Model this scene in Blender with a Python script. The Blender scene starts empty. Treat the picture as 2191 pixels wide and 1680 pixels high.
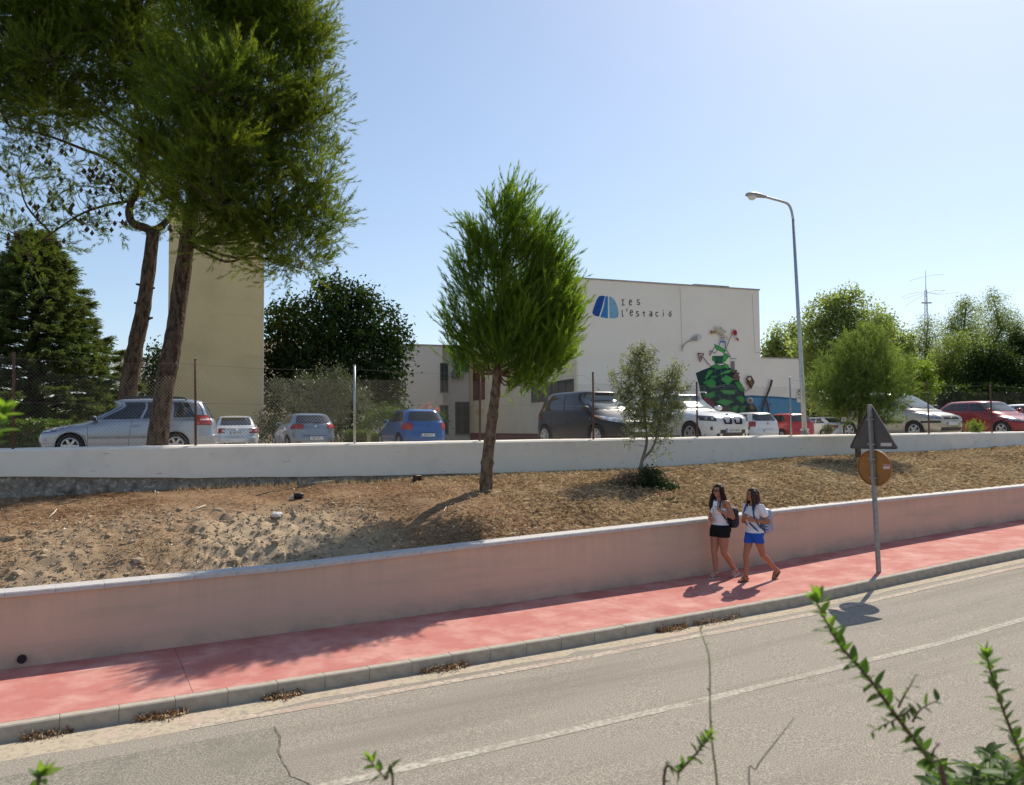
import bpy, bmesh, math, random
import numpy as np
from mathutils import Vector, Matrix

random.seed(7)
RNG = np.random.default_rng(11)
SC = bpy.context.scene
COL = SC.collection
PI = math.pi
CZ = 3.0                                   # eye height above the world origin plane
FPX = 1704.0                               # focal length for a picture 2191 wide (28 mm on 36 mm)
PITCH, ROLL = math.radians(2.52), math.radians(0.5)

# ------------------------------------------------------------------ camera
cam_data = bpy.data.cameras.new('camera')
cam = bpy.data.objects.new('camera', cam_data)
COL.objects.link(cam)
CAM_R = Matrix.Rotation(PI / 2 + PITCH, 3, 'X') @ Matrix.Rotation(-ROLL, 3, 'Z')
cam.matrix_world = Matrix.Translation((0, 0, CZ)) @ CAM_R.to_4x4()
cam_data.lens = 28.0
cam_data.sensor_width = 36.0
cam_data.clip_start = 0.05
cam_data.clip_end = 5000.0
cam_data.dof.use_dof = True
cam_data.dof.focus_distance = 17.0
cam_data.dof.aperture_fstop = 5.0
SC.camera = cam

# ------------------------------------------------------------------ sky, sun, exposure
SUN_EL = math.radians(44.8)
SUN_AZ = math.atan2(0.53, 0.848)          # measured from +Y towards +X
W = bpy.data.worlds.new('World')
SC.world = W
W.use_nodes = True
wn = W.node_tree.nodes
sky = wn.new('ShaderNodeTexSky')
sky.sky_type = 'NISHITA'
sky.sun_disc = False
sky.sun_elevation = SUN_EL
sky.sun_rotation = SUN_AZ
sky.altitude = 300
sky.air_density = 1.0
sky.dust_density = 0.85
sky.ozone_density = 4.0
bg = wn['Background']
bg.inputs['Strength'].default_value = 0.147
skg = wn.new('ShaderNodeGamma')              # the camera's soft rendering of the bright horizon, the same all round
skg.inputs[1].default_value = 0.75
W.node_tree.links.new(sky.outputs[0], skg.inputs[0])
W.node_tree.links.new(skg.outputs[0], bg.inputs[0])
sun_data = bpy.data.lights.new('sun', 'SUN')
sun_data.energy = 3.7
sun_data.angle = math.radians(0.53)
sun_data.color = (1.0, 0.92, 0.80)
sun = bpy.data.objects.new('sun', sun_data)
COL.objects.link(sun)
SUN_DIR = Vector((math.sin(SUN_AZ) * math.cos(SUN_EL), math.cos(SUN_AZ) * math.cos(SUN_EL), math.sin(SUN_EL)))
sun.rotation_euler = SUN_DIR.to_track_quat('Z', 'Y').to_euler()
sun.location = (20, 30, 40)
SC.view_settings.view_transform = 'Standard'
SC.view_settings.look = 'None'
SC.view_settings.gamma = 1.0
SC.view_settings.use_curve_mapping = False
SC.view_settings.exposure = 0.62
SC.render.engine = 'CYCLES'
SC.cycles.max_bounces = 6
SC.cycles.transparent_max_bounces = 4
SC.cycles.caustics_reflective = False
SC.cycles.caustics_refractive = False

# ------------------------------------------------------------------ geometry helpers
def ray(x, y):
    d = CAM_R @ Vector(((x - 1095.5) / FPX, -(y - 840.0) / FPX, -1.0))
    return d / d.y
def at(x, y, Y):
    """the place seen at picture position x, y (2191 wide) standing Y metres ahead"""
    r = ray(x, y) * Y
    return Vector((r.x, r.y, r.z + CZ))

def link(o, parent=None, local=False):
    COL.objects.link(o)
    if parent is not None:
        o.parent = parent
        if not local and parent.parent is None:
            o.matrix_parent_inverse = parent.matrix_basis.inverted()
    return o
def tag(o, label=None, cat=None, group=None, kind=None):
    if label: o['label'] = label
    if cat: o['category'] = cat
    if group: o['group'] = group
    if kind: o['kind'] = kind
    return o
def empty(name, loc, label=None, cat=None, group=None, rz=0.0):
    o = bpy.data.objects.new(name, None)
    o.empty_display_size = 0.2
    o.location = loc
    o.rotation_euler = (0, 0, rz)
    COL.objects.link(o)
    return tag(o, label, cat, group)
def mesh_obj(name, verts, faces, mat, parent=None, smooth=False, local=False):
    me = bpy.data.meshes.new(name)
    me.from_pydata([tuple(v) for v in verts], [], faces)
    me.update()
    if mat is not None:
        for m in (mat if isinstance(mat, (list, tuple)) else [mat]):
            me.materials.append(m)
    if smooth:
        me.polygons.foreach_set('use_smooth', [True] * len(me.polygons))
    return link(bpy.data.objects.new(name, me), parent, local)
def bm_obj(name, bm, mat, parent=None, smooth=False, local=False):
    me = bpy.data.meshes.new(name)
    bm.normal_update()
    bm.to_mesh(me)
    bm.free()
    for m in (mat if isinstance(mat, (list, tuple)) else [mat]):
        me.materials.append(m)
    if smooth:
        me.polygons.foreach_set('use_smooth', [True] * len(me.polygons))
    return link(bpy.data.objects.new(name, me), parent, local)
def soup(name, V, k, mat, parent=None, tint=None, local=False, smooth=False):
    """many loose triangles (k = 3) or quads (k = 4) as one mesh"""
    V = np.ascontiguousarray(V, dtype=np.float32).reshape(-1, 3)
    n = len(V)
    me = bpy.data.meshes.new(name)
    me.vertices.add(n)
    me.vertices.foreach_set('co', V.ravel())
    me.loops.add(n)
    me.loops.foreach_set('vertex_index', np.arange(n, dtype=np.int32))
    me.polygons.add(n // k)
    me.polygons.foreach_set('loop_start', np.arange(0, n, k, dtype=np.int32))
    if tint is not None:
        a = me.attributes.new('tint', 'FLOAT', 'POINT')
        a.data.foreach_set('value', np.repeat(np.asarray(tint, dtype=np.float32), k))
    me.update(calc_edges=True)
    me.materials.append(mat)
    if smooth:
        me.polygons.foreach_set('use_smooth', [True] * len(me.polygons))
    return link(bpy.data.objects.new(name, me), parent, local)
def add_box(bm, c, s, rot=None, mi=0, bevel=0.0):
    r = bmesh.ops.create_cube(bm, size=1.0)
    M = Matrix.Translation(c) @ (rot.to_4x4() if rot is not None else Matrix.Identity(4)) @ Matrix.Diagonal((s[0], s[1], s[2], 1))
    bmesh.ops.transform(bm, matrix=M, verts=r['verts'])
    fs = set(f for v in r['verts'] for f in v.link_faces)
    for f in fs: f.material_index = mi
    if bevel > 0:
        es = list(set(e for v in r['verts'] for e in v.link_edges))
        bmesh.ops.bevel(bm, geom=es, offset=bevel, segments=1, affect='EDGES', profile=0.5)
    return r['verts']
def box_obj(name, c, s, mat, parent=None, rot=None, bevel=0.0, local=False):
    bm = bmesh.new()
    add_box(bm, c, s, rot, 0, bevel)
    return bm_obj(name, bm, mat, parent, local=local)
def tube_data(paths, sides=6, cap=True):
    """tubes along polylines: paths = [(points, radii)]; returns verts, faces"""
    vs, fs = [], []
    for pts, rad in paths:
        pts = [Vector(p) for p in pts]
        if not hasattr(rad, '__len__'): rad = [rad] * len(pts)
        up = None
        base = len(vs)
        for i, p in enumerate(pts):
            t = (pts[min(i + 1, len(pts) - 1)] - pts[max(i - 1, 0)])
            if t.length < 1e-9: t = Vector((0, 0, 1))
            t.normalize()
            if up is None:
                up = t.orthogonal().normalized()
            else:
                up = (up - t * up.dot(t))
                up = up.normalized() if up.length > 1e-6 else t.orthogonal().normalized()
            b = t.cross(up)
            for k in range(sides):
                a = 2 * PI * k / sides
                vs.append(p + (up * math.cos(a) + b * math.sin(a)) * rad[i])
        n = len(pts)
        for i in range(n - 1):
            for k in range(sides):
                k2 = (k + 1) % sides
                fs.append((base + i * sides + k, base + i * sides + k2, base + (i + 1) * sides + k2, base + (i + 1) * sides + k))
        if cap:
            fs.append(tuple(base + k for k in reversed(range(sides))))
            fs.append(tuple(base + (n - 1) * sides + k for k in range(sides)))
    return vs, fs
def tube_obj(name, paths, mat, parent=None, sides=6, smooth=True, local=False):
    v, f = tube_data(paths, sides)
    return mesh_obj(name, v, f, mat, parent, smooth, local)
def prism_obj(name, poly, h0, h1, mat, parent=None):
    """vertical prism over a plan polygon (counter-clockwise)"""
    n = len(poly)
    v = [(p[0], p[1], h0) for p in poly] + [(p[0], p[1], h1) for p in poly]
    f = [tuple(reversed(range(n))), tuple(range(n, 2 * n))] + [(i, (i + 1) % n, n + (i + 1) % n, n + i) for i in range(n)]
    return mesh_obj(name, v, f, mat, parent)
def smooth_path(pts, n=6):
    """Catmull-Rom through the points"""
    pts = [Vector(p) for p in pts]
    P = [pts[0] * 2 - pts[1]] + pts + [pts[-1] * 2 - pts[-2]]
    out = []
    for i in range(1, len(P) - 2):
        for k in range(n):
            t = k / n
            a, b, c, d = P[i - 1], P[i], P[i + 1], P[i + 2]
            out.append(0.5 * ((2 * b) + (c - a) * t + (2 * a - 5 * b + 4 * c - d) * t * t + (3 * b - a - 3 * c + d) * t ** 3))
    out.append(pts[-1])
    return out
def vnoise(x, y, seed=0):
    """smooth value noise on arrays"""
    x = np.asarray(x, float); y = np.asarray(y, float)
    xi = np.floor(x).astype(np.int64); yi = np.floor(y).astype(np.int64)
    xf = x - xi; yf = y - yi
    def h(a, b):
        n = (a * 374761393 + b * 668265263 + seed * 974634777) & 0x7fffffff
        n = ((n ^ (n >> 13)) * 1274126177) & 0x7fffffff
        return ((n ^ (n >> 16)) & 0xffff) / 65535.0
    u = xf * xf * (3 - 2 * xf); v = yf * yf * (3 - 2 * yf)
    return (h(xi, yi) * (1 - u) + h(xi + 1, yi) * u) * (1 - v) + (h(xi, yi + 1) * (1 - u) + h(xi + 1, yi + 1) * u) * v - 0.5
def fbm(x, y, oct=4, seed=0):
    s = 0; a = 1.0
    for o in range(oct):
        s = s + a * vnoise(x * 2 ** o, y * 2 ** o, seed + o)
        a *= 0.5
    return s

# ------------------------------------------------------------------ materials
def mat(name, col, rough=0.6, metal=0.0, spec=0.5, var=None, bump=None, coat=0.0, var2=None, coords='Object'):
    """principled surface; var = (colour, scale, detail, lo, hi) mixes in a noise colour; bump = (scale, strength, distance)"""
    m = bpy.data.materials.new(name)
    m.use_nodes = True
    nt = m.node_tree
    b = nt.nodes['Principled BSDF']
    b.inputs['Base Color'].default_value = (*col, 1)
    b.inputs['Roughness'].default_value = rough
    b.inputs['Metallic'].default_value = metal
    b.inputs['Specular IOR Level'].default_value = spec
    if coat: b.inputs['Coat Weight'].default_value = coat; b.inputs['Coat Roughness'].default_value = 0.04
    if var or bump or var2:
        tc = nt.nodes.new('ShaderNodeTexCoord')
        co = tc.outputs[coords]
    prev = None
    for k, vv in enumerate((var, var2)):
        if not vv: continue
        c2, sc, det, lo, hi = vv[:5]
        src = co
        if len(vv) > 5:
            mp = nt.nodes.new('ShaderNodeMapping')
            mp.inputs['Scale'].default_value = vv[5]
            if len(vv) > 6: mp.vector_type = 'TEXTURE'; mp.inputs['Rotation'].default_value = (0, 0, vv[6])
            nt.links.new(co, mp.inputs[0]); src = mp.outputs[0]
        nz = nt.nodes.new('ShaderNodeTexNoise')
        nz.inputs['Scale'].default_value = sc
        nz.inputs['Detail'].default_value = det
        nz.inputs['Roughness'].default_value = 0.62
        nt.links.new(src, nz.inputs['Vector'])
        mr = nt.nodes.new('ShaderNodeMapRange')
        mr.inputs[1].default_value = lo
        mr.inputs[2].default_value = hi
        nt.links.new(nz.outputs[0], mr.inputs[0])
        mx = nt.nodes.new('ShaderNodeMix')
        mx.data_type = 'RGBA'
        nt.links.new(mr.outputs[0], mx.inputs[0])
        if prev is None: mx.inputs[6].default_value = (*col, 1)
        else: nt.links.new(prev, mx.inputs[6])
        mx.inputs[7].default_value = (*c2, 1)
        prev = mx.outputs[2]
    if prev is not None:
        nt.links.new(prev, b.inputs['Base Color'])
    if bump:
        nz = nt.nodes.new('ShaderNodeTexNoise')
        nz.inputs['Scale'].default_value = bump[0]
        nz.inputs['Detail'].default_value = 5
        nt.links.new(co, nz.inputs['Vector'])
        bp = nt.nodes.new('ShaderNodeBump')
        bp.inputs['Strength'].default_value = bump[1]
        bp.inputs['Distance'].default_value = bump[2]
        nt.links.new(nz.outputs[0], bp.inputs['Height'])
        nt.links.new(bp.outputs[0], b.inputs['Normal'])
    return m
def leaf_mat(name, c0, c1, c2=None, trans=0.4, rough=0.45, spec=0.35, tcol=None):
    """leaf surface: colour from each leaf's own tint, part of the light passes through"""
    m = bpy.data.materials.new(name)
    m.use_nodes = True
    nt = m.node_tree
    b = nt.nodes['Principled BSDF']
    b.inputs['Roughness'].default_value = rough
    b.inputs['Specular IOR Level'].default_value = spec
    at_ = nt.nodes.new('ShaderNodeAttribute'); at_.attribute_name = 'tint'
    cr = nt.nodes.new('ShaderNodeValToRGB')
    e = cr.color_ramp.elements
    e[0].color = (*c0, 1); e[1].color = (*(c2 or c1), 1)
    if c2:
        k = e.new(0.6); k.color = (*c1, 1)
    nt.links.new(at_.outputs['Fac'], cr.inputs[0])
    nt.links.new(cr.outputs[0], b.inputs['Base Color'])
    t = nt.nodes.new('ShaderNodeBsdfTranslucent')
    g = nt.nodes.new('ShaderNodeMix'); g.data_type = 'RGBA'; g.blend_type = 'MULTIPLY'
    g.inputs[0].default_value = 1.0
    g.inputs[7].default_value = (*(tcol or (1.5, 1.6, 0.7)), 1)
    nt.links.new(cr.outputs[0], g.inputs[6])
    nt.links.new(g.outputs[2], t.inputs[0])
    mx = nt.nodes.new('ShaderNodeMixShader')
    mx.inputs[0].default_value = trans
    nt.links.new(b.outputs[0], mx.inputs[1])
    nt.links.new(t.outputs[0], mx.inputs[2])
    nt.links.new(mx.outputs[0], nt.nodes['Material Output'].inputs[0])
    return m
def tint_mat(name, stops, rough=0.8, trans=0.0):
    m = bpy.data.materials.new(name)
    m.use_nodes = True
    nt = m.node_tree
    b = nt.nodes['Principled BSDF']
    b.inputs['Roughness'].default_value = rough
    b.inputs['Specular IOR Level'].default_value = 0.2
    at_ = nt.nodes.new('ShaderNodeAttribute'); at_.attribute_name = 'tint'
    cr = nt.nodes.new('ShaderNodeValToRGB')
    e = cr.color_ramp.elements
    e[0].position = stops[0][0]; e[0].color = (*stops[0][1], 1)
    e[1].position = stops[-1][0]; e[1].color = (*stops[-1][1], 1)
    for p, c in stops[1:-1]:
        k = e.new(p); k.color = (*c, 1)
    nt.links.new(at_.outputs['Fac'], cr.inputs[0])
    nt.links.new(cr.outputs[0], b.inputs['Base Color'])
    if trans > 0:
        t = nt.nodes.new('ShaderNodeBsdfTranslucent')
        nt.links.new(cr.outputs[0], t.inputs[0])
        mx = nt.nodes.new('ShaderNodeMixShader'); mx.inputs[0].default_value = trans
        nt.links.new(b.outputs[0], mx.inputs[1]); nt.links.new(t.outputs[0], mx.inputs[2])
        nt.links.new(mx.outputs[0], nt.nodes['Material Output'].inputs[0])
    return m

M_asphalt = mat('asphalt', (0.225, 0.197, 0.158), 0.9, spec=0.12, var=((0.42, 0.375, 0.31), 75, 6, 0.45, 0.60), var2=((0.20, 0.172, 0.138), 1.0, 6, 0.48, 0.78, (7.0, 0.55, 1), 0.492), bump=(240, 0.5, 0.006))
M_patch = mat('asphalt_old', (0.185, 0.168, 0.135), 0.9, spec=0.1, var=((0.36, 0.325, 0.265), 65, 6, 0.45, 0.60), var2=((0.16, 0.145, 0.115), 1.6, 5, 0.5, 0.8), bump=(200, 0.5, 0.007))
M_paint = mat('road_paint_worn', (0.48, 0.44, 0.36), 0.85, spec=0.1, var=((0.30, 0.265, 0.215), 22, 8, 0.40, 0.60), var2=((0.30, 0.265, 0.215), 1.7, 4, 0.48, 0.75), bump=(120, 0.3, 0.004))
M_edgepaint = mat('edge_paint_worn', (0.54, 0.455, 0.35), 0.85, spec=0.1, var=((0.32, 0.27, 0.215), 16, 8, 0.40, 0.58), var2=((0.40, 0.30, 0.235), 1.6, 5, 0.42, 0.68), bump=(120, 0.3, 0.004))
M_dust = mat('gutter_dust', (0.46, 0.39, 0.28), 0.95, spec=0.1, var=((0.30, 0.255, 0.20), 18, 6, 0.46, 0.66), var2=((0.50, 0.36, 0.29), 2.2, 4, 0.5, 0.68), bump=(60, 0.5, 0.01))
M_pave = mat('red_concrete', (0.465, 0.18, 0.15), 0.88, spec=0.12, var=((0.58, 0.315, 0.262), 2.0, 8, 0.42, 0.68, (1, 1, 1)), var2=((0.40, 0.14, 0.115), 3.5, 8, 0.55, 0.78), bump=(90, 0.25, 0.004))
M_kerb = mat('kerb_concrete', (0.43, 0.375, 0.30), 0.9, spec=0.12, var=((0.33, 0.285, 0.225), 9, 6, 0.45, 0.72), bump=(150, 0.3, 0.003))
M_mortar = mat('mortar_dark', (0.12, 0.105, 0.09), 0.95, spec=0.1)
M_render = mat('salmon_render', (0.66, 0.455, 0.335), 0.9, spec=0.1, var=((0.60, 0.425, 0.315), 1.1, 6, 0.42, 0.72), var2=((0.52, 0.40, 0.295), 1.6, 6, 0.52, 0.75, (0.35, 0.35, 3.0)), bump=(120, 0.25, 0.003))
M_coping = mat('coping_stone', (0.52, 0.49, 0.46), 0.75, spec=0.3, var=((0.43, 0.40, 0.37), 12, 5, 0.45, 0.7), bump=(120, 0.2, 0.002))
M_white = mat('whitewash', (0.83, 0.755, 0.65), 0.9, spec=0.1, var=((0.75, 0.68, 0.58), 2.5, 7, 0.48, 0.72), var2=((0.44, 0.37, 0.29), 4, 8, 0.64, 0.70, (0.6, 0.6, 4.5)), bump=(30, 0.35, 0.01))
M_rubble = mat('rubble_footing', (0.27, 0.22, 0.17), 0.95, spec=0.1, var=((0.46, 0.40, 0.33), 14, 4, 0.52, 0.62), var2=((0.12, 0.10, 0.085), 5, 5, 0.5, 0.7), bump=(25, 0.8, 0.03))
M_soil = mat('dry_soil', (0.33, 0.235, 0.15), 0.95, spec=0.1, var=((0.43, 0.33, 0.22), 0.9, 6, 0.42, 0.66), var2=((0.22, 0.14, 0.085), 7, 8, 0.5, 0.72), bump=(40, 0.7, 0.02))
M_lot = mat('car_park_ground', (0.40, 0.355, 0.29), 0.95, spec=0.1, var=((0.48, 0.425, 0.345), 1.2, 6, 0.4, 0.7), bump=(30, 0.4, 0.01))
M_verge = mat('verge_soil', (0.25, 0.20, 0.13), 0.95, spec=0.1, var=((0.15, 0.14, 0.07), 6, 6, 0.45, 0.65), bump=(30, 0.7, 0.02))
M_far = mat('distant_ground', (0.26, 0.22, 0.14), 0.95, spec=0.1, var=((0.14, 0.15, 0.07), 0.05, 6, 0.42, 0.6))
M_rust = mat('rusty_steel', (0.13, 0.065, 0.045), 0.85, spec=0.3, var=((0.22, 0.10, 0.05), 20, 5, 0.5, 0.7))
M_galv = mat('galvanised_steel', (0.50, 0.50, 0.50), 0.42, metal=0.75, var=((0.36, 0.36, 0.36), 14, 4, 0.45, 0.7))
M_galv2 = mat('weathered_galvanised', (0.30, 0.29, 0.28), 0.6, metal=0.3, var=((0.22, 0.20, 0.185), 10, 5, 0.45, 0.7))
M_wire = mat('fence_wire', (0.19, 0.165, 0.14), 0.6, metal=0.5)
M_facade = mat('facade_plaster', (0.84, 0.765, 0.66), 0.9, spec=0.1, var=((0.79, 0.715, 0.61), 0.5, 6, 0.45, 0.75), bump=(8, 0.2, 0.01))
M_beige = mat('beige_plaster', (0.83, 0.70, 0.51), 0.9, spec=0.15, var=((0.68, 0.58, 0.44), 0.6, 6, 0.45, 0.75))
M_tower = mat('tower_plaster', (0.76, 0.59, 0.325), 0.9, spec=0.08, var=((0.66, 0.505, 0.275), 0.45, 6, 0.45, 0.7), var2=((0.63, 0.485, 0.262), 0.8, 7, 0.58, 0.75, (0.5, 0.5, 3)), bump=(25, 0.25, 0.01))
M_plinth = mat('plinth_red', (0.17, 0.05, 0.045), 0.8)
M_louvre = mat('louvre_red', (0.17, 0.055, 0.04), 0.7)
M_frame = mat('window_frame_dark', (0.06, 0.075, 0.06), 0.5)
M_glassb = mat('building_glass', (0.03, 0.04, 0.045), 0.08, spec=0.6)
M_greenglass = mat('green_blind', (0.03, 0.22, 0.12), 0.4)
M_roofedge = mat('roof_edge', (0.40, 0.36, 0.33), 0.8, var=((0.28, 0.25, 0.22), 3, 5, 0.45, 0.7))
M_bark = mat('pine_bark', (0.115, 0.08, 0.056), 0.95, spec=0.05, var=((0.035, 0.024, 0.018), 9, 6, 0.42, 0.6, (1.6, 1.6, 0.45)), bump=(14, 1.0, 0.05))
M_bark2 = mat('young_bark', (0.21, 0.15, 0.10), 0.95, spec=0.05, var=((0.085, 0.058, 0.04), 14, 6, 0.42, 0.62, (1, 1, 0.6)), bump=(25, 0.8, 0.03))
M_bark3 = mat('grey_bark', (0.26, 0.23, 0.19), 0.9, spec=0.1, var=((0.15, 0.13, 0.10), 12, 5, 0.42, 0.62))
M_twig = mat('twig', (0.15, 0.115, 0.085), 0.9, spec=0.15)
M_black = mat('black_plastic', (0.012, 0.012, 0.013), 0.55, spec=0.4)
M_ink = mat('black_paint', (0.02, 0.02, 0.02), 0.8)

# ------------------------------------------------------------------ road frame: s along the road, o across it towards the viewer
RD = Vector((0.88122, 0.47270)); RN = Vector((0.47270, -0.88122)); W0 = Vector((3.2407, 13.9))
S_K = [-400, -30, -10, -7, -4, 0, 2.5, 4.6, 9.7, 40, 400]
Z_K = [-2.9, -2.72, -2.668, -2.662, -2.645, -2.585, -2.475, -2.39, -2.215, -1.2, 8]
T_K = [-1.90, -1.84, -1.805, -1.793, -1.703, -1.612, -1.553, -1.512, -1.44, -0.55, 9]
def zpav(s): return np.interp(s, S_K, Z_K) + CZ
def ztop(s): return np.interp(s, S_K, T_K) + CZ
def rp(s, o): 
    p = W0 + RD * s + RN * o
    return p.x, p.y
def strip(name, s_arr, o_fun_list, dz, m, parent=None, smooth=True, kind='structure'):
    """a ribbon along the road; o_fun_list = list of (offset function or number, dz)"""
    vs, fs = [], []
    n = len(o_fun_list)
    for s in s_arr:
        for o, z in o_fun_list:
            oo = o(s) if callable(o) else o
            x, y = rp(s, oo)
            vs.append((x, y, float(zpav(s)) + z + dz))
    for i in range(len(s_arr) - 1):
        for k in range(n - 1):
            a = i * n + k
            fs.append((a, a + 1, a + n + 1, a + n))
    o = mesh_obj(name, vs, fs, m, parent, smooth)
    if kind: o['kind'] = kind
    # normals up
    me = o.data
    if me.polygons[0].normal.z < 0:
        me.flip_normals()
    return o
srange = lambda a, b, st: [a + st * i for i in range(int(round((b - a) / st)) + 1)]

# fence frame: t along the boundary wall
FD = Vector((0.8947, 0.4468)); FN = Vector((0.4468, -0.8947)); FA = Vector((1.99, 19.0))
def fp(t, o=0.0):
    p = FA + FD * t + FN * o
    return p.x, p.y
# ================================================================== SETTING
gs = 2500
g = mesh_obj('ground', [(-gs, -gs, CZ - 3.6), (gs, -gs, CZ - 3.6), (gs, gs, CZ - 3.6), (-gs, gs, CZ - 3.6)], [(0, 1, 2, 3)], M_far)
tag(g, kind='structure')
s_long = srange(-60, 120, 1.5)
strip('road', s_long, [(2.0, -0.15), (3.0, -0.145), (4.4, -0.13), (5.6, -0.14), (6.9, -0.155)], 0, M_asphalt)
# older asphalt in front on the left, with a ragged edge
ss = [-60, -30, -15, -12, -10, -9, -8.4]
vs, fs = [], []
edge_o = np.linspace(2.9, 6.75, 40)
for o in edge_o:
    e = -7.84 + 0.10 * float(fbm(o * 2.2, 0.3, 4, 5)) + 0.05 * math.sin(o * 3)
    for s in [-60, -40, -25, -16, -12, -9.5, e]:
        x, y = rp(s, o)
        cr = np.interp(o, [2, 3, 4.4, 5.6, 6.9], [-0.15, -0.145, -0.13, -0.14, -0.155])
        vs.append((x, y, float(zpav(s)) + cr + 0.004))
for i in range(len(edge_o) - 1):
    for k in range(6):
        a = i * 7 + k
        fs.append((a, a + 7, a + 8, a + 1))
tag(mesh_obj('road_patch', vs, fs, M_patch), kind='structure')
cv, cf = [], []
for i, o in enumerate(edge_o):
    for k in (0, 1):
        p = Vector(vs[i * 7 + 6]); wd = (0.004 + 0.014 * abs(float(vnoise(o * 3.3, 8.1)))) * (1 if k else -1)
        cv.append((p.x + RD.x * wd, p.y + RD.y * wd, p.z + 0.003))
for i in range(len(edge_o) - 1):
    cf.append((2 * i, 2 * i + 2, 2 * i + 3, 2 * i + 1))
tag(mesh_obj('road_crack', cv, cf, mat('crack_tar', (0.11, 0.097, 0.08), 0.95, spec=0.05, var=((0.2, 0.18, 0.15), 18, 4, 0.42, 0.6))), kind='structure')
s_fine = srange(-24, 60, 0.12)
wob = lambda seed, amp, f: (lambda s: amp * float(fbm(s * f, seed * 3.1, 4, seed)))
w1 = wob(3, 0.10, 0.8); w2 = wob(4, 0.02, 3.0); w3 = wob(6, 0.02, 3.0)
strip('gutter', s_fine, [(2.02, -0.145), (lambda s: 2.30 + 0.22 * max(0, min(1, (-7.2 - s) / 1.2)) + w1(s), -0.1465)], 0, M_dust)
strip('edge_line', [s for s in s_fine if s > -8.6], [(lambda s: 2.43 + w2(s), -0.1445), (lambda s: 2.56 + w3(s), -0.1435)], 0.0, M_edgepaint)
strip('centre_line', [s for s in s_fine if s > -22], [(4.34, -0.1275), (4.46, -0.1275)], 0.0, M_paint)

# kerb: a mortar bed with single stones
kb = strip('kerb', srange(-24, 60, 1.0), [(2.035, -0.16), (2.03, -0.012), (1.93, -0.012)], 0, M_mortar)
def stone_mesh(name, L, prof, m):
    """prism of a cross profile [(across, up)] with small chamfered ends"""
    n = len(prof)
    cx = sum(p[0] for p in prof) / n; cz = sum(p[1] for p in prof) / n
    v = []
    for x, k in ((-L / 2, 0.97), (-L / 2 + 0.004, 1), (L / 2 - 0.004, 1), (L / 2, 0.97)):
        for a, b in prof:
            v.append((x, cx + (a - cx) * k, cz + (b - cz) * k))
    f = [tuple(range(n)), tuple(reversed(range(3 * n, 4 * n)))]
    for i in range(3):
        for k in range(n):
            k2 = (k + 1) % n
            f.append((i * n + k, (i + 1) * n + k, (i + 1) * n + k2, i * n + k2))
    me = bpy.data.meshes.new(name)
    me.from_pydata(v, [], f)
    bm = bmesh.new(); bm.from_mesh(me); bmesh.ops.recalc_face_normals(bm, faces=bm.faces[:]); bm.to_mesh(me); bm.free()
    me.materials.append(m)
    return me
def place_along(name, me, s0, s1, step, o, zf, parent, jitter=0.002):
    k = 0
    s = s0
    while s < s1 and k < 300:
        ob = bpy.data.objects.new(name, me)
        sc = s + step / 2
        x, y = rp(sc, o)
        dz = (float(zf(sc + 0.25)) - float(zf(sc - 0.25))) / 0.5
        X = Vector((RD.x, RD.y, dz)).normalized(); Yv = Vector((RN.x, RN.y, 0)); Z = X.cross(Yv)
        if Z.z < 0: Z = -Z; 
        Mx = Matrix((X, Yv, Z)).transposed().to_4x4()
        Mx.translation = (x, y, float(zf(sc)) + random.uniform(-jitter, jitter))
        ob.matrix_world = Mx
        COL.objects.link(ob)
        ob.parent = parent
        ob.matrix_parent_inverse = parent.matrix_basis.inverted()
        s += step; k += 1
kst = stone_mesh('kerb_stone', 0.496, [(-0.055, -0.2), (0.062, -0.2), (0.058, -0.012), (0.046, 0.0), (-0.055, 0.0)], M_kerb)
place_along('kerb_stone', kst, -14.1, 34, 0.5, 1.985, lambda s: zpav(s) + 0.0, kb)

# pavement of large cast slabs
pv = strip('pavement', srange(-24, 60, 1.0), [(0.0, -0.05), (1.95, -0.05)], 0, M_mortar)
joints = [-24, -14.4, -8.42, -2.45, 3.6, 9.7, 15.8, 22, 28, 34, 47, 60]
for a, b in zip(joints[:-1], joints[1:]):
    sl = [a + 0.0025 + (b - a - 0.005) * i / 24 for i in range(25)]
    vs, fs = [], []
    for s in sl:
        for o, z in ((0.002, -0.045), (0.002, 0.0), (0.6, 0.001), (1.3, 0.0), (1.922, -0.002), (1.922, -0.045)):
            x, y = rp(s, o); vs.append((x, y, float(zpav(s)) + z))
    for i in range(24):
        for k in range(5):
            c = i * 6 + k
            fs.append((c, c + 1, c + 7, c + 6))
    fs.append((0, 5, 4, 3, 2, 1)); fs.append(tuple(24 * 6 + k for k in range(6)))
    mesh_obj('paving_slab', vs, fs, M_pave, pv)

# retaining wall beside the pavement
rw = empty('retaining_wall', (*rp(0, -0.1), float(zpav(0))), 'long salmon rendered retaining wall along the red pavement with pale coping stones', 'wall')
vs, fs, hb_ = [], [], []
sl = srange(-24, 60, 0.25)
rows = [0, 0.03, 0.08, 0.14, 0.22, 0.35, 0.6, 0.85, 0.97, 1.0]
for s in sl:
    zt_ = float(ztop(s)) - 0.055; zb_ = float(zpav(s)) - 0.02
    for q in rows:
        x, y = rp(s, 0.0); vs.append((x, y, zb_ + (zt_ - zb_) * q)); hb_.append(q)
    for z in (zt_, zb_ - 0.3):
        x, y = rp(s, -0.2); vs.append((x, y, z)); hb_.append(1.0)
nr = len(rows) + 2
for i in range(len(sl) - 1):
    for k in range(nr - 1):
        a = i * nr + k
        fs.append((a, a + nr, a + nr + 1, a + 1))
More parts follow.
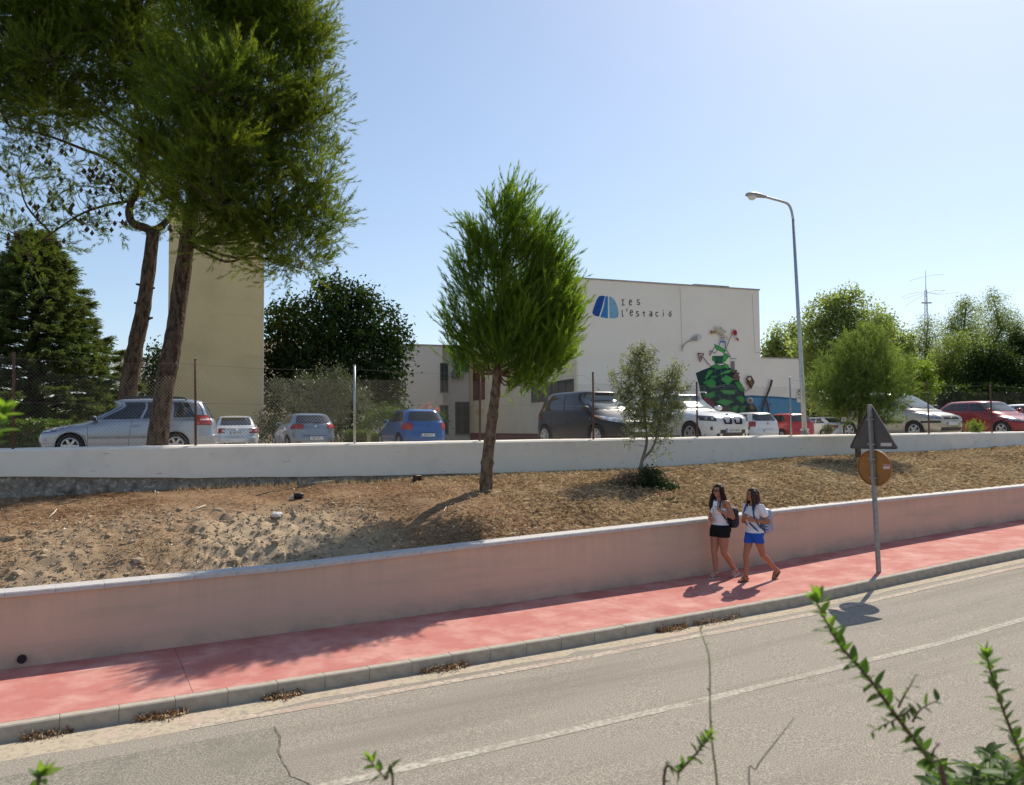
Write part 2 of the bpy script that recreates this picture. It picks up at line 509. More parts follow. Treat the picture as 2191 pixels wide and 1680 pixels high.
# splash dirt near the pavement and drip stains below the coping, as a weathered layer of the render
nt = M_render.node_tree; bsd = nt.nodes['Principled BSDF']
src = bsd.inputs['Base Color'].links[0].from_socket
ah = nt.nodes.new('ShaderNodeAttribute'); ah.attribute_name = 'height'
def stain(src, lo, hi, col, scale, amt):
    mr = nt.nodes.new('ShaderNodeMapRange'); mr.inputs[1].default_value = lo; mr.inputs[2].default_value = hi
    nt.links.new(ah.outputs['Fac'], mr.inputs[0])
    tc = nt.nodes.new('ShaderNodeTexCoord'); mp = nt.nodes.new('ShaderNodeMapping'); mp.inputs['Scale'].default_value = scale
    nz = nt.nodes.new('ShaderNodeTexNoise'); nz.inputs['Scale'].default_value = 1.0; nz.inputs['Detail'].default_value = 7; nz.inputs['Roughness'].default_value = 0.65
    nt.links.new(tc.outputs['Object'], mp.inputs[0]); nt.links.new(mp.outputs[0], nz.inputs['Vector'])
    m2 = nt.nodes.new('ShaderNodeMapRange'); m2.inputs[1].default_value = 0.38; m2.inputs[2].default_value = 0.68; m2.inputs[4].default_value = amt
    nt.links.new(nz.outputs[0], m2.inputs[0])
    mu = nt.nodes.new('ShaderNodeMath'); mu.operation = 'MULTIPLY'
    nt.links.new(mr.outputs[0], mu.inputs[0]); nt.links.new(m2.outputs[0], mu.inputs[1])
    mx = nt.nodes.new('ShaderNodeMix'); mx.data_type = 'RGBA'; mx.inputs[7].default_value = (*col, 1)
    nt.links.new(mu.outputs[0], mx.inputs[0]); nt.links.new(src, mx.inputs[6])
    return mx.outputs[2]
src = stain(src, 0.34, 0.0, (0.33, 0.29, 0.225), (2.2, 2.2, 3.5), 0.95)
src = stain(src, 0.35, 1.0, (0.47, 0.36, 0.265), (7.0, 7.0, 0.5), 0.55)
nt.links.new(src, bsd.inputs['Base Color'])
wbo = mesh_obj('wall_body', vs, fs, M_render, rw)
a = wbo.data.attributes.new('height', 'FLOAT', 'POINT'); a.data.foreach_set('value', np.array(hb_, dtype=np.float32))
cst = stone_mesh('coping_stone', 0.498, [(-0.135, -0.052), (0.135, -0.055), (0.135, -0.012), (0.125, 0.0), (-0.135, 0.004)], M_coping)
place_along('coping_stone', cst, -14.2, 40, 0.5, -0.095, ztop, rw, 0.001)
x, y = rp(-10.02, 0.004)
bm = bmesh.new()
bmesh.ops.create_cone(bm, cap_ends=True, segments=16, radius1=0.048, radius2=0.048, depth=0.06)
bmesh.ops.transform(bm, matrix=Matrix.Translation((x, y, float(zpav(-10)) + 0.095)) @ Vector((RN.x, RN.y, 0)).to_track_quat('Z', 'Y').to_matrix().to_4x4(), verts=bm.verts)
bm_obj('drain_pipe', bm, M_black, rw)

# ------------------------------------------------------------------ bank between the two walls
B_T = [(-400, -1.3), (-12, -1.14), (-8.9, -1.10), (-5.8, -1.08), (-3.0, -1.07), (0, -1.065), (3.1, -1.04), (6.4, -0.92), (12.2, -0.88), (16.8, -0.78), (45, 0.1), (400, 9)]
def bank_o(s): return (0.02 - (W0 + RD * s - FA).dot(FN)) / RN.dot(FN)
def bank_f(s, u):
    # right of the young pine the bank is a rounded hump; on the left it has crumbled to a hollow behind the low wall
    q = np.clip((np.asarray(s, float) + 6.4) / 3.4, 0, 1); q = q * q * (3 - 2 * q)
    a = 1 - (1 - u) ** 2.6
    t = np.clip((u - 0.20) / 0.68, 0, 1); b = -0.26 * np.clip(1 - np.abs(u - 0.13) / 0.16, 0, 1) + (1 - (1 - t) ** 1.6)
    return a * q + b * (1 - q)
def bank_z0(s, u, rough=True):
    x, y = rp(s, bank_o(s))
    t = (Vector((x, y)) - FA).dot(FD)
    z1 = np.interp(t, [b[0] for b in B_T], [b[1] for b in B_T]) + CZ
    z0 = ztop(s) - 0.05
    return z0 + (z1 - z0) * bank_f(s, u)
def clod_mask(s, u):
    return np.clip(1.35 - np.abs((s + 7.9) / 2.75) ** 3, 0, 1) * np.clip((0.66 - u) / 0.2, 0, 1) * np.clip(0.85 + 1.2 * vnoise(s * 0.7, u * 3, 9), 0, 1)
def bank_pt(s, u):
    o = -0.22 + (bank_o(s) + 0.22) * u
    x, y = rp(s, o)
    z = float(bank_z0(s, u))
    m = float(clod_mask(s, u))
    z += 0.10 * float(fbm(x * 0.7, y * 0.7, 3, 21)) * min(1, u * 6) * min(1, (1 - u) * 4)
    z += (0.018 + 0.085 * m) * float(fbm(x * 4.5, y * 4.5, 4, 31)) * min(1, u * 10 + 0.1) + (0.010 + 0.13 * m) * max(0, float(fbm(x * 7, y * 7, 3, 35)) - 0.05)
    return Vector((x, y, z)), m
def bank_ground(x, y):
    p = Vector((x, y)) - W0
    s = p.dot(RD); o = p.dot(RN)
    u = (o + 0.22) / (bank_o(s) + 0.22)
    return bank_pt(s, min(1, max(0, u)))[0].z
def bank_many(s, u):
    """vectorised bank points"""
    s = np.asarray(s); u = np.asarray(u)
    ow = (0.02 - ((W0.x + RD.x * s - FA.x) * FN.x + (W0.y + RD.y * s - FA.y) * FN.y)) / RN.dot(FN)
    o = -0.22 + (ow + 0.22) * u
    x = W0.x + RD.x * s + RN.x * o; y = W0.y + RD.y * s + RN.y * o
    xb = W0.x + RD.x * s + RN.x * ow; yb = W0.y + RD.y * s + RN.y * ow
    t = (xb - FA.x) * FD.x + (yb - FA.y) * FD.y
    z1 = np.interp(t, [b[0] for b in B_T], [b[1] for b in B_T]) + CZ
    z0 = np.interp(s, S_K, T_K) + CZ - 0.05
    z = z0 + (z1 - z0) * bank_f(s, u)
    m = clod_mask(s, u)
    z += 0.10 * fbm(x * 0.7, y * 0.7, 3, 21) * np.minimum(1, u * 6) * np.minimum(1, (1 - u) * 4)
    z += (0.018 + 0.085 * m) * fbm(x * 4.5, y * 4.5, 4, 31) * np.minimum(1, u * 10 + 0.1) + (0.010 + 0.13 * m) * np.maximum(0, fbm(x * 7, y * 7, 3, 35) - 0.05)
    return np.stack([x, y, z], 1), m
s_b = srange(-30, -12, 0.8)[:-1] + srange(-12, 2, 0.05)[:-1] + srange(2, 16, 0.14)[:-1] + srange(16, 60, 0.8)
u_b = np.linspace(0, 1, 116)
SS, UU = np.meshgrid(np.array(s_b), u_b, indexing='ij')
BP, BM = bank_many(SS.ravel(), UU.ravel())
vs, mk = [tuple(q) for q in BP.tolist()], BM
fs = []
nu = len(u_b)
for i in range(len(s_b) - 1):
    for k in range(nu - 1):
        a = i * nu + k
        fs.append((a, a + nu, a + nu + 1, a + 1))
M_bank = mat('bank_earth', (0.225, 0.142, 0.082), 0.95, spec=0.05, var=((0.33, 0.215, 0.12), 1.3, 8, 0.42, 0.66), var2=((0.15, 0.085, 0.045), 22, 8, 0.5, 0.74), bump=(55, 0.7, 0.02))
nt = M_bank.node_tree
bsd = nt.nodes['Principled BSDF']
src = bsd.inputs['Base Color'].links[0].from_socket
at_ = nt.nodes.new('ShaderNodeAttribute'); at_.attribute_name = 'earth'
mx = nt.nodes.new('ShaderNodeMix'); mx.data_type = 'RGBA'
nt.links.new(at_.outputs['Fac'], mx.inputs[0]); nt.links.new(src, mx.inputs[6])
mx.inputs[7].default_value = (0.41, 0.315, 0.21, 1)
at2 = nt.nodes.new('ShaderNodeAttribute'); at2.attribute_name = 'straw'
mx2 = nt.nodes.new('ShaderNodeMix'); mx2.data_type = 'RGBA'
nt.links.new(at2.outputs['Fac'], mx2.inputs[0]); nt.links.new(mx.outputs[2], mx2.inputs[6])
mx2.inputs[7].default_value = (0.44, 0.32, 0.195, 1)
nt.links.new(mx2.outputs[2], bsd.inputs['Base Color'])
bank = mesh_obj('bank', vs, fs, M_bank, smooth=True)
a = bank.data.attributes.new('earth', 'FLOAT', 'POINT')
a.data.foreach_set('value', np.array(mk, dtype=np.float32) * 0.9)
a = bank.data.attributes.new('straw', 'FLOAT', 'POINT')
a.data.foreach_set('value', (np.clip((SS.ravel() + 4) / 7, 0, 0.75) * np.clip(0.7 + 1.4 * fbm(BP[:, 0] * 0.9, BP[:, 1] * 0.9, 3, 71), 0.2, 1)).astype(np.float32))
tag(bank, kind='structure')
if bank.data.polygons[0].normal.z < 0: bank.data.flip_normals()

# ------------------------------------------------------------------ white boundary wall on the bank
bw = empty('boundary_wall', (*fp(0), CZ - 1.0), 'low whitewashed boundary wall above the bank with a rubble footing', 'wall')
P_T = [(-400, -0.6), (-12.0, -0.76), (-8.9, -0.89), (-5.8, -0.96), (-3, -1.0), (0, -1.05), (3, -1.08), (400, 9)]
tl = srange(-40, 60, 0.1)
vs, fs = [], []
for t in tl:
    pb = np.interp(t, [q[0] for q in P_T], [q[1] for q in P_T]) + 0.018 * float(fbm(t * 2.2, 1.7, 4, 2))
    pb = min(pb, np.interp(t, [b[0] for b in B_T], [b[1] for b in B_T]) + 0.03) if t > 2 else pb
    tz = -0.31 + 0.012 * float(fbm(t * 0.6, 4.7, 3, 8)) + 0.006 * float(fbm(t * 5, 2.7, 2, 18))
    wv = 0.012 * float(fbm(t * 0.5, 9.1, 3, 12))
    for o, z in ((-0.34, -0.9), (-0.34, tz + 0.005), (-0.31, tz + 0.03), (-0.02 + wv, tz + 0.012), (0.020 + wv, tz - 0.022), (0.024 + wv, (tz + pb) / 2), (0.03 + wv, pb), (0.0, pb - 0.012), (-0.1, pb - 0.02)):
        x, y = fp(t, o); vs.append((x, y, CZ + z))
for i in range(len(tl) - 1):
    for k in range(8):
        c = i * 9 + k
        fs.append((c, c + 1, c + 10, c + 9))
mesh_obj('wall_body', vs, fs, M_white, bw)
vs, fs = [], []
tl = srange(-40, 4, 0.05)
zl = np.linspace(0, 1, 12)
tl = srange(-14, 4, 0.05)
for t in tl:
    pb = np.interp(t, [q[0] for q in P_T], [q[1] for q in P_T])
    bz = np.interp(t, [b[0] for b in B_T], [b[1] for b in B_T]) - 0.15
    for q in zl:
        z = pb + 0.05 + (bz - pb - 0.05) * q
        x, y = fp(t, -0.03 + 0.09 * q + 0.06 * float(fbm(t * 6, z * 8, 4, 41)))
        vs.append((x, y, CZ + z))
for i in range(len(tl) - 1):
    for k in range(11):
        c = i * 12 + k
        fs.append((c, c + 12, c + 13, c + 1))
mesh_obj('footing', vs, fs, M_rubble, bw, smooth=False)

# ------------------------------------------------------------------ car park
def lotz(x, y): return CZ - 0.60 + 0.009 * max(-25, min(25, x)) - 0.004 * max(0, min(45, y - 20)) - 0.022 * max(0, min(16, y - 28))
vs, fs = [], []
tg = np.linspace(-70, 90, 81); og = np.linspace(-0.24, -75, 40)
for t in tg:
    for o in og:
        x, y = fp(t, o); vs.append((x, y, lotz(x, y) + 0.03 * float(fbm(x * 0.3, y * 0.3, 3, 3)) - (0.03 if o < -1 else 0)))
for i in range(80):
    for k in range(39):
        c = i * 40 + k
        fs.append((c, c + 1, c + 41, c + 40))
lot = mesh_obj('car_park', vs, fs, M_lot, smooth=True)
if lot.data.polygons[0].normal.z < 0: lot.data.flip_normals()
tag(lot, kind='structure')
# retaining edge of the terrace far behind is hidden by trees; near verge where the viewer stands
vs, fs = [], []
sv = srange(-26, 20, 0.4); ov = [6.74, 6.76, 6.86, 6.88, 7.1, 7.4, 7.8, 8.3, 8.8, 9.4, 10, 11, 12.5, 15, 20]
for s in sv:
    for j, o in enumerate(ov):
        x, y = rp(s, o)
        b = float(zpav(s)) - 0.155
        q = min(1, max(0, (o - 6.88) / 2.6)); q = q * q * (3 - 2 * q)
        z = b + (0, 0.06, 0.06, 0.03)[j] if j < 4 else b + 0.03 + (CZ - 1.72 - b) * q + 0.05 * float(fbm(x * 2, y * 2, 4, 4))
        if j == 0: z -= 0.1
        vs.append((x, y, z))
nv = len(ov)
for i in range(len(sv) - 1):
    for k in range(nv - 1):
        c = i * nv + k
        fs.append((c, c + 1, c + nv + 1, c + nv))
vg = mesh_obj('verge', vs, fs, M_verge)
if vg.data.polygons[5].normal.z < 0: vg.data.flip_normals()
tag(vg, kind='structure')

# ================================================================== BUILDINGS
GL = at(1237, 900, 40.0).xy; GR = at(1630, 900, 44.0).xy
E1 = (GR - GL).normalized(); E2 = Vector((-E1.y, E1.x))
def gp(a, b=0.0):
    p = GL + E1 * a + E2 * b
    return p
def on_facade(x, y, off=0.0):
    r = ray(x, y)
    nrm = Vector((-E2.x, -E2.y))
    k = (GL + nrm * off).dot(nrm) / Vector((r.x, r.y)).dot(nrm)
    return Vector((r.x * k, r.y * k, r.z * k + CZ))
LW = (GR - GL).length
BZ = CZ - 1.2
ZG = CZ + 7.5
gym = empty('school_building', (*gp(LW / 2, 8), BZ), 'large pale windowless school hall with blue emblem, lettering and painted mural', 'building')
prism_obj('wall', [gp(0.0), gp(LW), gp(LW, 20), gp(0.0, 20)], BZ, ZG, M_facade, gym)
# beige side wall, a skin just outside the block, with its plinth
prism_obj('side_wall', [gp(-0.06, 0.03), gp(-0.002, 0.03), gp(-0.002, 17.4), gp(-0.06, 17.4)], CZ - 0.35, ZG - 0.3, M_beige, gym)
prism_obj('plinth', [gp(-0.09, 0.02), gp(-0.003, 0.02), gp(-0.003, 17.4), gp(-0.09, 17.4)], BZ, CZ - 0.352, M_plinth, gym)
prism_obj('roof_edge', [gp(-0.12, -0.05), gp(LW + 0.05, -0.05), gp(LW + 0.05, 20), gp(-0.12, 20)], ZG + 0.002, ZG + 0.07, M_roofedge, gym)
prism_obj('roof_sheet', [gp(LW * 0.62, -0.06), gp(LW * 0.82, -0.06), gp(LW * 0.82, 20.02), gp(LW * 0.62, 20.02)], ZG + 0.073, ZG + 0.12, M_roofedge, gym)
a1 = (on_facade(1719, 800).xy - GL).dot(E1)
prism_obj('low_wall', [gp(LW + 0.003), gp(a1), gp(a1, 9), gp(LW + 0.003, 9)], BZ, CZ + 3.72, M_facade, gym)
prism_obj('low_roof_edge', [gp(LW + 0.06, -0.04), gp(a1 + 0.04, -0.04), gp(a1 + 0.04, 9.02), gp(LW + 0.06, 9.02)], CZ + 3.723, CZ + 3.78, M_roofedge, gym)
# window strip in the side wall
def side_pt(b, z, off): 
    p = gp(-off, b); return Vector((p.x, p.y, z))
def side_window(b0, b1, z0, z1, nb, frame_m, pane_m, name='window'):
    fr = None
    bm = bmesh.new()
    ang = math.atan2(E2.y, E2.x)
    R = Matrix.Rotation(ang, 3, 'Z')
    w = 0.05
    c = side_pt((b0 + b1) / 2, 0, 0.085)
    L = b1 - b0
    for z in (z0, z1): add_box(bm, (c.x, c.y, z), (L + w, 0.05, w), R)
    for k in range(nb + 1):
        q = side_pt(b0 + L * k / nb, 0, 0.085)
        add_box(bm, (q.x, q.y, (z0 + z1) / 2), (w, 0.045, z1 - z0 - w), R)
    fr = bm_obj(name, bm, frame_m, gym)
    for k in range(nb):
        q = side_pt(b0 + L * (k + 0.5) / nb, 0, 0.075)
        box_obj('pane', (q.x, q.y, (z0 + z1) / 2), (L / nb - w, 0.016, z1 - z0 - w), pane_m, fr, R)
zw1 = (at(1230, 809.6, 40.2).z + at(1128, 825.6, 45.5).z) / 2
zw0 = (at(1128, 861, 45.5).z)
side_window(0.35, 5.9, zw0, zw1, 6, M_frame, M_glassb)
side_window(14.2, 16.6, at(1035, 857, 56).z, at(1035, 782, 56).z, 1, M_louvre, M_louvre, 'louvre')
lv = [o for o in gym.children if o.name.startswith('louvre')][0]
z0, z1 = at(1035, 857, 56).z, at(1035, 782, 56).z
ang = math.atan2(E2.y, E2.x)
for k in range(11):
    q = side_pt(15.4, 0, 0.10)
    box_obj('slat', (q.x, q.y, z0 + 0.1 + (z1 - z0 - 0.2) * k / 10), (2.3, 0.05, 0.09), M_louvre, lv, Matrix.Rotation(ang, 3, 'Z') @ Matrix.Rotation(math.radians(35), 3, 'X'))
for k in range(4):
    q = side_pt(14.5 + 0.55 * k, at(1035, 883, 56).z, 0.08)
    box_obj('vent_block', q, (0.33, 0.06, 0.33), M_tower, gym, Matrix.Rotation(ang, 3, 'Z'))
# white two storey wing
wing = empty('school_wing', (*gp(-4, 18), BZ), 'white two storey school wing with dark windows behind the blue car', 'building')
ZW = at(920, 742.3, 55).z
def wing_block(k0, k1, b, m=M_facade, nm='wall', zt=None, zb=None, depth=8):
    return prism_obj(nm, [gp(-k1, b), gp(-k0, b), gp(-k0, b + depth), gp(-k1, b + depth)], zb or BZ, zt or ZW, m, wing)
wing_block(0.10, 2.35, 17.55)
wing_block(2.353, 18, 16.4)
wing_block(0.02, 0.09, 17.3, M_beige, 'corner_strip', ZW + 0.5)
prism_obj('roof_edge', [gp(-18.1, 16.33), gp(-0.1, 16.33), gp(-0.1, 26), gp(-18.1, 26)], ZW + 0.003, ZW + 0.07, M_roofedge, wing)
def wing_window(x0, y0, x1, y1, b, nb, pane_m):
    """window placed on the wing front at depth b"""
    q0 = gp(0, b - 0.03); nrm = -E2
    def hit(x, y):
        r = ray(x, y); k = q0.dot(nrm) / Vector((r.x, r.y)).dot(nrm)
        return Vector((r.x * k, r.y * k, r.z * k + CZ))
    A = hit(x0, y0); B = hit(x1, y1)
    L = (B.xy - A.xy).length; zc = (A.z + B.z) / 2; H = abs(A.z - B.z)
    R = Matrix.Rotation(math.atan2(E1.y, E1.x), 3, 'Z')
    bm = bmesh.new(); w = 0.07
    C = (A.xy + B.xy) / 2
    for z in (zc - H / 2, zc + H / 2, zc): add_box(bm, (C.x, C.y, z), (L + w, 0.07, w), R)
    for k in range(nb + 1):
        q = A.xy.lerp(B.xy, k / nb)
        add_box(bm, (q.x, q.y, zc), (w, 0.064, H - w), R)
    fr = bm_obj('window', bm, M_frame, wing)
    for k in range(nb):
        q = A.xy.lerp(B.xy, (k + 0.5) / nb)
        for sgn in (-1, 1):
            box_obj('pane', (q.x, q.y, zc + sgn * H / 4), (L / nb - w, 0.03, H / 2 - w), pane_m, fr, R)
    box_obj('sill', (C.x, C.y, zc - H / 2 - 0.07), (L + 0.2, 0.16, 0.06), M_roofedge, fr, R)
wing_window(943, 778, 958, 838, 16.4, 2, M_glassb)
wing_window(941, 868, 958.5, 928, 16.4, 2, M_glassb)
wing_window(975, 765, 1003, 794, 17.55, 2, M_greenglass)
wing_window(975, 861, 1004, 928, 17.55, 2, M_glassb)
q = gp(-1.0, 17.3)
zq = at(988, 797, 56).z
ac = box_obj('air_conditioner', (q.x, q.y, zq - 0.15), (0.8, 0.3, 0.5), M_roofedge, wing, Matrix.Rotation(math.atan2(E1.y, E1.x), 3, 'Z'), bevel=0.03)
bm = bmesh.new()
bmesh.ops.create_cone(bm, cap_ends=True, segments=20, radius1=0.19, radius2=0.19, depth=0.04)
bmesh.ops.transform(bm, matrix=Matrix.Translation((q.x - E2.x * 0.16, q.y - E2.y * 0.16, zq - 0.15)) @ Vector((E2.x, E2.y, 0)).to_track_quat('Z', 'Y').to_matrix().to_4x4(), verts=bm.verts)
bm_obj('fan', bm, M_black, ac)

# beige tower on the left
def hitY(x, y, Y): return at(x, y, Y)
TL = at(357.5, 900, 38).xy; TR = at(561.5, 900, 39.5).xy
TE = Vector((0.955, 0.296)); TE = (TR - TL).normalized()
TN = Vector((-TE.y, TE.x))
ZT = at(460, 440, 38.4).z
tw = empty('tower', (*((TL + TR) / 2), BZ), 'tall plain beige tower block behind the leaning pine trunks', 'building')
q = [TL, TR, TR + TN * 6, TL + TN * 6]
prism_obj('wall', q, BZ, ZT, M_tower, tw)
q = [TL - TE * 0.06 - TN * 0.06, TR + TE * 0.06 - TN * 0.06, TR + TE * 0.06 + TN * 6.06, TL - TE * 0.06 + TN * 6.06]
prism_obj('roof_edge', q, ZT + 0.003, ZT + 0.12, M_roofedge, tw)
q = [TR + TE * 0.003 - TN * 0.02, TR + TE * 0.05 - TN * 0.02, TR + TE * 0.05 + TN * 0.4, TR + TE * 0.003 + TN * 0.4]
prism_obj('corner_strip', q, BZ, ZT - 0.1, M_white, tw)  # white strip added to imitate the thin sunlit edge of the tower's side
# low building far left
A = at(241, 900, 62).xy; B = at(420, 900, 62).xy
lb = empty('annexe', (*((A + B) / 2), BZ), 'low pale annexe with a flat roof seen between the trunks', 'building')
ZB = at(290, 767, 62).z
prism_obj('wall', [A, B, B + Vector((0, 8)), A + Vector((0, 8))], BZ, ZB, M_facade, lb)
prism_obj('roof_edge', [A + Vector((-.05, -.05)), B + Vector((.05, -.05)), B + Vector((.05, 8)), A + Vector((-.05, 8))], ZB + 0.003, ZB + 0.1, M_roofedge, lb)

# ------------------------------------------------------------------ emblem, lettering, mural on the hall
def paint_m(name, c): return mat(name, c, 0.9, spec=0.1, var=(tuple(k * 0.8 for k in c), 5, 4, 0.5, 0.7))
PC = {}
def pcol(c):
    if c not in PC: PC[c] = paint_m('mural_paint', c)
    return PC[c]
def mural_pt(zx, zy, off): return on_facade(1248.9 + zx * 0.19, 582.8 + zy * 0.19, off)
class Paint:
    """flat painted shapes on the facade, one mesh, several colours"""
    def __init__(s): s.v = []; s.f = []; s.mi = []; s.m = []; s.k = 0
    def poly(s, pts, c):
        s.k += 1
        off = 0.006 + 0.0012 * s.k
        m = pcol(c)
        if m not in s.m: s.m.append(m)
        b = len(s.v)
        for p in pts: s.v.append(mural_pt(p[0], p[1], off))
        n = len(pts)
        s.f.append(tuple(range(b, b + n))); s.mi.append(s.m.index(m))
    def line(s, pts, w, c):
        for (x0, y0), (x1, y1) in zip(pts[:-1], pts[1:]):
            L = math.hypot(x1 - x0, y1 - y0) or 1
            nx, ny = -(y1 - y0) / L * w / 2, (x1 - x0) / L * w / 2
            s.poly([(x0 + nx, y0 + ny), (x1 + nx, y1 + ny), (x1 - nx, y1 - ny), (x0 - nx, y0 - ny)], c)
    def disc(s, cx, cy, rx, ry, c, n=16):
        s.poly([(cx + rx * math.cos(2 * PI * i / n), cy + ry * math.sin(2 * PI * i / n)) for i in range(n)], c)
    def build(s, name, parent):
        o = mesh_obj(name, s.v, s.f, s.m, parent)
        o.data.polygons.foreach_set('material_index', s.mi)
        bm = bmesh.new(); bm.from_mesh(o.data)
        for f in bm.faces:
            if f.normal.dot(Vector((-E2.x, -E2.y, 0))) < 0: f.normal_flip()
        bm.to_mesh(o.data); bm.free()
        return o
navy, mid, pale = (0.025, 0.09, 0.32), (0.05, 0.22, 0.50), (0.22, 0.42, 0.58)
p = Paint()
p.poly([(240, 268), (210, 262), (175, 268), (150, 300), (130, 350), (105, 420), (97, 455), (110, 480), (135, 492), (172, 500), (205, 400)], navy)
p.poly([(246, 270), (274, 270), (272, 518), (188, 505), (225, 390)], mid)
p.poly([(286, 272), (315, 278), (345, 310), (370, 360), (388, 420), (394, 470), (388, 505), (365, 516), (330, 520), (293, 517)], pale)
p.build('emblem', gym)
K = (0.03, 0.028, 0.028)
p = Paint()
def letter(strokes, w=9):
    q = Paint()
    for st in strokes: q.line(st, w, K)
    q.build('letter', gym)
letter([[(425, 312), (458, 308)], [(440, 310), (443, 370)], [(428, 372), (462, 366)]])
arc = lambda cx, cy, rx, ry, a0, a1, n=10: [(cx + rx * math.cos(math.radians(a0 + (a1 - a0) * i / n)), cy - ry * math.sin(math.radians(a0 + (a1 - a0) * i / n))) for i in range(n + 1)]
letter([[(516, 338), (540, 332)], arc(528, 340, 13, 32, 10, 330)])
letter([arc(618, 322, 15, 14, 40, 230), [(608, 332), (630, 345)], arc(616, 352, 16, 12, 40, -150)])
letter([[(432, 420), (436, 498), (450, 492)]]); letter([[(489, 407), (484, 440)]])
letter([[(524, 458), (550, 452)], arc(538, 458, 15, 33, 10, 330)])
letter([arc(608, 452, 13, 13, 40, 230), [(598, 462), (620, 472)], arc(606, 482, 15, 11, 40, -150)])
letter([[(675, 437), (680, 490), (692, 494)], [(662, 455), (692, 452)]])
letter([arc(755, 455, 13, 12, 150, -10), [(768, 455), (770, 496)], arc(757, 480, 12, 14, 30, 330)])
letter([arc(826, 472, 14, 24, 40, 320)])
letter([[(896, 452), (897, 498)], [(895, 425), (897, 436)]])
letter([arc(973, 475, 12, 21, 0, 360, 14), [(976, 448), (984, 436)]])
p = Paint()
GD, G1, G2, G3 = (0.03, 0.06, 0.055), (0.065, 0.27, 0.075), (0.09, 0.34, 0.10), (0.05, 0.19, 0.075)
# blue ground band on the right
p.poly([(1500, 1700), (1600, 1560), (1700, 1395), (1900, 1385), (2191, 1400), (2460, 1425), (2460, 1760), (1500, 1760)], (0.10, 0.29, 0.45))
p.poly([(1700, 1395), (1900, 1385), (2191, 1400), (2460, 1425), (2460, 1445), (2191, 1425), (1900, 1410), (1690, 1420)], (0.05, 0.16, 0.28))
# dark mass
p.poly([(1262, 1135), (1340, 1100), (1420, 1070), (1500, 1050), (1600, 1040), (1650, 1080), (1700, 1100), (1740, 1140), (1760, 1240), (1800, 1330), (1840, 1480), (1900, 1640), (1500, 1640), (1420, 1500), (1330, 1420), (1290, 1240)], GD)
p.poly([(1340, 1400), (1400, 1400), (1450, 1450), (1480, 1510), (1400, 1500)], (0.22, 0.06, 0.08))
p.poly([(1450, 1500), (1640, 1520), (1660, 1640), (1480, 1640)], (0.16, 0.12, 0.09))
# box on top
p.poly([(1450, 942), (1582, 940), (1575, 1030), (1480, 1030)], (0.04, 0.12, 0.075))
p.poly([(1447, 945), (1480, 965), (1478, 1010), (1445, 990)], G1)
# green sheets
for q, c in (([(1465, 803), (1540, 835), (1610, 880), (1580, 910), (1490, 870)], G2), ([(1580, 900), (1640, 945), (1600, 1000), (1555, 1030)], G2),
             ([(1415, 1060), (1500, 1030), (1590, 1075), (1510, 1095)], G1), ([(1585, 1020), (1635, 1045), (1625, 1090), (1570, 1060)], G2),
             ([(1405, 1105), (1455, 1100), (1450, 1125), (1370, 1215), (1370, 1180)], G1), ([(1515, 1160), (1600, 1105), (1700, 1090), (1640, 1130)], G2),
             ([(1430, 1165), (1510, 1160), (1490, 1190), (1440, 1200)], G3), ([(1340, 1240), (1440, 1195), (1490, 1235), (1480, 1300), (1430, 1305)], G1),
             ([(1545, 1210), (1600, 1155), (1695, 1200), (1625, 1270)], G2), ([(1700, 1240), (1755, 1220), (1825, 1335), (1760, 1335)], G1),
             ([(1335, 1380), (1470, 1340), (1485, 1400), (1410, 1420)], G1), ([(1535, 1325), (1705, 1330), (1700, 1375), (1580, 1370)], G2),
             ([(1485, 1460), (1570, 1425), (1695, 1455), (1600, 1505)], G2), ([(1710, 1410), (1770, 1385), (1825, 1430), (1790, 1480)], G1),
             ([(1640, 1540), (1730, 1490), (1750, 1510), (1720, 1580)], G1), ([(1750, 1520), (1830, 1490), (1810, 1580), (1760, 1590)], G3)):
    p.poly(q, c)
    cx = sum(a for a, _ in q) / len(q); cy = sum(b for _, b in q) / len(q)
    p.poly([(cx + (a - cx) * 0.55, cy + (b - cy) * 0.55) for a, b in q], tuple(k * 1.12 for k in c))
for pts in ([(1545, 1100), (1560, 1210)], [(1570, 1270), (1590, 1330)], [(1530, 1380), (1545, 1450)], [(1480, 1300), (1560, 1265), (1700, 1270)], [(1640, 1380), (1650, 1450)], [(1700, 1300), (1740, 1370)], [(1470, 1130), (1500, 1060)], [(1360, 1300), (1350, 1390)], [(1620, 1500), (1650, 1560)]):
    p.line(pts, 5, (0.20, 0.26, 0.22))
# chimney and bricks
p.poly([(1660, 1000), (1700, 1000), (1700, 1100), (1660, 1090)], (0.20, 0.19, 0.17))
for k in range(6): p.line([(1660, 1010 + 15 * k), (1700, 1012 + 15 * k)], 3, (0.33, 0.31, 0.29))
for x, y in ((1700, 1110), (1725, 1140), (1705, 1165), (1730, 1185), (1710, 1200)):
    p.poly([(x - 25, y - 10), (x + 28, y - 12), (x + 28, y + 10), (x - 25, y + 12)], (0.20, 0.10, 0.08))
    p.line([(x - 25, y + 12), (x + 28, y + 10)], 4, (0.32, 0.27, 0.24))
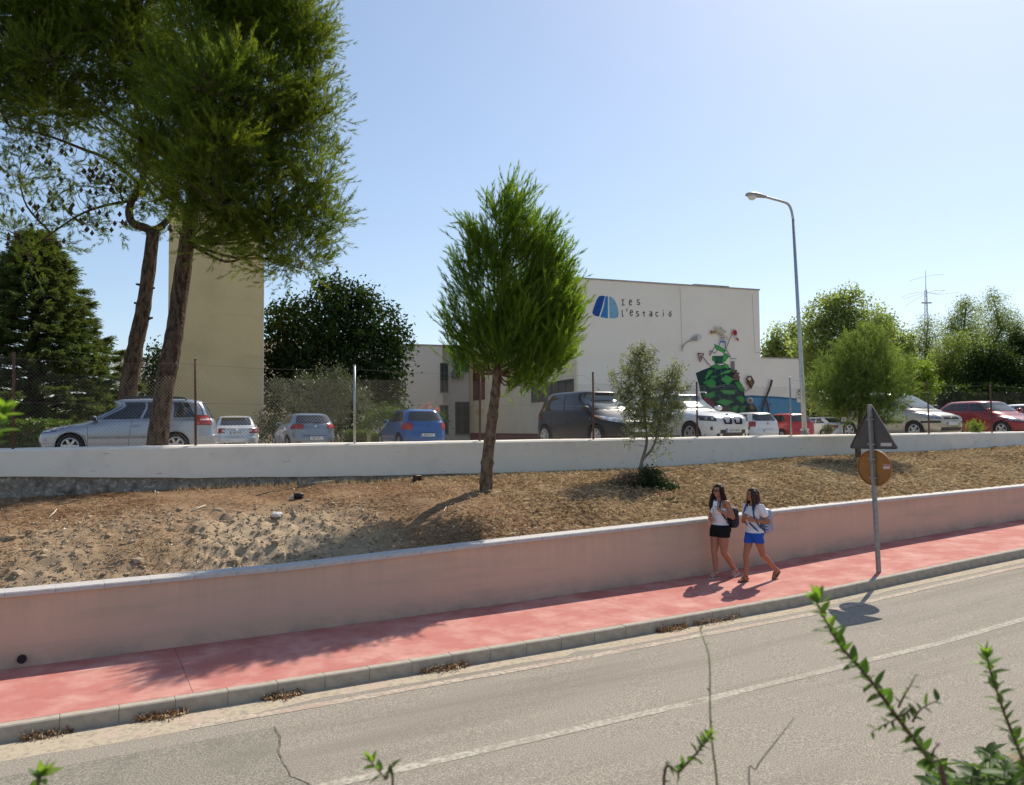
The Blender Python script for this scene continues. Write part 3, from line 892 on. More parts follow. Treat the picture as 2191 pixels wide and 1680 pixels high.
# wire chairs, poles
for pts in ([(1420, 940), (1478, 835)], [(1422, 880), (1480, 915), (1505, 875)], [(1420, 940), (1425, 880)], [(1610, 910), (1660, 972), (1720, 972)], [(1600, 860), (1655, 950)]):
    p.line(pts, 6, (0.07, 0.06, 0.05))
p.line([(1345, 960), (1420, 1050)], 9, (0.10, 0.10, 0.10))
p.poly([(1283, 906), (1360, 914), (1311, 1016)], (0.26, 0.04, 0.04)); p.poly([(1297, 918), (1344, 923), (1313, 990)], (0.60, 0.57, 0.53))
p.line([(1308, 930), (1328, 962)], 7, K); p.line([(1330, 930), (1312, 955), (1322, 975)], 6, K)
# painted lamp
p.line([(1108, 890), (1108, 830)], 9, (0.32, 0.28, 0.25)); p.line([(1112, 850), (1130, 815), (1165, 785), (1205, 768)], 9, (0.19, 0.18, 0.17))
p.poly([(1200, 770), (1225, 735), (1270, 708), (1290, 704), (1285, 770), (1240, 772)], (0.33, 0.32, 0.29)); p.poly([(1287, 704), (1325, 704), (1331, 735), (1300, 770), (1275, 765)], (0.62, 0.60, 0.55))
# child with a paper hat, looking glass and wind sock
p.line([(1528, 825), (1535, 790), (1565, 765)], 12, (0.10, 0.22, 0.42)); p.line([(1595, 860), (1600, 800), (1570, 768)], 12, (0.10, 0.22, 0.42))
p.poly([(1540, 770), (1600, 772), (1598, 790), (1530, 790)], (0.10, 0.22, 0.42))
p.poly([(1550, 705), (1582, 705), (1590, 765), (1545, 765)], (0.66, 0.64, 0.60))
for y in (716, 734, 752): p.line([(1548, y), (1587, y)], 7, (0.20, 0.03, 0.04))
p.line([(1545, 715), (1515, 700), (1500, 680)], 7, (0.42, 0.30, 0.22)); p.line([(1588, 715), (1635, 762)], 7, (0.42, 0.30, 0.22))
p.disc(1560, 678, 24, 26, (0.45, 0.33, 0.24))
p.poly([(1470, 606), (1525, 632), (1548, 606), (1560, 635), (1618, 668), (1575, 690), (1500, 670)], (0.52, 0.47, 0.38))
p.poly([(1424, 658), (1500, 662), (1500, 685), (1428, 692)], (0.38, 0.26, 0.08)); p.poly([(1424, 658), (1446, 660), (1448, 690), (1428, 692)], (0.22, 0.14, 0.05))
p.line([(1602, 860), (1690, 645)], 7, (0.20, 0.09, 0.07))
p.poly([(1690, 655), (1708, 645), (1725, 665), (1728, 700), (1700, 715), (1682, 690)], (0.42, 0.03, 0.05)); p.poly([(1700, 715), (1728, 700), (1735, 735), (1712, 745)], (0.64, 0.60, 0.58)); p.poly([(1712, 745), (1735, 735), (1748, 770), (1738, 776)], (0.42, 0.03, 0.05))
# round fruit and branches on the right, seated figure
p.poly([(1830, 1200), (1850, 1168), (1885, 1165), (1905, 1195), (1925, 1240), (1900, 1285), (1888, 1320), (1860, 1285), (1840, 1250)], (0.10, 0.06, 0.035)); p.poly([(1842, 1200), (1870, 1175), (1890, 1200), (1870, 1225)], (0.58, 0.52, 0.42)); p.poly([(1870, 1230), (1890, 1210), (1905, 1240), (1885, 1280)], (0.26, 0.13, 0.05))
p.line([(1875, 1300), (1800, 1365)], 7, (0.16, 0.10, 0.06))
p.disc(1876, 1440, 34, 34, (0.55, 0.52, 0.44)); p.disc(1874, 1446, 22, 24, (0.26, 0.17, 0.11))
p.poly([(1850, 1480), (1910, 1480), (1960, 1560), (1975, 1640), (1860, 1640)], (0.045, 0.05, 0.045)); p.poly([(1870, 1490), (1905, 1490), (1925, 1540), (1880, 1540)], (0.26, 0.18, 0.08))
p.line([(2120, 1210), (2100, 1290), (2060, 1390), (2020, 1500), (2000, 1620)], 24, (0.06, 0.05, 0.055)); p.line([(2055, 1440), (2075, 1520), (2090, 1600)], 20, (0.06, 0.05, 0.055)); p.line([(2070, 1520), (2105, 1470)], 10, (0.06, 0.05, 0.055))
p.build('mural', gym)
p = Paint(); p.line([(1082, 140), (1108, 830)], 3.2, (0.30, 0.27, 0.25)); p.build('wall_seam', gym)
p = Paint(); p.line([(1896, 238), (1930, 905)], 3.2, (0.30, 0.27, 0.25)); p.line([(1930, 905), (2010, 900)], 3.2, (0.30, 0.27, 0.25))
p.build('wall_seam', gym)
sg = on_facade(1713, 846, 0.03)
box_obj('notice_plate', sg, (0.55, 0.03, 0.8), M_white, gym, Matrix.Rotation(math.atan2(E1.y, E1.x), 3, 'Z'))
ph = Paint()
ph.k = 40
n0 = ((1713 - 1248.9) / 0.19, (840 - 582.8) / 0.19)
ph.line(arc(n0[0], n0[1], 30, 34, 0, 360, 18), 8, K); ph.line([(n0[0] - 20, n0[1] - 24), (n0[0] + 20, n0[1] + 24)], 7, K); ph.line([(n0[0] - 36, n0[1] + 60), (n0[0] + 36, n0[1] + 60)], 7, K)
ph.build('notice_symbol', gym)
# ================================================================== FENCE
def t_of(x):
    """fence station seen at picture x"""
    u = (x - 1095.5) / FPX
    # (FA.x + FD.x t) = u' (FA.y + FD.y t), with u' from the tilted ray near eye height
    r = ray(x, 930); u = r.x
    return (u * FA.y - FA.x) / (FD.x - u * FD.y)
fence = empty('chain_link_fence', (*fp(0), CZ - 0.3), 'chain link fence on thin posts along the top of the white wall', 'fence')
posts = [(27, 1.37, 0), (420, 1.34, 0), (762, 1.31, 1), (1031, 1.30, 0), (1275, 1.30, 0), (1498, 1.12, 0), (1700, 1.31, 2), (1850, 1.31, 0), (1995, 1.32, 0), (2130, 1.30, 0)]
tp = [t_of(p[0]) for p in posts]
ptop = [p[1] for p in posts]
for k in range(5):
    tp.append(tp[-1] + 3.0); ptop.append(1.3)
for k in range(3):
    tp.insert(0, tp[0] - 3.0); ptop.insert(0, 1.35)
rng = random.Random(4)
for i, t in enumerate(tp):
    x, y = fp(t, -0.11)
    lean = rng.uniform(-0.02, 0.02)
    galv = 2 < i - 3 + 0 < 2 or i in (5, 9)
    m = M_galv if galv else M_rust
    p0 = Vector((x, y, CZ - 0.36)); p1 = Vector((x + FD.x * lean, y + FD.y * lean, CZ + ptop[i]))
    po = tube_obj('post', [([p0, p1], 0.024)], m, fence, 8)
    if galv: po['label'] = 'bright galvanised post'
    tube_obj('post_cap', [([p1, p1 + Vector((0, 0, 0.012)), p1 + Vector((0, 0, 0.02))], [0.027, 0.027, 0.012])], m, po, 8)
tA, tB = tp[0], tp[-1]
def topz(t): 
    i = max(0, min(len(tp) - 2, int(np.searchsorted(tp, t)) - 1))
    q = (t - tp[i]) / (tp[i + 1] - tp[i])
    return min(ptop[i], ptop[i + 1]) * 1.0 - 0.06 - 0.05 * math.sin(PI * max(0, min(1, q))) if ptop[i] > 1.2 and ptop[i + 1] > 1.2 else 1.03
vs, fs = [], []
zlo = -0.27
HN = 1.55
def fpt(t, z):
    x, y = fp(t, -0.085 + 0.02 * math.sin(t * 1.7 + z * 2) + 0.012 * math.sin(t * 5 + z))
    return Vector((x, y, CZ + z + 0.01 * math.sin(t * 3.1)))
paths = []
pitch = 0.066
n = int((tB - tA + HN) / pitch)
for k in range(n):
    for sg_ in (1, -1):
        t0 = tA + k * pitch - (HN if sg_ > 0 else 0)
        pts = []
        for q in np.linspace(0, 1, 7):
            t = t0 + sg_ * HN * q if sg_ > 0 else t0 - HN * q + 0.0
            z = zlo + HN * q
            if tA < t < tB and z < topz(t) + 0.02: pts.append(fpt(t, z))
        if len(pts) > 1: paths.append((pts, 0.0017))
v, f = tube_data(paths, 3, cap=False)
net = mesh_obj('wire_netting', v, f, M_wire, fence)
net['kind'] = 'stuff'
for zz in (None, 0.5, -0.22):
    pts = []
    for t in np.linspace(tA, tB, 150):
        z = topz(t) if zz is None else zz + 0.01 * math.sin(t * 2)
        x, y = fp(t, -0.082); pts.append((x, y, CZ + z))
    tube_obj('line_wire', [(pts, 0.0032)], M_wire, fence, 4)

# ================================================================== LAMP POST
Ll = empty('street_lamp', (0, 0, 0), 'tall grey street lamp with one arm reaching left above the parked cars', 'street lamp')
base = at(1723, 938, 25.8); 
base.z = lotz(base.x, base.y) - 0.05
Ll.location = base
top = at(1697, 470, 25.8); bend = at(1686, 437, 25.8)
arm0 = at(1672, 431, 25.7); head0 = at(1636, 421, 25.6); head1 = at(1595, 417, 25.5)
mid_ = base.lerp(top, 0.5)
tube_obj('pole', [([base, base.lerp(top, 0.25), mid_, top], [0.085, 0.075, 0.062, 0.046])], M_galv, Ll, 14)
tube_obj('base_plate', [([base, base + Vector((0, 0, 0.35)), base + Vector((0, 0, 0.37))], [0.14, 0.13, 0.09])], M_galv2, Ll, 12)
tube_obj('arm', [(smooth_path([top, at(1693, 450, 25.8), bend, arm0, head0], 6), 0.042)], M_galv, Ll, 10)
def head(p0, p1):
    d = (p1 - p0); L = d.length; d.normalize()
    side = d.cross(Vector((0, 0, 1))).normalized(); up = side.cross(d).normalized()
    bm = bmesh.new()
    prof = [(0, .05, .05, .05), (0.12, .07, .07, .05), (0.3, .12, .10, .045), (0.55, .155, .115, .04), (0.8, .15, .10, .035), (0.95, .10, .06, .03), (1.0, .02, .015, .01)]
    rings = []
    for q, w, h, b in prof:
        c = p0 + d * (L * q)
        r = []
        for k in range(14):
            a = 2 * PI * k / 14
            r.append(bm.verts.new(c + side * (w * math.cos(a)) + up * ((h if math.sin(a) > 0 else b) * math.sin(a))))
        rings.append(r)
    for a, b in zip(rings[:-1], rings[1:]):
        for k in range(14): bm.faces.new((a[k], a[(k + 1) % 14], b[(k + 1) % 14], b[k]))
    bm.faces.new(rings[0][::-1]); bm.faces.new(rings[-1])
    bmesh.ops.recalc_face_normals(bm, faces=bm.faces[:])
    hd = bm_obj('lamp_head', bm, mat('lamp_grey', (0.33, 0.33, 0.32), 0.5, metal=0.2), Ll, smooth=True)
    bm = bmesh.new()
    bmesh.ops.create_uvsphere(bm, u_segments=16, v_segments=10, radius=1)
    M = Matrix((d * (L * 0.22), side * 0.125, up * 0.13)).transposed().to_4x4(); M.translation = p0 + d * (L * 0.66) - up * 0.03
    bmesh.ops.transform(bm, matrix=M, verts=bm.verts)
    bm_obj('diffuser', bm, mat('lamp_diffuser', (0.75, 0.74, 0.68), 0.25), hd, smooth=True)
head(head0, head1)

# ================================================================== ROAD SIGN (seen from behind)
sx, sy = rp(2.36, 1.72)
sz = float(zpav(2.36))
sgn = empty('road_sign', (sx, sy, sz), 'triangular and round traffic signs seen from behind on one grey pole', 'traffic sign')
M_signback = mat('sign_back_grey', (0.115, 0.105, 0.095), 0.6, metal=0.2, var=((0.085, 0.08, 0.07), 3, 4, 0.45, 0.7))
M_signor = mat('sign_back_orange', (0.36, 0.165, 0.035), 0.65, var=((0.29, 0.125, 0.03), 4, 5, 0.45, 0.7))
M_red = mat('sign_red', (0.50, 0.05, 0.04), 0.5)
M_sticker = mat('sticker_white', (0.62, 0.55, 0.52), 0.6)
PB = Vector((sx, sy, sz)); tilt = Vector((-0.055, 0.0, 1.0))
ph_ = 2.84
PT = PB + Vector((-0.075, 0.0, ph_ - 0.02))
R = Matrix.Rotation(math.atan2(RD.y, RD.x) + 0.12, 3, 'Z')
AX = R @ Vector((1, 0, 0)); LAT = R @ Vector((0, -1, 0))        # sign faces along AX (away from us); LAT across the plate
# box section pole
bm = bmesh.new()
add_box(bm, (PB + PT) / 2, (0.045, 0.085, (PT - PB).length), (PT - PB).to_track_quat('Z', 'Y').to_matrix() @ Matrix.Rotation(math.atan2(RD.y, RD.x), 3, 'Z'), bevel=0.006)
bm_obj('pole', bm, M_galv2, sgn)
def on_sign(a, z, k):
    q = PB.lerp(PT, z / ph_)
    return Vector((q.x, q.y, sz + z - 0.055)) + LAT * a + AX * k
def plate(name, outline, k0, k1, m, par=sgn):
    n = len(outline)
    v = [on_sign(a, z, k0) for a, z in outline] + [on_sign(a, z, k1) for a, z in outline]
    f = [tuple(range(n)), tuple(reversed(range(n, 2 * n)))] + [(i, n + i, n + (i + 1) % n, (i + 1) % n) for i in range(n)]
    o = mesh_obj(name, v, f, m, par)
    bm = bmesh.new(); bm.from_mesh(o.data); bmesh.ops.recalc_face_normals(bm, faces=bm.faces[:]); bm.to_mesh(o.data); bm.free()
    return o
def rounded(poly, r, n=5):
    out = []
    N = len(poly)
    for i in range(N):
        p0, p1, p2 = Vector(poly[i - 1]), Vector(poly[i]), Vector(poly[(i + 1) % N])
        a = (p0 - p1).normalized(); b = (p2 - p1).normalized()
        for k in range(n + 1):
            q = k / n
            out.append(tuple((p1 + a * r * (1 - q)) .lerp(p1 + b * r * q, q)))
    return out
zt_, zb_ = 2.83, 2.12
tri = rounded([(-0.44, zb_), (0.44, zb_), (0, zt_ + 0.06)], 0.07)
tpl = plate('triangle_plate', tri, 0.055, 0.062, M_signback)
cxm = lambda L, c, k: [(c[0] + (a - c[0]) * k, c[1] + (z - c[1]) * k) for a, z in L]
plate('red_front', tri, 0.0625, 0.068, M_red, tpl)
# folded rim standing towards us
n = len(tri)
inn = cxm(tri, (0, 2.36), 0.975)
v = [on_sign(a, z, 0.054) for a, z in tri] + [on_sign(a, z, 0.030) for a, z in tri] + [on_sign(a, z, 0.030) for a, z in inn] + [on_sign(a, z, 0.054) for a, z in inn]
f = []
for q in range(3):
    for i in range(n): f.append((q * n + i, (q + 1) * n + i, (q + 1) * n + (i + 1) % n, q * n + (i + 1) % n))
mesh_obj('rim', v, f, M_signback, tpl)
disc = [(0.305 * math.cos(2 * PI * i / 36), 1.80 + 0.305 * math.sin(2 * PI * i / 36)) for i in range(36)]
dpl = plate('round_plate', disc, 0.055, 0.062, M_signor)
plate('red_front', disc, 0.0625, 0.068, M_red, dpl)
inn = cxm(disc, (0, 1.80), 0.965)
n = 36
v = [on_sign(a, z, 0.054) for a, z in disc] + [on_sign(a, z, 0.030) for a, z in disc] + [on_sign(a, z, 0.030) for a, z in inn] + [on_sign(a, z, 0.054) for a, z in inn]
f = []
for q in range(3):
    for i in range(n): f.append((q * n + i, (q + 1) * n + i, (q + 1) * n + (i + 1) % n, q * n + (i + 1) % n))
mesh_obj('rim', v, f, M_signor, dpl)
plate('sticker', [(0.13, 2.17), (0.32, 2.17), (0.32, 2.225), (0.13, 2.225)], 0.0525, 0.0545, M_sticker, tpl)
plate('sticker', [(0.15, 1.79), (0.27, 1.79), (0.27, 1.865), (0.15, 1.865)], 0.0525, 0.0545, M_sticker, dpl)
for k in range(5):
    plate('sticker_print', [(0.155 + 0.022 * k, 1.835), (0.170 + 0.022 * k, 1.835), (0.170 + 0.022 * k, 1.858), (0.155 + 0.022 * k, 1.858)], 0.050, 0.0522, M_red, dpl)
for z in (2.20, 2.62, 1.95, 1.64):
    q = on_sign(0, z, 0)
    box_obj('clamp', q, (0.075, 0.115, 0.03), M_galv2, sgn, R)

# ================================================================== ANTENNA MAST far away
Y = 120.0
am = empty('antenna_mast', at(1984, 900, Y), 'thin lattice radio mast with curved aerials above the distant trees', 'antenna')
M_mast = mat('mast_steel', (0.50, 0.52, 0.55), 0.5, metal=0.4)
b0, t0 = at(1984.5, 760, Y), at(1981, 620, Y)
legs = []
for a in range(3):
    d = Vector((math.cos(a * 2.09 + 0.3), math.sin(a * 2.09 + 0.3), 0)) * 0.32
    legs.append((b0 + d * 1.5, t0 + d * 0.5))
paths = [([p, q], 0.036) for p, q in legs]
for k in range(14):
    q0, q1 = k / 14, (k + 1) / 14
    for a in range(3):
        b = (a + 1) % 3
        paths.append(([legs[a][0].lerp(legs[a][1], q0), legs[b][0].lerp(legs[b][1], q1)], 0.028))
        paths.append(([legs[a][0].lerp(legs[a][1], q0), legs[b][0].lerp(legs[b][1], q0)], 0.022))
tube_obj('lattice', paths, M_mast, am, 4)
tube_obj('top_pole', [([t0, at(1980, 578, Y)], [0.06, 0.025])], M_mast, am, 6)
tube_obj('platform', [([at(1972, 648, Y), at(1993, 648, Y)], 0.12)], M_mast, am, 5)
for pts in ([(1945, 602), (1962, 596), (1981, 592), (2000, 588.5), (2019, 587.5)], [(1928, 637), (1950, 628), (1980, 625), (2005, 628.5), (2022, 620)], [(1933, 641), (1958, 632), (1982, 627), (2004, 622), (2022, 621)], [(1937, 655), (1960, 640), (1985, 628), (2010, 630), (2052, 625)], [(1962, 682), (1984, 680), (1992, 684)], [(1958, 692), (1984, 688), (1990, 686)]):
    tube_obj('aerial', [(smooth_path([at(x, y, Y) for x, y in pts], 4), 0.022)], M_mast, am, 4)

# ================================================================== FOLIAGE TOOLS
def unit(a): return a / np.maximum(np.linalg.norm(a, axis=-1, keepdims=True), 1e-9)
def rand_dirs(n): return unit(RNG.normal(size=(n, 3)))
def needles(P, D, L, k, nl, nw, spread=(0.35, 0.9), tuft_tint=None):
    """k needles along each shoot; returns triangles and tints"""
    n = len(P)
    t = RNG.uniform(0.0, 1.0, (n, k))
    base = P[:, None, :] + D[:, None, :] * (t * L[:, None])[..., None]
    r = RNG.normal(size=(n, k, 3))
    r -= (r * D[:, None, :]).sum(-1, keepdims=True) * D[:, None, :]
    r = unit(r)
    a = RNG.uniform(spread[0], spread[1], (n, k))[..., None] * (1.15 - 0.6 * t[..., None])
    nd = unit(D[:, None, :] * np.cos(a) + r * np.sin(a))
    ln = nl * RNG.uniform(0.7, 1.2, (n, k))[..., None]
    side = unit(np.cross(nd, RNG.normal(size=(n, k, 3)))) * (nw * 0.5)
    V = np.stack([base - side, base + side, base + nd * ln], axis=2).reshape(-1, 3)
    tt = RNG.uniform(0, 1, n) if tuft_tint is None else tuft_tint
    tint = np.clip(tt[:, None] * 0.7 + RNG.uniform(0, 0.3, (n, k)), 0, 1).reshape(-1)
    return V, tint
def leaves(P, size, up=0.4, aspect=0.5, droop=None, tint=None):
    """one folded diamond leaf (two triangles as a quad) at every point"""
    n = len(P)
    d = rand_dirs(n)
    if droop is not None: d = unit(d + np.array(droop))
    nn = rand_dirs(n) + np.array([0, 0, up * 2])
    s = unit(np.cross(d, nn))
    L = size * RNG.uniform(0.65, 1.25, n)[:, None]
    w = L * aspect * 0.5
    V = np.stack([P, P + d * L * 0.5 + s * w, P + d * L, P + d * L * 0.45 - s * w], axis=1).reshape(-1, 3)
    return V, (RNG.uniform(0, 1, n) if tint is None else np.clip(tint + RNG.uniform(-0.2, 0.2, n), 0, 1))
def in_lobes(lobes, n, shell=0.5):
    """points inside ellipsoid lobes [(centre, (rx, ry, rz), weight)], biased outward; returns points, outward directions, lobe index"""
    w = np.array([l[2] * l[1][0] * l[1][2] for l in lobes]); w = w / w.sum()
    idx = RNG.choice(len(lobes), n, p=w)
    d = rand_dirs(n)
    r = RNG.uniform(0, 1, n) ** shell
    C = np.array([l[0] for l in lobes])[idx]; S = np.array([l[1] for l in lobes])[idx]
    return C + d * S * r[:, None], d, idx
def px_lobes(lst, Y, ry=0.8, squash=1.0):
    """lobes given as picture x, y, radius(px), depth offset (m), weight"""
    out = []
    for l in lst:
        x, y, r = l[:3]; dy = l[3] if len(l) > 3 else 0; w = l[4] if len(l) > 4 else 1
        Yl = Y + dy
        R_ = r * Yl / FPX
        out.append((tuple(at(x, y, Yl)), (R_, R_ * ry, R_ * squash), w))
    return out
def grow_twigs(root_pts, targets, r0=0.02, jitter=0.15, sides=4, bend=0.3):
    """thin limbs from the nearest root point to each target"""
    paths = []
    R0 = np.array(root_pts)
    for T in targets:
        d = np.linalg.norm(R0 - T, axis=1) + np.maximum(0, R0[:, 2] - T[2]) * 1.2
        a = Vector(R0[int(np.argmin(d))]); b = Vector(T)
        L = (b - a).length
        if L < 0.05: continue
        m1 = a.lerp(b, 0.35) + Vector(RNG.normal(size=3) * jitter * L * 0.3) - Vector((0, 0, bend * L * 0.12))
        m2 = a.lerp(b, 0.7) + Vector(RNG.normal(size=3) * jitter * L * 0.25)
        paths.append(([a, m1, m2, b], [r0, r0 * 0.75, r0 * 0.5, r0 * 0.25]))
    return paths

M_pine = leaf_mat('pine_needles', (0.046, 0.072, 0.012), (0.125, 0.162, 0.020), (0.29, 0.30, 0.036), 0.56, 0.5, 0.25)
M_pine2 = leaf_mat('young_pine_needles', (0.07, 0.125, 0.022), (0.155, 0.235, 0.032), (0.31, 0.37, 0.055), 0.6, 0.5, 0.25)
M_cedar = leaf_mat('cedar_sprays', (0.05, 0.07, 0.028), (0.115, 0.145, 0.05), (0.23, 0.25, 0.09), 0.4, 0.6, 0.2)
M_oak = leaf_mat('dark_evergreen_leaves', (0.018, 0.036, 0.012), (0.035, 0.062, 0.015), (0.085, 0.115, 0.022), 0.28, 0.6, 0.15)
M_olive = leaf_mat('olive_leaves', (0.075, 0.09, 0.045), (0.13, 0.15, 0.075), (0.22, 0.24, 0.14), 0.25, 0.45, 0.4, (1.2, 1.25, 0.7))
M_sap = leaf_mat('sapling_leaves', (0.11, 0.13, 0.055), (0.20, 0.22, 0.10), (0.35, 0.37, 0.22), 0.42, 0.45, 0.35, (1.2, 1.25, 0.7))
M_poplar = leaf_mat('poplar_leaves', (0.13, 0.165, 0.065), (0.24, 0.28, 0.11), (0.40, 0.43, 0.22), 0.55, 0.6, 0.2)
M_hedge = leaf_mat('hedge_leaves', (0.045, 0.085, 0.015), (0.09, 0.14, 0.025), (0.17, 0.21, 0.045), 0.35, 0.5, 0.25)
M_yellow = leaf_mat('yellow_green_leaves', (0.11, 0.17, 0.02), (0.19, 0.26, 0.03), (0.30, 0.36, 0.05), 0.45, 0.5, 0.25)
M_shrub = leaf_mat('dark_shrub_leaves', (0.015, 0.030, 0.012), (0.03, 0.055, 0.018), (0.07, 0.10, 0.03), 0.25, 0.5, 0.25)
M_cone = mat('pine_cone', (0.06, 0.04, 0.028), 0.9, spec=0.1)

def sprig_pine(name, lobes, n_sprig, per, k, nl, nw, m, parent, up=0.45, sl=(0.25, 0.5), shoot=(0.10, 0.2), roots=None, twig_r=0.012, shell=0.45, tint_hi=None):
    """pine crown: sprigs growing outward, each set with needle shoots"""
    P, D, idx = in_lobes(lobes, n_sprig, shell)
    D = unit(D * np.array([1, 1, 0.8]) + np.array([0, 0, up]) + RNG.normal(size=D.shape) * 0.35)
    SL = RNG.uniform(*sl, n_sprig)
    t = np.linspace(0.05, 1.0, per)[None, :] + RNG.uniform(-0.08, 0.08, (n_sprig, per))
    SP = P[:, None, :] + D[:, None, :] * (SL[:, None] * t)[..., None]
    r = RNG.normal(size=(n_sprig, per, 3))
    SD = unit(D[:, None, :] + 0.75 * unit(r) * (1.1 - 0.8 * t)[..., None] + np.array([0, 0, up * 0.5]))
    SP = SP.reshape(-1, 3); SD = SD.reshape(-1, 3)
    L = RNG.uniform(*shoot, len(SP))
    tt = np.repeat(RNG.uniform(0, 1, n_sprig) * 0.6 + RNG.uniform(0, 0.4, len(lobes))[idx], per)
    V, tint = needles(SP, SD, L, k, nl, nw, tuft_tint=np.clip(tt, 0, 1))
    soup(name, V, 3, m, parent, tint)
    return P, D, SL

def limb(pts, r0, r1, n=5):
    sp = smooth_path(pts, n)
    return (sp, [r0 + (r1 - r0) * i / (len(sp) - 1) for i in range(len(sp))])
def bumpy(path, amp, seed=1):
    """knobbly trunk: wobble the radii"""
    pts, rad = path
    return (pts, [r * (1 + amp * float(vnoise(i * 0.9, seed))) for i, r in enumerate(rad)])

# ------------------------------------------------------------------ the two big pines on the left
YB = 19.3
pB = empty('pine_tree', at(338, 958, YB - 0.2), 'big leaning pine with grey brown trunk rising in front of the silver people carrier', 'tree')
trB = [at(338, 985, YB - 0.3), at(337, 950, YB - 0.3), at(352, 830, YB - 0.3), at(372, 720, YB - 0.2), at(386, 620, YB), at(400, 520, YB), at(413, 440, YB + 0.2), at(428, 330, YB + 0.4), at(452, 200, YB + 0.6), at(470, 60, YB + 0.8), at(480, -90, YB + 1)]
pth = bumpy(limb(trB, 0.25, 0.115, 7), 0.12)
tube_obj('trunk', [pth], M_bark, pB, 14)
LB = [(738, 452, 20, -.3), (732, 335, 18, 0), (728, 238, 18, .2), (708, 560, 22, -.6), (705, 130, 20, .3), (712, 505, 20, -.4), (620, 110, 105, .5), (560, 30, 110, 1), (655, 210, 80, .3), (600, 300, 110, 0), (650, 400, 70, -.4), (690, 468, 52, -.3), (650, 535, 62, -.6), (570, 490, 80, -.8), (510, 400, 100, -.6), (430, 300, 110, -1.2), (410, 170, 110, -1), (460, 50, 115, 0), (520, 200, 100, -1.4), (340, 330, 85, -.8), (470, 520, 45, -.8, .7), (420, 450, 60, -.9), (700, 330, 38, .2), (690, 90, 42, .3), (700, 240, 40, .2), (630, -60, 120, 1), (500, -90, 130, 1), (470, 310, 60, -2.0), (450, 190, 60, -2.2), (420, 380, 55, -1.8), (600, 565, 38, -.6, .7), (540, 545, 40, -.4, .5), (660, 575, 25, -.5), (725, 470, 24, -.3), (715, 385, 22, 0), (672, 45, 40, .4)]
def clumped(lst, k=5, f=0.46, big=62):
    """break the large lobes of a crown into separate clumps"""
    out = []
    for l in lst:
        if l[2] < big: out.append(l); continue
        dy = l[3] if len(l) > 3 else 0; w = l[4] if len(l) > 4 else 1
        for q in range(k):
            a = q * 2 * PI / k + RNG.uniform(-.5, .5); r = l[2] * RNG.uniform(0.45, 0.68)
            out.append((l[0] + math.cos(a) * r, l[1] + math.sin(a) * r, l[2] * f * RNG.uniform(.85, 1.15), dy + RNG.normal() * l[2] * 0.0045, w))
        out.append((l[0], l[1], l[2] * f, dy, w))
    return out
LB = [((l[0] if l[0] < 520 else 520 + (l[0] - 520) * 0.88), l[1], l[2] * 0.95) + tuple(l[3:]) for l in LB]
LB = clumped(LB, 5, 0.42)
lobB = px_lobes(LB, YB + 0.2, 0.95, 0.70)
limbs = []
for l in lobB[::2]:
    c = Vector(l[0])
    zs = [p.z for p in trB]
    za = c.z - RNG.uniform(0.1, 0.6) * (c.xy - trB[6].xy).length
    k = min(range(5, len(trB)), key=lambda i: abs(trB[i].z - za))
    a = trB[k]
    limbs.append(limb([a, a.lerp(c, 0.4) + Vector((RNG.normal() * .12, 0, -0.1 + RNG.normal() * .1)), a.lerp(c, 0.75) + Vector((0, 0, RNG.normal() * .1)), c], 0.042, 0.014, 4))
P, D, SLn = sprig_pine('crown', lobB, 8000, 6, 16, 0.11, 0.0108, M_pine, pB, sl=(0.3, 0.75), shell=0.36)
roots = [p for L_ in limbs for p in L_[0][3:]]
tw_ = grow_twigs(roots, [tuple(p) for p in P[::9]], 0.011)
tube_obj('branch', limbs, M_bark, pB, 6)
tube_obj('twigs', tw_, M_twig, pB, 3)['kind'] = 'stuff'

YA = 25.0
pA = empty('pine_tree', at(268, 945, YA), 'dark leaning pine trunk with a crooked fork, standing behind the silver people carrier', 'tree')
trA = [at(262, 945, YA), at(272, 850, YA), at(290, 740, YA), at(305, 670, YA), at(318, 580, YA), at(328, 495, YA)]
tA1 = [at(328, 500, YA), at(312, 488, YA), at(285, 478, YA), at(276, 455, YA), at(284, 425, YA), at(302, 395, YA), at(310, 340, YA), at(300, 260, YA + .5), at(270, 150, YA + 1), at(240, 20, YA + 1)]
tA2 = [at(328, 495, YA), at(350, 480, YA), at(368, 455, YA + .3), at(380, 400, YA + .5)]
tA3 = [at(300, 395, YA), at(240, 345, YA), at(180, 320, YA), at(100, 290, YA - .5), at(20, 270, YA - .5)]
tA4 = [at(290, 428, YA), at(225, 440, YA), at(170, 460, YA - .5), at(110, 500, YA - .5), at(60, 540, YA - .5)]
tA5 = [at(302, 300, YA), at(230, 250, YA), at(130, 180, YA), at(40, 150, YA)]
tube_obj('trunk', [bumpy(limb(trA, 0.27, 0.20, 6), 0.2, 3)], M_bark, pA, 12)
mainl = [limb(tA1, 0.15, 0.06), limb(tA2, 0.13, 0.06), limb(tA3, 0.07, 0.025), limb(tA4, 0.05, 0.018), limb(tA5, 0.08, 0.03)]
stubs = []
for x, y, dx in ((318, 682, 9), (303, 610, -12), (322, 618, 9), (296, 650, -9), (318, 560, 8)):
    stubs.append(([at(x, y, YA), at(x + dx, y - 2, YA)], [0.05, 0.03]))
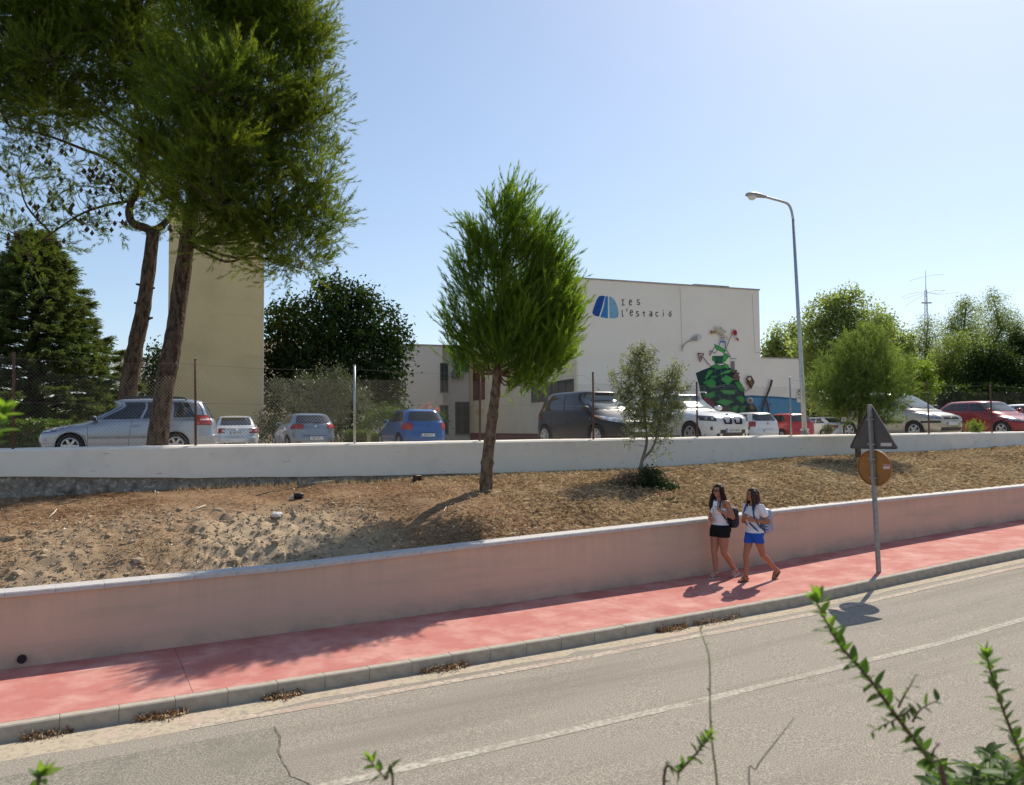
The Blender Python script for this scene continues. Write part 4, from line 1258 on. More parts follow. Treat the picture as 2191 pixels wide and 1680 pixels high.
LA = [(60, 150, 125, 0), (150, 70, 130, .5), (250, 80, 110, 0), (330, 60, 100, .5), (200, 200, 100, 0), (300, 190, 90, 0), (40, 30, 130, 0), (60, 240, 80, 0, .8), (340, 140, 90, .6), (130, 235, 70, -.5, .6), (230, 280, 60, 0, .5), (-40, 150, 120, 0), (150, -60, 140, 0), (330, -60, 120, 0), (0, -60, 120, 0),
      (110, 340, 70, -.5, .22), (40, 380, 60, 0, .22), (190, 380, 70, -.5, .3), (255, 400, 55, 0, .45), (90, 440, 65, -.6, .3), (170, 470, 55, -.4, .32), (245, 480, 42, -.3, .4), (30, 500, 55, -.5, .45), (60, 555, 35, -.6, .5), (120, 520, 35, -.5, .35), (310, 430, 40, -.2, .5), (350, 420, 45, .3, .7), (365, 480, 30, .2, .6), (300, 330, 50, .2, .7), (15, 310, 45, 0, .3)]
LA = clumped(LA, 4, 0.5, 80)
lobA = px_lobes(LA, YA, 0.9, 0.68)
limA = []
allp = [p for L_ in mainl for p in L_[0]]
for l in lobA[::2]:
    c = Vector(l[0]); a = min(allp, key=lambda q: (q - c).length + max(0, q.z - c.z))
    limA.append(limb([a, a.lerp(c, 0.5) + Vector((RNG.normal() * .15, 0, RNG.normal() * .15)), c], 0.04, 0.015, 4))
P, D, SLn = sprig_pine('crown', lobA, 7400, 6, 13, 0.13, 0.0155, M_pine, pA, sl=(0.25, 0.7), shell=0.5, up=0.3)
tube_obj('branch', mainl + limA + stubs, M_bark, pA, 7)
roots = [p for L_ in mainl + limA for p in L_[0]]
tube_obj('twigs', grow_twigs(roots, [tuple(p) for p in P[::4]], 0.014, 0.3), M_twig, pA, 3)['kind'] = 'stuff'
def cones(parent, pts, r):
    tv = []
    for p in pts:
        for d in ((1, 0, 0), (-1, 0, 0), (0, 1, 0), (0, -1, 0)):
            a = np.array(p); d = np.array(d) * r; e = np.array((-d[1], d[0], 0)) 
            for zz in (r * 1.5, -r * 1.2): tv += [a + d, a + e, a + np.array((0, 0, zz))]
    soup('cones', np.array(tv), 3, M_cone, parent)['kind'] = 'stuff'
lowl = [i for i, l in enumerate(LA) if l[1] > 300]
cp, _, _ = in_lobes([lobA[i] for i in lowl], 170, 0.6)
cones(pA, cp, 0.075)
cp, _, _ = in_lobes([lobB[i] for i in range(0, len(lobB), 7)], 130, 0.6)
cones(pB, cp, 0.05)

# ------------------------------------------------------------------ young pine on the bank
bx, by = at(1040, 1046, 15.0).xy
bz = bank_ground(bx, by)
yp = empty('pine_tree', (bx, by, bz), 'young pine with slim knobbly trunk and tall feathery crown on the bank', 'tree')
YC = 15.0
trC = [Vector((bx, by, bz - 0.15)), Vector((bx, by, bz + 0.02)), at(1042, 1000, YC), at(1049, 930, YC), at(1058, 860, YC), at(1064, 800, YC), at(1070, 720, YC), at(1075, 640, YC), at(1079, 560, YC), at(1082, 480, YC), at(1090, 400, YC)]
pth = limb(trC, 0.13, 0.012, 7)
pth[1][:3] = [0.20, 0.17, 0.145]
for i in range(len(pth[0])):
    q = i / (len(pth[0]) - 1)
    pth[1][i] = (0.122 * (1 - q) ** 0.75 + 0.01) * (1 + 0.16 * (1 if (i * 7) % 5 == 0 else 0) + 0.08 * float(vnoise(i * .8, 3.3)))
pth[1][0:2] = [0.19, 0.17]
tube_obj('trunk', [pth], M_bark2, yp, 14)
LC = [(1085, 420, 38, 0), (1075, 480, 55, 0, .8), (1130, 470, 45, .1), (1150, 520, 60, 0), (1020, 500, 42, 0, .8), (990, 560, 40, .1, .8), (1060, 560, 60, 0, .55), (1175, 590, 62, 0, 1.2), (1200, 560, 40, .1), (1215, 640, 45, 0, 1.2), (1130, 640, 75, -.2, .8), (1000, 640, 52, 0, .7), (960, 590, 22, 0, .7), (955, 680, 32, .1, .5), (1050, 690, 65, -.1, .8), (1190, 700, 66, -.2, 1.2), (1225, 700, 34, 0, 1.2), (1110, 740, 65, -.2, 1), (1200, 765, 42, 0, 1.1), (1150, 790, 45, -.1, 1), (1020, 750, 50, 0, .8), (975, 740, 36, 0, .5), (940, 690, 16, 0, .4), (1090, 370, 16, 0, .8), (1120, 400, 24, 0, .8), (1050, 410, 25, 0, .7), (1000, 465, 20, 0, .7), (1235, 590, 16, 0), (1110, 815, 22, -.1, .8), (965, 770, 22, 0, .5), (1180, 480, 26, 0, .9), (1090, 600, 50, .6, .6), (1095, 830, 14, 0, .6)]
LC = [(1085 + (l[0] - 1085) * 0.87, l[1] + (830 - l[1]) * 0.085, l[2] * 0.9) + tuple(l[3:]) for l in LC]
LC = clumped(LC, 4, 0.5, 50)
lobC = px_lobes(LC, YC, 1.0, 1.05)
nC = 2300
P, D, idx = in_lobes(lobC, nC, 0.34)
P[:, 2] += 0.0
out = P - np.array([trC[5].x, trC[5].y, 0]); out[:, 2] = 0
D = unit(unit(out) * 0.5 + np.array([0, 0, 1.0]) + RNG.normal(size=D.shape) * 0.36)
SLn = RNG.uniform(0.25, 0.75, nC)
per = 8
t = np.linspace(0.0, 1.0, per)[None, :] + RNG.uniform(-0.06, 0.06, (nC, per))
SP = (P[:, None, :] + D[:, None, :] * (SLn[:, None] * (t - 0.4))[..., None]).reshape(-1, 3)
SD = unit(D[:, None, :] + 0.45 * unit(RNG.normal(size=(nC, per, 3))) * (1.1 - 0.9 * t)[..., None]).reshape(-1, 3)
tt = np.clip(np.repeat(RNG.uniform(0, 0.55, nC) + np.clip((P[:, 0] - bx) * 0.22 + 0.12, 0, 0.35), per), 0, 1)  # tint rises towards the right: the crown's sunlit side put into needle colour
V, tint = needles(SP, SD, RNG.uniform(0.08, 0.16, len(SP)), 13, 0.10, 0.0092, (0.22, 0.6), tt)
soup('crown', V, 3, M_pine2, yp, tint)
lims = []
for l in lobC:
    c = Vector(l[0])
    za = c.z - 0.55 * (c.xy - trC[6].xy).length - 0.15
    a = min(pth[0][12:], key=lambda q: abs(q.z - max(za, trC[5].z)))
    lims.append(limb([a, a.lerp(c, 0.5) + Vector((0, 0, -0.08)), c + Vector((0, 0, 0.15))], 0.026, 0.008, 4))
tube_obj('branch', lims, M_bark2, yp, 5)
tube_obj('twigs', grow_twigs([p for L_ in lims for p in L_[0][2:]], [tuple(p) for p in P[::4]], 0.007), M_twig, yp, 3)['kind'] = 'stuff'

# ------------------------------------------------------------------ small fluffy pine near the wall on the right
YR = 21.6
bx, by = at(1837, 975, YR).xy; bz = bank_ground(bx, by)
fpn = empty('pine_tree', (bx, by, bz), 'small round fluffy pine standing by the wall behind the traffic signs', 'tree')
trR = [Vector((bx, by, bz - .1)), at(1836, 950, YR), at(1842, 880, YR), at(1846, 820, YR), at(1850, 740, YR)]
tube_obj('trunk', [bumpy(limb(trR, 0.085, 0.02, 6), 0.25, 7)], M_bark2, fpn, 10)
LR = [(1850, 750, 45, 0), (1800, 800, 55, 0), (1895, 800, 58, 0), (1850, 820, 75, -.2), (1770, 840, 34, 0), (1925, 840, 32, 0), (1830, 870, 40, 0), (1900, 865, 42, 0), (1790, 865, 36, 0), (1850, 780, 60, .6), (1940, 815, 16, 0), (1755, 825, 14, 0), (1850, 712, 18, 0), (1880, 725, 18, 0), (1815, 740, 24, 0), (1875, 890, 22, 0)]
lobR = px_lobes(LR, YR, 1.0, 0.95)
nC = 1500
P, D, idx = in_lobes(lobR, nC, 0.45)
D = unit(D * 0.7 + np.array([0, 0, 0.6]) + RNG.normal(size=D.shape) * 0.3)
SLn = RNG.uniform(0.2, 0.42, nC); per = 5
t = np.linspace(0, 1, per)[None, :] + RNG.uniform(-.06, .06, (nC, per))
SP = (P[:, None, :] + D[:, None, :] * (SLn[:, None] * (t - 0.4))[..., None]).reshape(-1, 3)
SD = unit(D[:, None, :] + 0.6 * unit(RNG.normal(size=(nC, per, 3)))).reshape(-1, 3)
V, tint = needles(SP, SD, RNG.uniform(0.08, 0.16, len(SP)), 13, 0.10, 0.0085, (0.3, 0.9), np.repeat(RNG.uniform(0.15, 0.9, nC), per))
soup('crown', V, 3, leaf_mat('pale_pine_needles', (0.08, 0.12, 0.04), (0.145, 0.195, 0.065), (0.27, 0.32, 0.12), 0.55, 0.55, 0.2), fpn, tint)
tube_obj('branch', [limb([trR[3], trR[3].lerp(Vector(l[0]), .5), Vector(l[0])], 0.02, 0.006, 3) for l in lobR], M_bark2, fpn, 5)

# ------------------------------------------------------------------ conifer at the left edge
YK = 30.0
ck = empty('conifer_tree', at(60, 940, YK), 'broad dark conifer with layered drooping sprays at the left edge', 'tree')
apex = at(80, 490, YK); foot = at(70, 945, YK)
tube_obj('trunk', [([foot, foot.lerp(apex, .5), apex], [0.28, 0.17, 0.02])], M_bark, ck, 10)
nb = 300
paths, SP, SD, TT = [], [], [], []
for i in range(nb):
    q = (i + 0.5) / nb
    z0 = foot.lerp(apex, 0.03 + 0.95 * q)
    R_ = (1 - q) ** 0.9 * 3.9 * RNG.uniform(0.6, 1.1) + 0.12
    a = i * 2.39996
    d = Vector((math.cos(a), math.sin(a), 0))
    tip = z0 + d * R_ + Vector((0, 0, R_ * 0.05)); m = z0 + d * R_ * 0.55 + Vector((0, 0, R_ * 0.10))
    tip2 = tip + d * 0.1 + Vector((0, 0, 0.10))
    bp = smooth_path([z0, m, tip, tip2], 4)
    paths.append((bp, [0.03 * (1 - k / len(bp)) + 0.006 for k in range(len(bp))]))
    ns = int(34 + 40 * R_)
    for k in range(ns):
        f_ = RNG.uniform(0.12, 1.0) ** 0.75
        j = f_ * (len(bp) - 1); j0 = min(int(j), len(bp) - 2)
        c = bp[j0].lerp(bp[j0 + 1], j - j0)
        sd = d.cross(Vector((0, 0, 1))) * RNG.choice([-1, 1])
        dirn = (d * 0.7 + sd * RNG.uniform(0.2, 0.9) + Vector((0, 0, RNG.uniform(-0.35, 0.25)))).normalized()
        SP.append(c + sd * RNG.uniform(0, 0.12)); SD.append(dirn); TT.append(RNG.uniform(0, 0.8))
SP = np.array(SP); SD = np.array(SD); TT = np.array(TT)
V, tint = needles(SP, SD, RNG.uniform(0.25, 0.55, len(SP)), 16, 0.11, 0.030, (0.35, 0.9), TT)
soup('crown', V, 3, M_cedar, ck, tint)
tube_obj('branch', paths, M_bark, ck, 4)
ck['label'] = 'broad dark conifer with layered drooping sprays at the left edge'

# ------------------------------------------------------------------ broadleaf builder
def broadleaf(name, label, cat, base, lobes, n, size, m, bark=M_bark3, trunk_r=0.15, up=0.3, aspect=0.55, shell=0.4, stems=1, group=None, trunk_top=None, droop=None, clump=True, branches=True):
    t = empty(name, base, label, cat, group)
    C = np.array([l[0] for l in lobes]).mean(0)
    tops = []
    paths = []
    for k in range(stems):
        top_ = Vector(C) + Vector((RNG.normal() * .2 * (stems > 1), RNG.normal() * .2 * (stems > 1), 0))
        if trunk_top is not None: top_ = Vector(trunk_top)
        b = Vector(base) + Vector((0.06 * k, 0.03 * k, -0.08))
        mpt = b.lerp(top_, 0.5) + Vector(RNG.normal(size=3) * 0.06 * (top_ - b).length)
        L_ = limb([b, mpt, top_], trunk_r, trunk_r * 0.45, 5)
        paths.append(L_); tops += L_[0][4:]
    if trunk_r > 0: tube_obj('trunk', paths, bark, t, 8)
    # cluster centres, then leaves around them
    if clump:
        nc = max(12, n // 22)
        P, D, idx = in_lobes(lobes, nc, shell)
        sz = size * 2.4
        k = RNG.integers(0, nc, n)
        PL = P[k] + RNG.normal(size=(n, 3)) * sz * 0.5
        lt = RNG.uniform(0, 1, nc)
        V, tint = leaves(PL, size, up, aspect, droop, lt[k] * 0.8)
    else:
        PL, D, idx = in_lobes(lobes, n, shell)
        P = PL[::20]
        V, tint = leaves(PL, size, up, aspect, droop)
    soup('crown', V, 4, m, t, tint)
    if branches and trunk_r > 0:
        bl = [limb([min(tops, key=lambda q: (q - Vector(l[0])).length), Vector(l[0])], trunk_r * 0.4, trunk_r * 0.12, 3) for l in lobes]
        tube_obj('branch', bl + grow_twigs([p for L_ in bl for p in L_[0]], [tuple(p) for p in P[::max(1, len(P) // 140)]], trunk_r * 0.1 + 0.004), bark, t, 4)
    return t
# dark evergreen behind the cars
Yd = 43
broadleaf('evergreen_tree', 'dense dark round evergreen tree between the tower and the school wing', 'tree', tuple(at(720, 945, Yd)),
    px_lobes([(720, 690, 85), (640, 720, 75), (790, 700, 70), (720, 640, 50), (660, 800, 95), (780, 790, 90), (845, 740, 38), (835, 820, 45), (610, 780, 50), (720, 860, 90), (600, 690, 35, .5), (700, 610, 22), (850, 870, 30), (590, 850, 40), (780, 640, 30), (610, 660, 22)], Yd, 0.9), 32000, 0.24, M_oak, trunk_r=0.28, shell=0.36)
# olive shrub in front of it
Yo = 35.5
broadleaf('olive_shrub', 'wide grey green olive shrub behind the silver and blue hatchbacks', 'shrub', tuple(at(690, 945, Yo)),
    px_lobes([(690, 860, 62), (630, 850, 45), (750, 855, 48), (600, 845, 25), (780, 850, 28), (690, 820, 40), (650, 815, 22), (735, 815, 26), (690, 905, 60), (590, 830, 14), (720, 800, 16)], Yo, 0.8), 9500, 0.13, M_olive, trunk_r=0.10, stems=3, aspect=0.3, up=0.1, shell=0.42, droop=(0, 0, 0.7))
# clump behind the fork of the trunks
Ys = 44
broadleaf('evergreen_tree', 'small dark tree between the two pine trunks beside the tower', 'tree', tuple(at(325, 940, Ys)),
    px_lobes([(325, 810, 42), (310, 850, 40), (340, 770, 26), (350, 830, 40), (330, 745, 12), (300, 890, 40)], Ys, 0.9), 4200, 0.19, M_oak, trunk_r=0.15)
Yz = 70
broadleaf('distant_tree', 'far pale tree low between the conifer and the annexe', 'tree', tuple(at(215, 925, Yz)),
    px_lobes([(212, 830, 22), (200, 860, 30), (225, 855, 26), (215, 890, 32)], Yz, 0.9), 1800, 0.32, M_poplar, trunk_r=0.15)
# hedges
def hedge(label, x0, x1, y0, Yh, m, n, size, dpt=1.0, cat='hedge'):
    A = at(x0, y0, Yh); B = at(x1, y0, Yh)
    zb = lotz(A.x, A.y) - 0.1
    t = empty('hedge', ((A.x + B.x) / 2, A.y + dpt / 2, zb), label, cat)
    H = A.z - zb
    P = np.stack([RNG.uniform(A.x, B.x, n), RNG.uniform(0, dpt, n) + A.y, zb + H * (1 - RNG.uniform(0, 1, n) ** 2)], 1)
    # push most leaves to the clipped faces
    k = RNG.integers(0, 3, n)
    P[k == 0, 1] = A.y + RNG.normal(size=(k == 0).sum()) * 0.04
    P[k == 1, 2] = zb + H + RNG.normal(size=(k == 1).sum()) * 0.04
    V, tint = leaves(P, size, 0.2, 0.6)
    soup('foliage', V, 4, m, t, tint)
    box_obj('inner_twigs', ((A.x + B.x) / 2, A.y + dpt / 2, zb + H * 0.45), (abs(B.x - A.x) * 0.92, dpt * 0.8, H * 0.85), M_twig, t)
    return t
hedge('clipped green box hedge behind the fence, left of the blue car', 735, 786, 925, 30, M_hedge, 2600, 0.06)
hedge('low yellow green grassy hedge behind the nose of the silver people carrier', -60, 100, 905, 24.6, M_hedge, 5000, 0.10, 1.5)
hedge('low dark hedge in front of the school wing by the blue car', 786, 830, 930, 36, M_hedge, 1500, 0.08)
def bush(label, lst, Yb, n, size, m, by=940, tr=0.04, aspect=0.5, **kw):
    xm = sum(l[0] for l in lst) / len(lst)
    return broadleaf('bush', label, 'bush', tuple(at(xm, by, Yb)), px_lobes(lst, Yb, 0.8), n, size, m, trunk_r=tr, aspect=aspect, **kw)
bush('light green bush between the white saloon and the silver hatchback', [(580, 900, 28), (605, 915, 25), (570, 925, 25)], 38, 1600, 0.12, M_hedge)
bush('leafy green bush left of the blue car below the olive shrub', [(800, 900, 28), (825, 885, 22), (780, 910, 25), (840, 880, 14)], 38, 2000, 0.12, M_hedge)
ol = bush('oleander bush with a few pink flowers behind the blue car', [(920, 890, 24), (945, 900, 22), (900, 905, 18)], 42, 1200, 0.16, M_hedge, aspect=0.28)
P, _, _ = in_lobes(px_lobes([(915, 868, 10), (935, 876, 9), (905, 874, 7)], 41.6, .8), 120)
V, tint = leaves(P, 0.09, 0.3, 0.9)
M_pink = leaf_mat('pink_petals', (0.55, 0.20, 0.30), (0.65, 0.30, 0.40), None, 0.3)
soup('flowers', V, 4, M_pink, ol, tint)
# trees beyond the car park on the right
TR_ = 'trees beyond the car park'
def tree(label, lst, Yt, n, size, m, name='tree', tr=0.2, **kw):
    xm = sum(l[0] * l[2] for l in lst) / sum(l[2] for l in lst)
    return broadleaf(name, label, 'tree', tuple(at(xm, 935, Yt)), px_lobes([(a, b + 3, r * 1.28) for a, b, r in lst], Yt, 0.8), int(n * 3.4), size * 1.0, m, trunk_r=tr, group=TR_, **kw)
tree('slim dark green poplar just right of the school hall', [(1660, 745, 22), (1650, 790, 30), (1668, 705, 12), (1670, 800, 30), (1655, 850, 35)], 58, 2600, 0.24, M_poplar, 'poplar_tree')
tree('pointed poplar half hidden by the lamp post', [(1705, 740, 25), (1690, 790, 32), (1700, 700, 12), (1715, 710, 14), (1700, 850, 40), (1725, 780, 30)], 60, 3000, 0.24, M_poplar, 'poplar_tree')
tree('tallest pale leafy tree right of the lamp post', [(1810, 660, 40), (1770, 690, 45), (1850, 700, 45), (1780, 650, 25), (1820, 635, 18), (1740, 740, 40), (1800, 760, 65), (1870, 750, 45), (1760, 820, 55), (1885, 690, 20), (1745, 700, 20), (1850, 830, 60)], 52, 9000, 0.20, M_poplar, 'leafy_tree', shell=0.5)
tree('thin leafy tree behind the small fluffy pine', [(1900, 720, 26), (1920, 760, 30), (1895, 690, 14), (1935, 740, 18), (1910, 810, 45), (1940, 720, 10)], 55, 3200, 0.2, M_poplar, 'leafy_tree')
M_pinefar = leaf_mat('far_pine', (0.11, 0.14, 0.05), (0.19, 0.23, 0.07), (0.30, 0.33, 0.11), 0.55, 0.6, 0.15)
tree('dark pine below the radio mast', [(1965, 740, 30), (1990, 720, 32), (1960, 790, 45), (2010, 760, 40), (1985, 690, 18), (1950, 760, 20), (2000, 830, 55)], 64, 5000, 0.2, M_pinefar, 'pine_tree', aspect=0.25)
tree('yellow tipped pine right of the radio mast', [(2065, 670, 26), (2055, 710, 34), (2080, 740, 36), (2045, 760, 34), (2068, 645, 12), (2070, 800, 50), (2040, 700, 20)], 62, 5200, 0.2, M_pinefar, 'pine_tree', aspect=0.25)
tree('tall grey green pine near the right edge', [(2125, 660, 30), (2135, 700, 40), (2110, 720, 34), (2160, 690, 26), (2125, 630, 14), (2175, 700, 16), (2140, 760, 50), (2165, 750, 30)], 66, 5600, 0.2, M_pinefar, 'pine_tree', aspect=0.25)
tree('mid green bushy pine in the middle of the right hand wood', [(2035, 760, 34), (2020, 800, 40), (2050, 730, 20), (2030, 840, 50), (2000, 800, 24)], 48, 4200, 0.17, M_pinefar, 'pine_tree', aspect=0.3)
tree('dark round tree behind the red hatchback', [(2120, 790, 42), (2150, 800, 40), (2090, 820, 38), (2130, 840, 48), (2180, 820, 40), (2100, 770, 25)], 46, 6000, 0.17, M_oak, 'evergreen_tree')
tree('dark tree cut by the right edge of the view', [(2195, 760, 40), (2185, 730, 24), (2215, 800, 50), (2230, 740, 40), (2200, 850, 45)], 50, 4500, 0.18, M_oak, 'evergreen_tree')
tree('bright yellow green shrub tree behind the beige people carrier', [(1955, 800, 26), (1975, 820, 24), (1945, 835, 24), (1980, 790, 14), (1960, 850, 28), (1935, 790, 16)], 42, 2600, 0.15, M_yellow, 'leafy_tree', tr=0.08)
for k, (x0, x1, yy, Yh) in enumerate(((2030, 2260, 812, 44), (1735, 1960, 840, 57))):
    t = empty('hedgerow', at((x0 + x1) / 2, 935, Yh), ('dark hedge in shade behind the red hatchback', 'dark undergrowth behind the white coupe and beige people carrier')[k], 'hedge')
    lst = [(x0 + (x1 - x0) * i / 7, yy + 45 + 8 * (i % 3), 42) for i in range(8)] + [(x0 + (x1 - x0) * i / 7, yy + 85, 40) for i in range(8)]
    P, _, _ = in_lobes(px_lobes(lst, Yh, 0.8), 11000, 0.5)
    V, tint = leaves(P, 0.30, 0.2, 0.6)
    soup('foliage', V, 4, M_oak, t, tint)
# tree line that closes the horizon
lst = []
for i in range(110):
    x = -1500 + i * 62
    lst.append((x, 888 + RNG.uniform(-6, 10), RNG.uniform(38, 52), RNG.uniform(-6, 6)))
P, _, _ = in_lobes(px_lobes(lst, 95, 0.8), 30000, 0.45)
V, tint = leaves(P, 0.55, 0.3, 0.6)
tag(soup('far_wood', V, 4, M_pinefar, None, tint), 'far line of low trees on the horizon', kind='stuff')

# ------------------------------------------------------------------ olive sapling and low shrub on the bank
Yp = 17.0
bx, by = at(1368, 1018, Yp).xy; bz = bank_ground(bx, by)
sp = empty('sapling', (bx, by, bz), 'sparse grey green sapling with a forked stem on the bank in front of the cars', 'tree')
fk = at(1374, 985, Yp)
st = [limb([Vector((bx, by, bz - .08)), at(1370, 1005, Yp), fk], 0.045, 0.036, 3),
      limb([fk, at(1384, 945, Yp), at(1380, 890, Yp), at(1374, 830, Yp), at(1366, 760, Yp)], 0.034, 0.006, 4),
      limb([fk, at(1398, 955, Yp), at(1410, 910, Yp + .1), at(1420, 850, Yp + .1), at(1440, 790, Yp + .1)], 0.030, 0.006, 4),
      limb([at(1380, 890, Yp), at(1350, 840, Yp), at(1320, 800, Yp)], 0.016, 0.004, 4),
      limb([at(1410, 905, Yp), at(1430, 890, Yp - .2), at(1445, 900, Yp - .3)], 0.012, 0.004, 3),
      limb([at(1374, 830, Yp), at(1400, 800, Yp + .3), at(1412, 770, Yp + .3)], 0.012, 0.004, 3)]
lobS = px_lobes([(1365, 780, 36), (1350, 815, 40), (1385, 830, 46), (1425, 830, 36), (1440, 795, 22), (1400, 880, 48), (1370, 900, 40), (1430, 890, 36), (1450, 860, 24), (1318, 800, 18, 0, .7), (1330, 850, 26, 0, .8), (1420, 930, 28, 0, .6), (1366, 755, 18), (1458, 790, 12), (1390, 765, 20), (1350, 880, 24), (1340, 945, 12, 0, .4), (1440, 965, 16, 0, .35), (1400, 965, 18, 0, .3), (1460, 830, 20), (1375, 750, 10)], Yp, 1.0, 1.0)
nc = 700
P, D, idx = in_lobes(lobS, nc, 0.5)
Dn = unit(D * 0.6 + np.array([0, 0, 0.9]) + RNG.normal(size=D.shape) * 0.4)
n = 23000
k = RNG.integers(0, nc, n); f_ = RNG.uniform(-0.5, 0.5, n)
PL = P[k] + Dn[k] * (0.30 * f_)[:, None] + RNG.normal(size=(n, 3)) * 0.018
V, tint = leaves(PL, 0.048, 0.0, 0.38, None, RNG.uniform(0, 1, nc)[k])
soup('crown', V, 4, M_sap, sp, tint)
tw_ = grow_twigs([p for L_ in st for p in L_[0]], [tuple(p) for p in P[::2]], 0.006, 0.2)
tube_obj('trunk', st, M_bark3, sp, 8)
tube_obj('twigs', tw_, M_twig, sp, 3)['kind'] = 'stuff'
def low_shrub(label, lst, Yq, n, size, m, by_):
    xm = sum(l[0] for l in lst) / len(lst)
    b = at(xm, by_, Yq)
    b.z = bank_ground(b.x, b.y)
    t = empty('low_shrub', b, label, 'shrub')
    P, D, idx = in_lobes(px_lobes(lst, Yq, 0.9), n // 12, 0.5)
    P[:, 2] = np.maximum(P[:, 2], b.z - 0.02)
    k = RNG.integers(0, len(P), n)
    PL = P[k] + RNG.normal(size=(n, 3)) * size * 0.9
    V, tint = leaves(PL, size, 0.2, 0.4, (0, 0, 0.6))
    soup('foliage', V, 4, m, t, tint)
    tube_obj('stems', grow_twigs([tuple(b)], [tuple(p) for p in P[::3]], 0.008, 0.2), M_twig, t, 3)['kind'] = 'stuff'
    return t
low_shrub('low dark green shrub at the foot of the sapling', [(1390, 1035, 36), (1365, 1048, 28), (1420, 1045, 30), (1400, 1055, 34), (1385, 1018, 22), (1430, 1060, 20)], 15.9, 9000, 0.05, M_shrub, 1068)
low_shrub('tiny dark green tuft right of the low shrub', [(1440, 1075, 11), (1425, 1080, 9)], 15.0, 700, 0.035, M_shrub, 1086)
M_dry = tint_mat('dry_twigs', [(0, (0.13, 0.085, 0.055)), (0.5, (0.22, 0.15, 0.095)), (1, (0.34, 0.25, 0.16))])
dt = low_shrub('dry brown brushwood left of the low dark shrub', [(1335, 1042, 30), (1318, 1058, 22), (1350, 1030, 20)], 15.9, 4200, 0.05, M_dry, 1068)
def weed(label, x, y, Yq, r, n, m):
    b = at(x, y, Yq)
    P = np.repeat(np.array([tuple(b)]), n, 0) + RNG.normal(size=(n, 3)) * np.array([r * .25, r * .25, 0.01])
    D = unit(RNG.normal(size=(n, 3)) * 0.45 + np.array([0, 0, 1.0]))
    V, tint = needles(P, D, RNG.uniform(.5, 1, n) * r * 1.5, 9, r * 0.35, 0.02, (0.3, 0.9))
    t = empty('weed', b, label, 'weed')
    soup('foliage', V, 3, m, t, tint)
weed('yellow green weed growing behind the wall beside the beige people carrier', 2088, 925, 25.9, 0.30, 90, M_yellow)
weed('dry grassy weed on the wall between the white coupe and the beige people carrier', 1772, 928, 23.5, 0.20, 110, M_olive)

# ------------------------------------------------------------------ litter, dry grass and clods on the bank
def bank_scatter(n, fs_, fu):
    out = []
    s = fs_(n); u = fu(n)
    return s, u
M_lit = tint_mat('pine_litter', [(0, (0.11, 0.05, 0.025)), (0.3, (0.27, 0.125, 0.05)), (0.6, (0.38, 0.235, 0.12)), (0.88, (0.50, 0.38, 0.22)), (1, (0.75, 0.66, 0.5))], trans=0.3)
M_straw = tint_mat('dry_grass', [(0, (0.26, 0.175, 0.095)), (0.35, (0.47, 0.33, 0.18)), (0.75, (0.64, 0.505, 0.31)), (1, (0.78, 0.68, 0.48))], trans=0.45)
n = 110000
s = RNG.uniform(-11, 8, n) ; u = RNG.uniform(0, 1, n)
P, m_ = bank_many(s, u)
keep = RNG.uniform(0, 1, n) > m_ * 0.88
keep &= (vnoise(P[:, 0] * 1.3, P[:, 1] * 1.3, 77) + 0.5) > RNG.uniform(0, 0.75, n)
P = P[keep]; n = len(P)
a = RNG.uniform(0, 2 * PI, n); L = RNG.uniform(0.035, 0.14, n); w = RNG.uniform(0.004, 0.009, n)
d = np.stack([np.cos(a), np.sin(a), RNG.uniform(-0.1, 0.35, n)], 1); sd = np.stack([-np.sin(a), np.cos(a), RNG.uniform(-.3, .3, n)], 1)
P[:, 2] += 0.008
V = np.stack([P - sd * w[:, None], P + sd * w[:, None], P + d * L[:, None]], 1).reshape(-1, 3)
red = np.clip(0.55 + 0.9 * vnoise(P[:, 0] * 0.8, P[:, 1] * 0.8, 55), 0, 1)
tg_ = np.clip(RNG.beta(1.6, 2.4, n) + 0.25 * (1 - red), 0, 1)
tag(soup('pine_litter', V, 3, M_lit, None, tg_), 'brown pine needle litter and chips on the bank', kind='stuff')
# dry grass lying down the slope, mostly to the right
n = 190000
s = np.concatenate([RNG.uniform(-4, 14, n * 3 // 4), RNG.uniform(14, 32, n // 4)]); n = len(s)
u = RNG.uniform(0, 1, n)
P, m_ = bank_many(s, u)
kp = RNG.uniform(0, 1, n) < np.clip((s + 5) / 8, 0.1, 1)
kp &= (vnoise(P[:, 0] * 1.7, P[:, 1] * 1.7, 91) + 0.5) > RNG.uniform(0, 0.8, n)
P = P[kp]; n = len(P)
a = RNG.normal(size=n) * 0.7
dn = np.stack([RN.x * np.cos(a) - RN.y * np.sin(a), RN.y * np.cos(a) + RN.x * np.sin(a), RNG.uniform(-0.45, 0.35, n)], 1)
L = RNG.uniform(0.05, 0.17, n); w = RNG.uniform(0.002, 0.0055, n)
sd = np.stack([-dn[:, 1], dn[:, 0], RNG.uniform(-.4, .4, n)], 1)
P[:, 2] += RNG.uniform(0.005, 0.05, n)
mid_ = P + dn * (L * 0.5)[:, None] + np.array([0, 0, 0.02]); tip = P + dn * L[:, None] - np.array([0, 0, 0.015])
V = np.stack([P - sd * w[:, None], P + sd * w[:, None], mid_ + sd * w[:, None] * .8, tip], 1).reshape(-1, 3)
tag(soup('dry_grass', V, 4, M_straw, None, np.clip(RNG.beta(2, 2, n) * 0.8 + 0.3 * vnoise(P[:, 0], P[:, 1], 5), 0, 1)), 'straw coloured dry grass lying on the bank', kind='stuff')
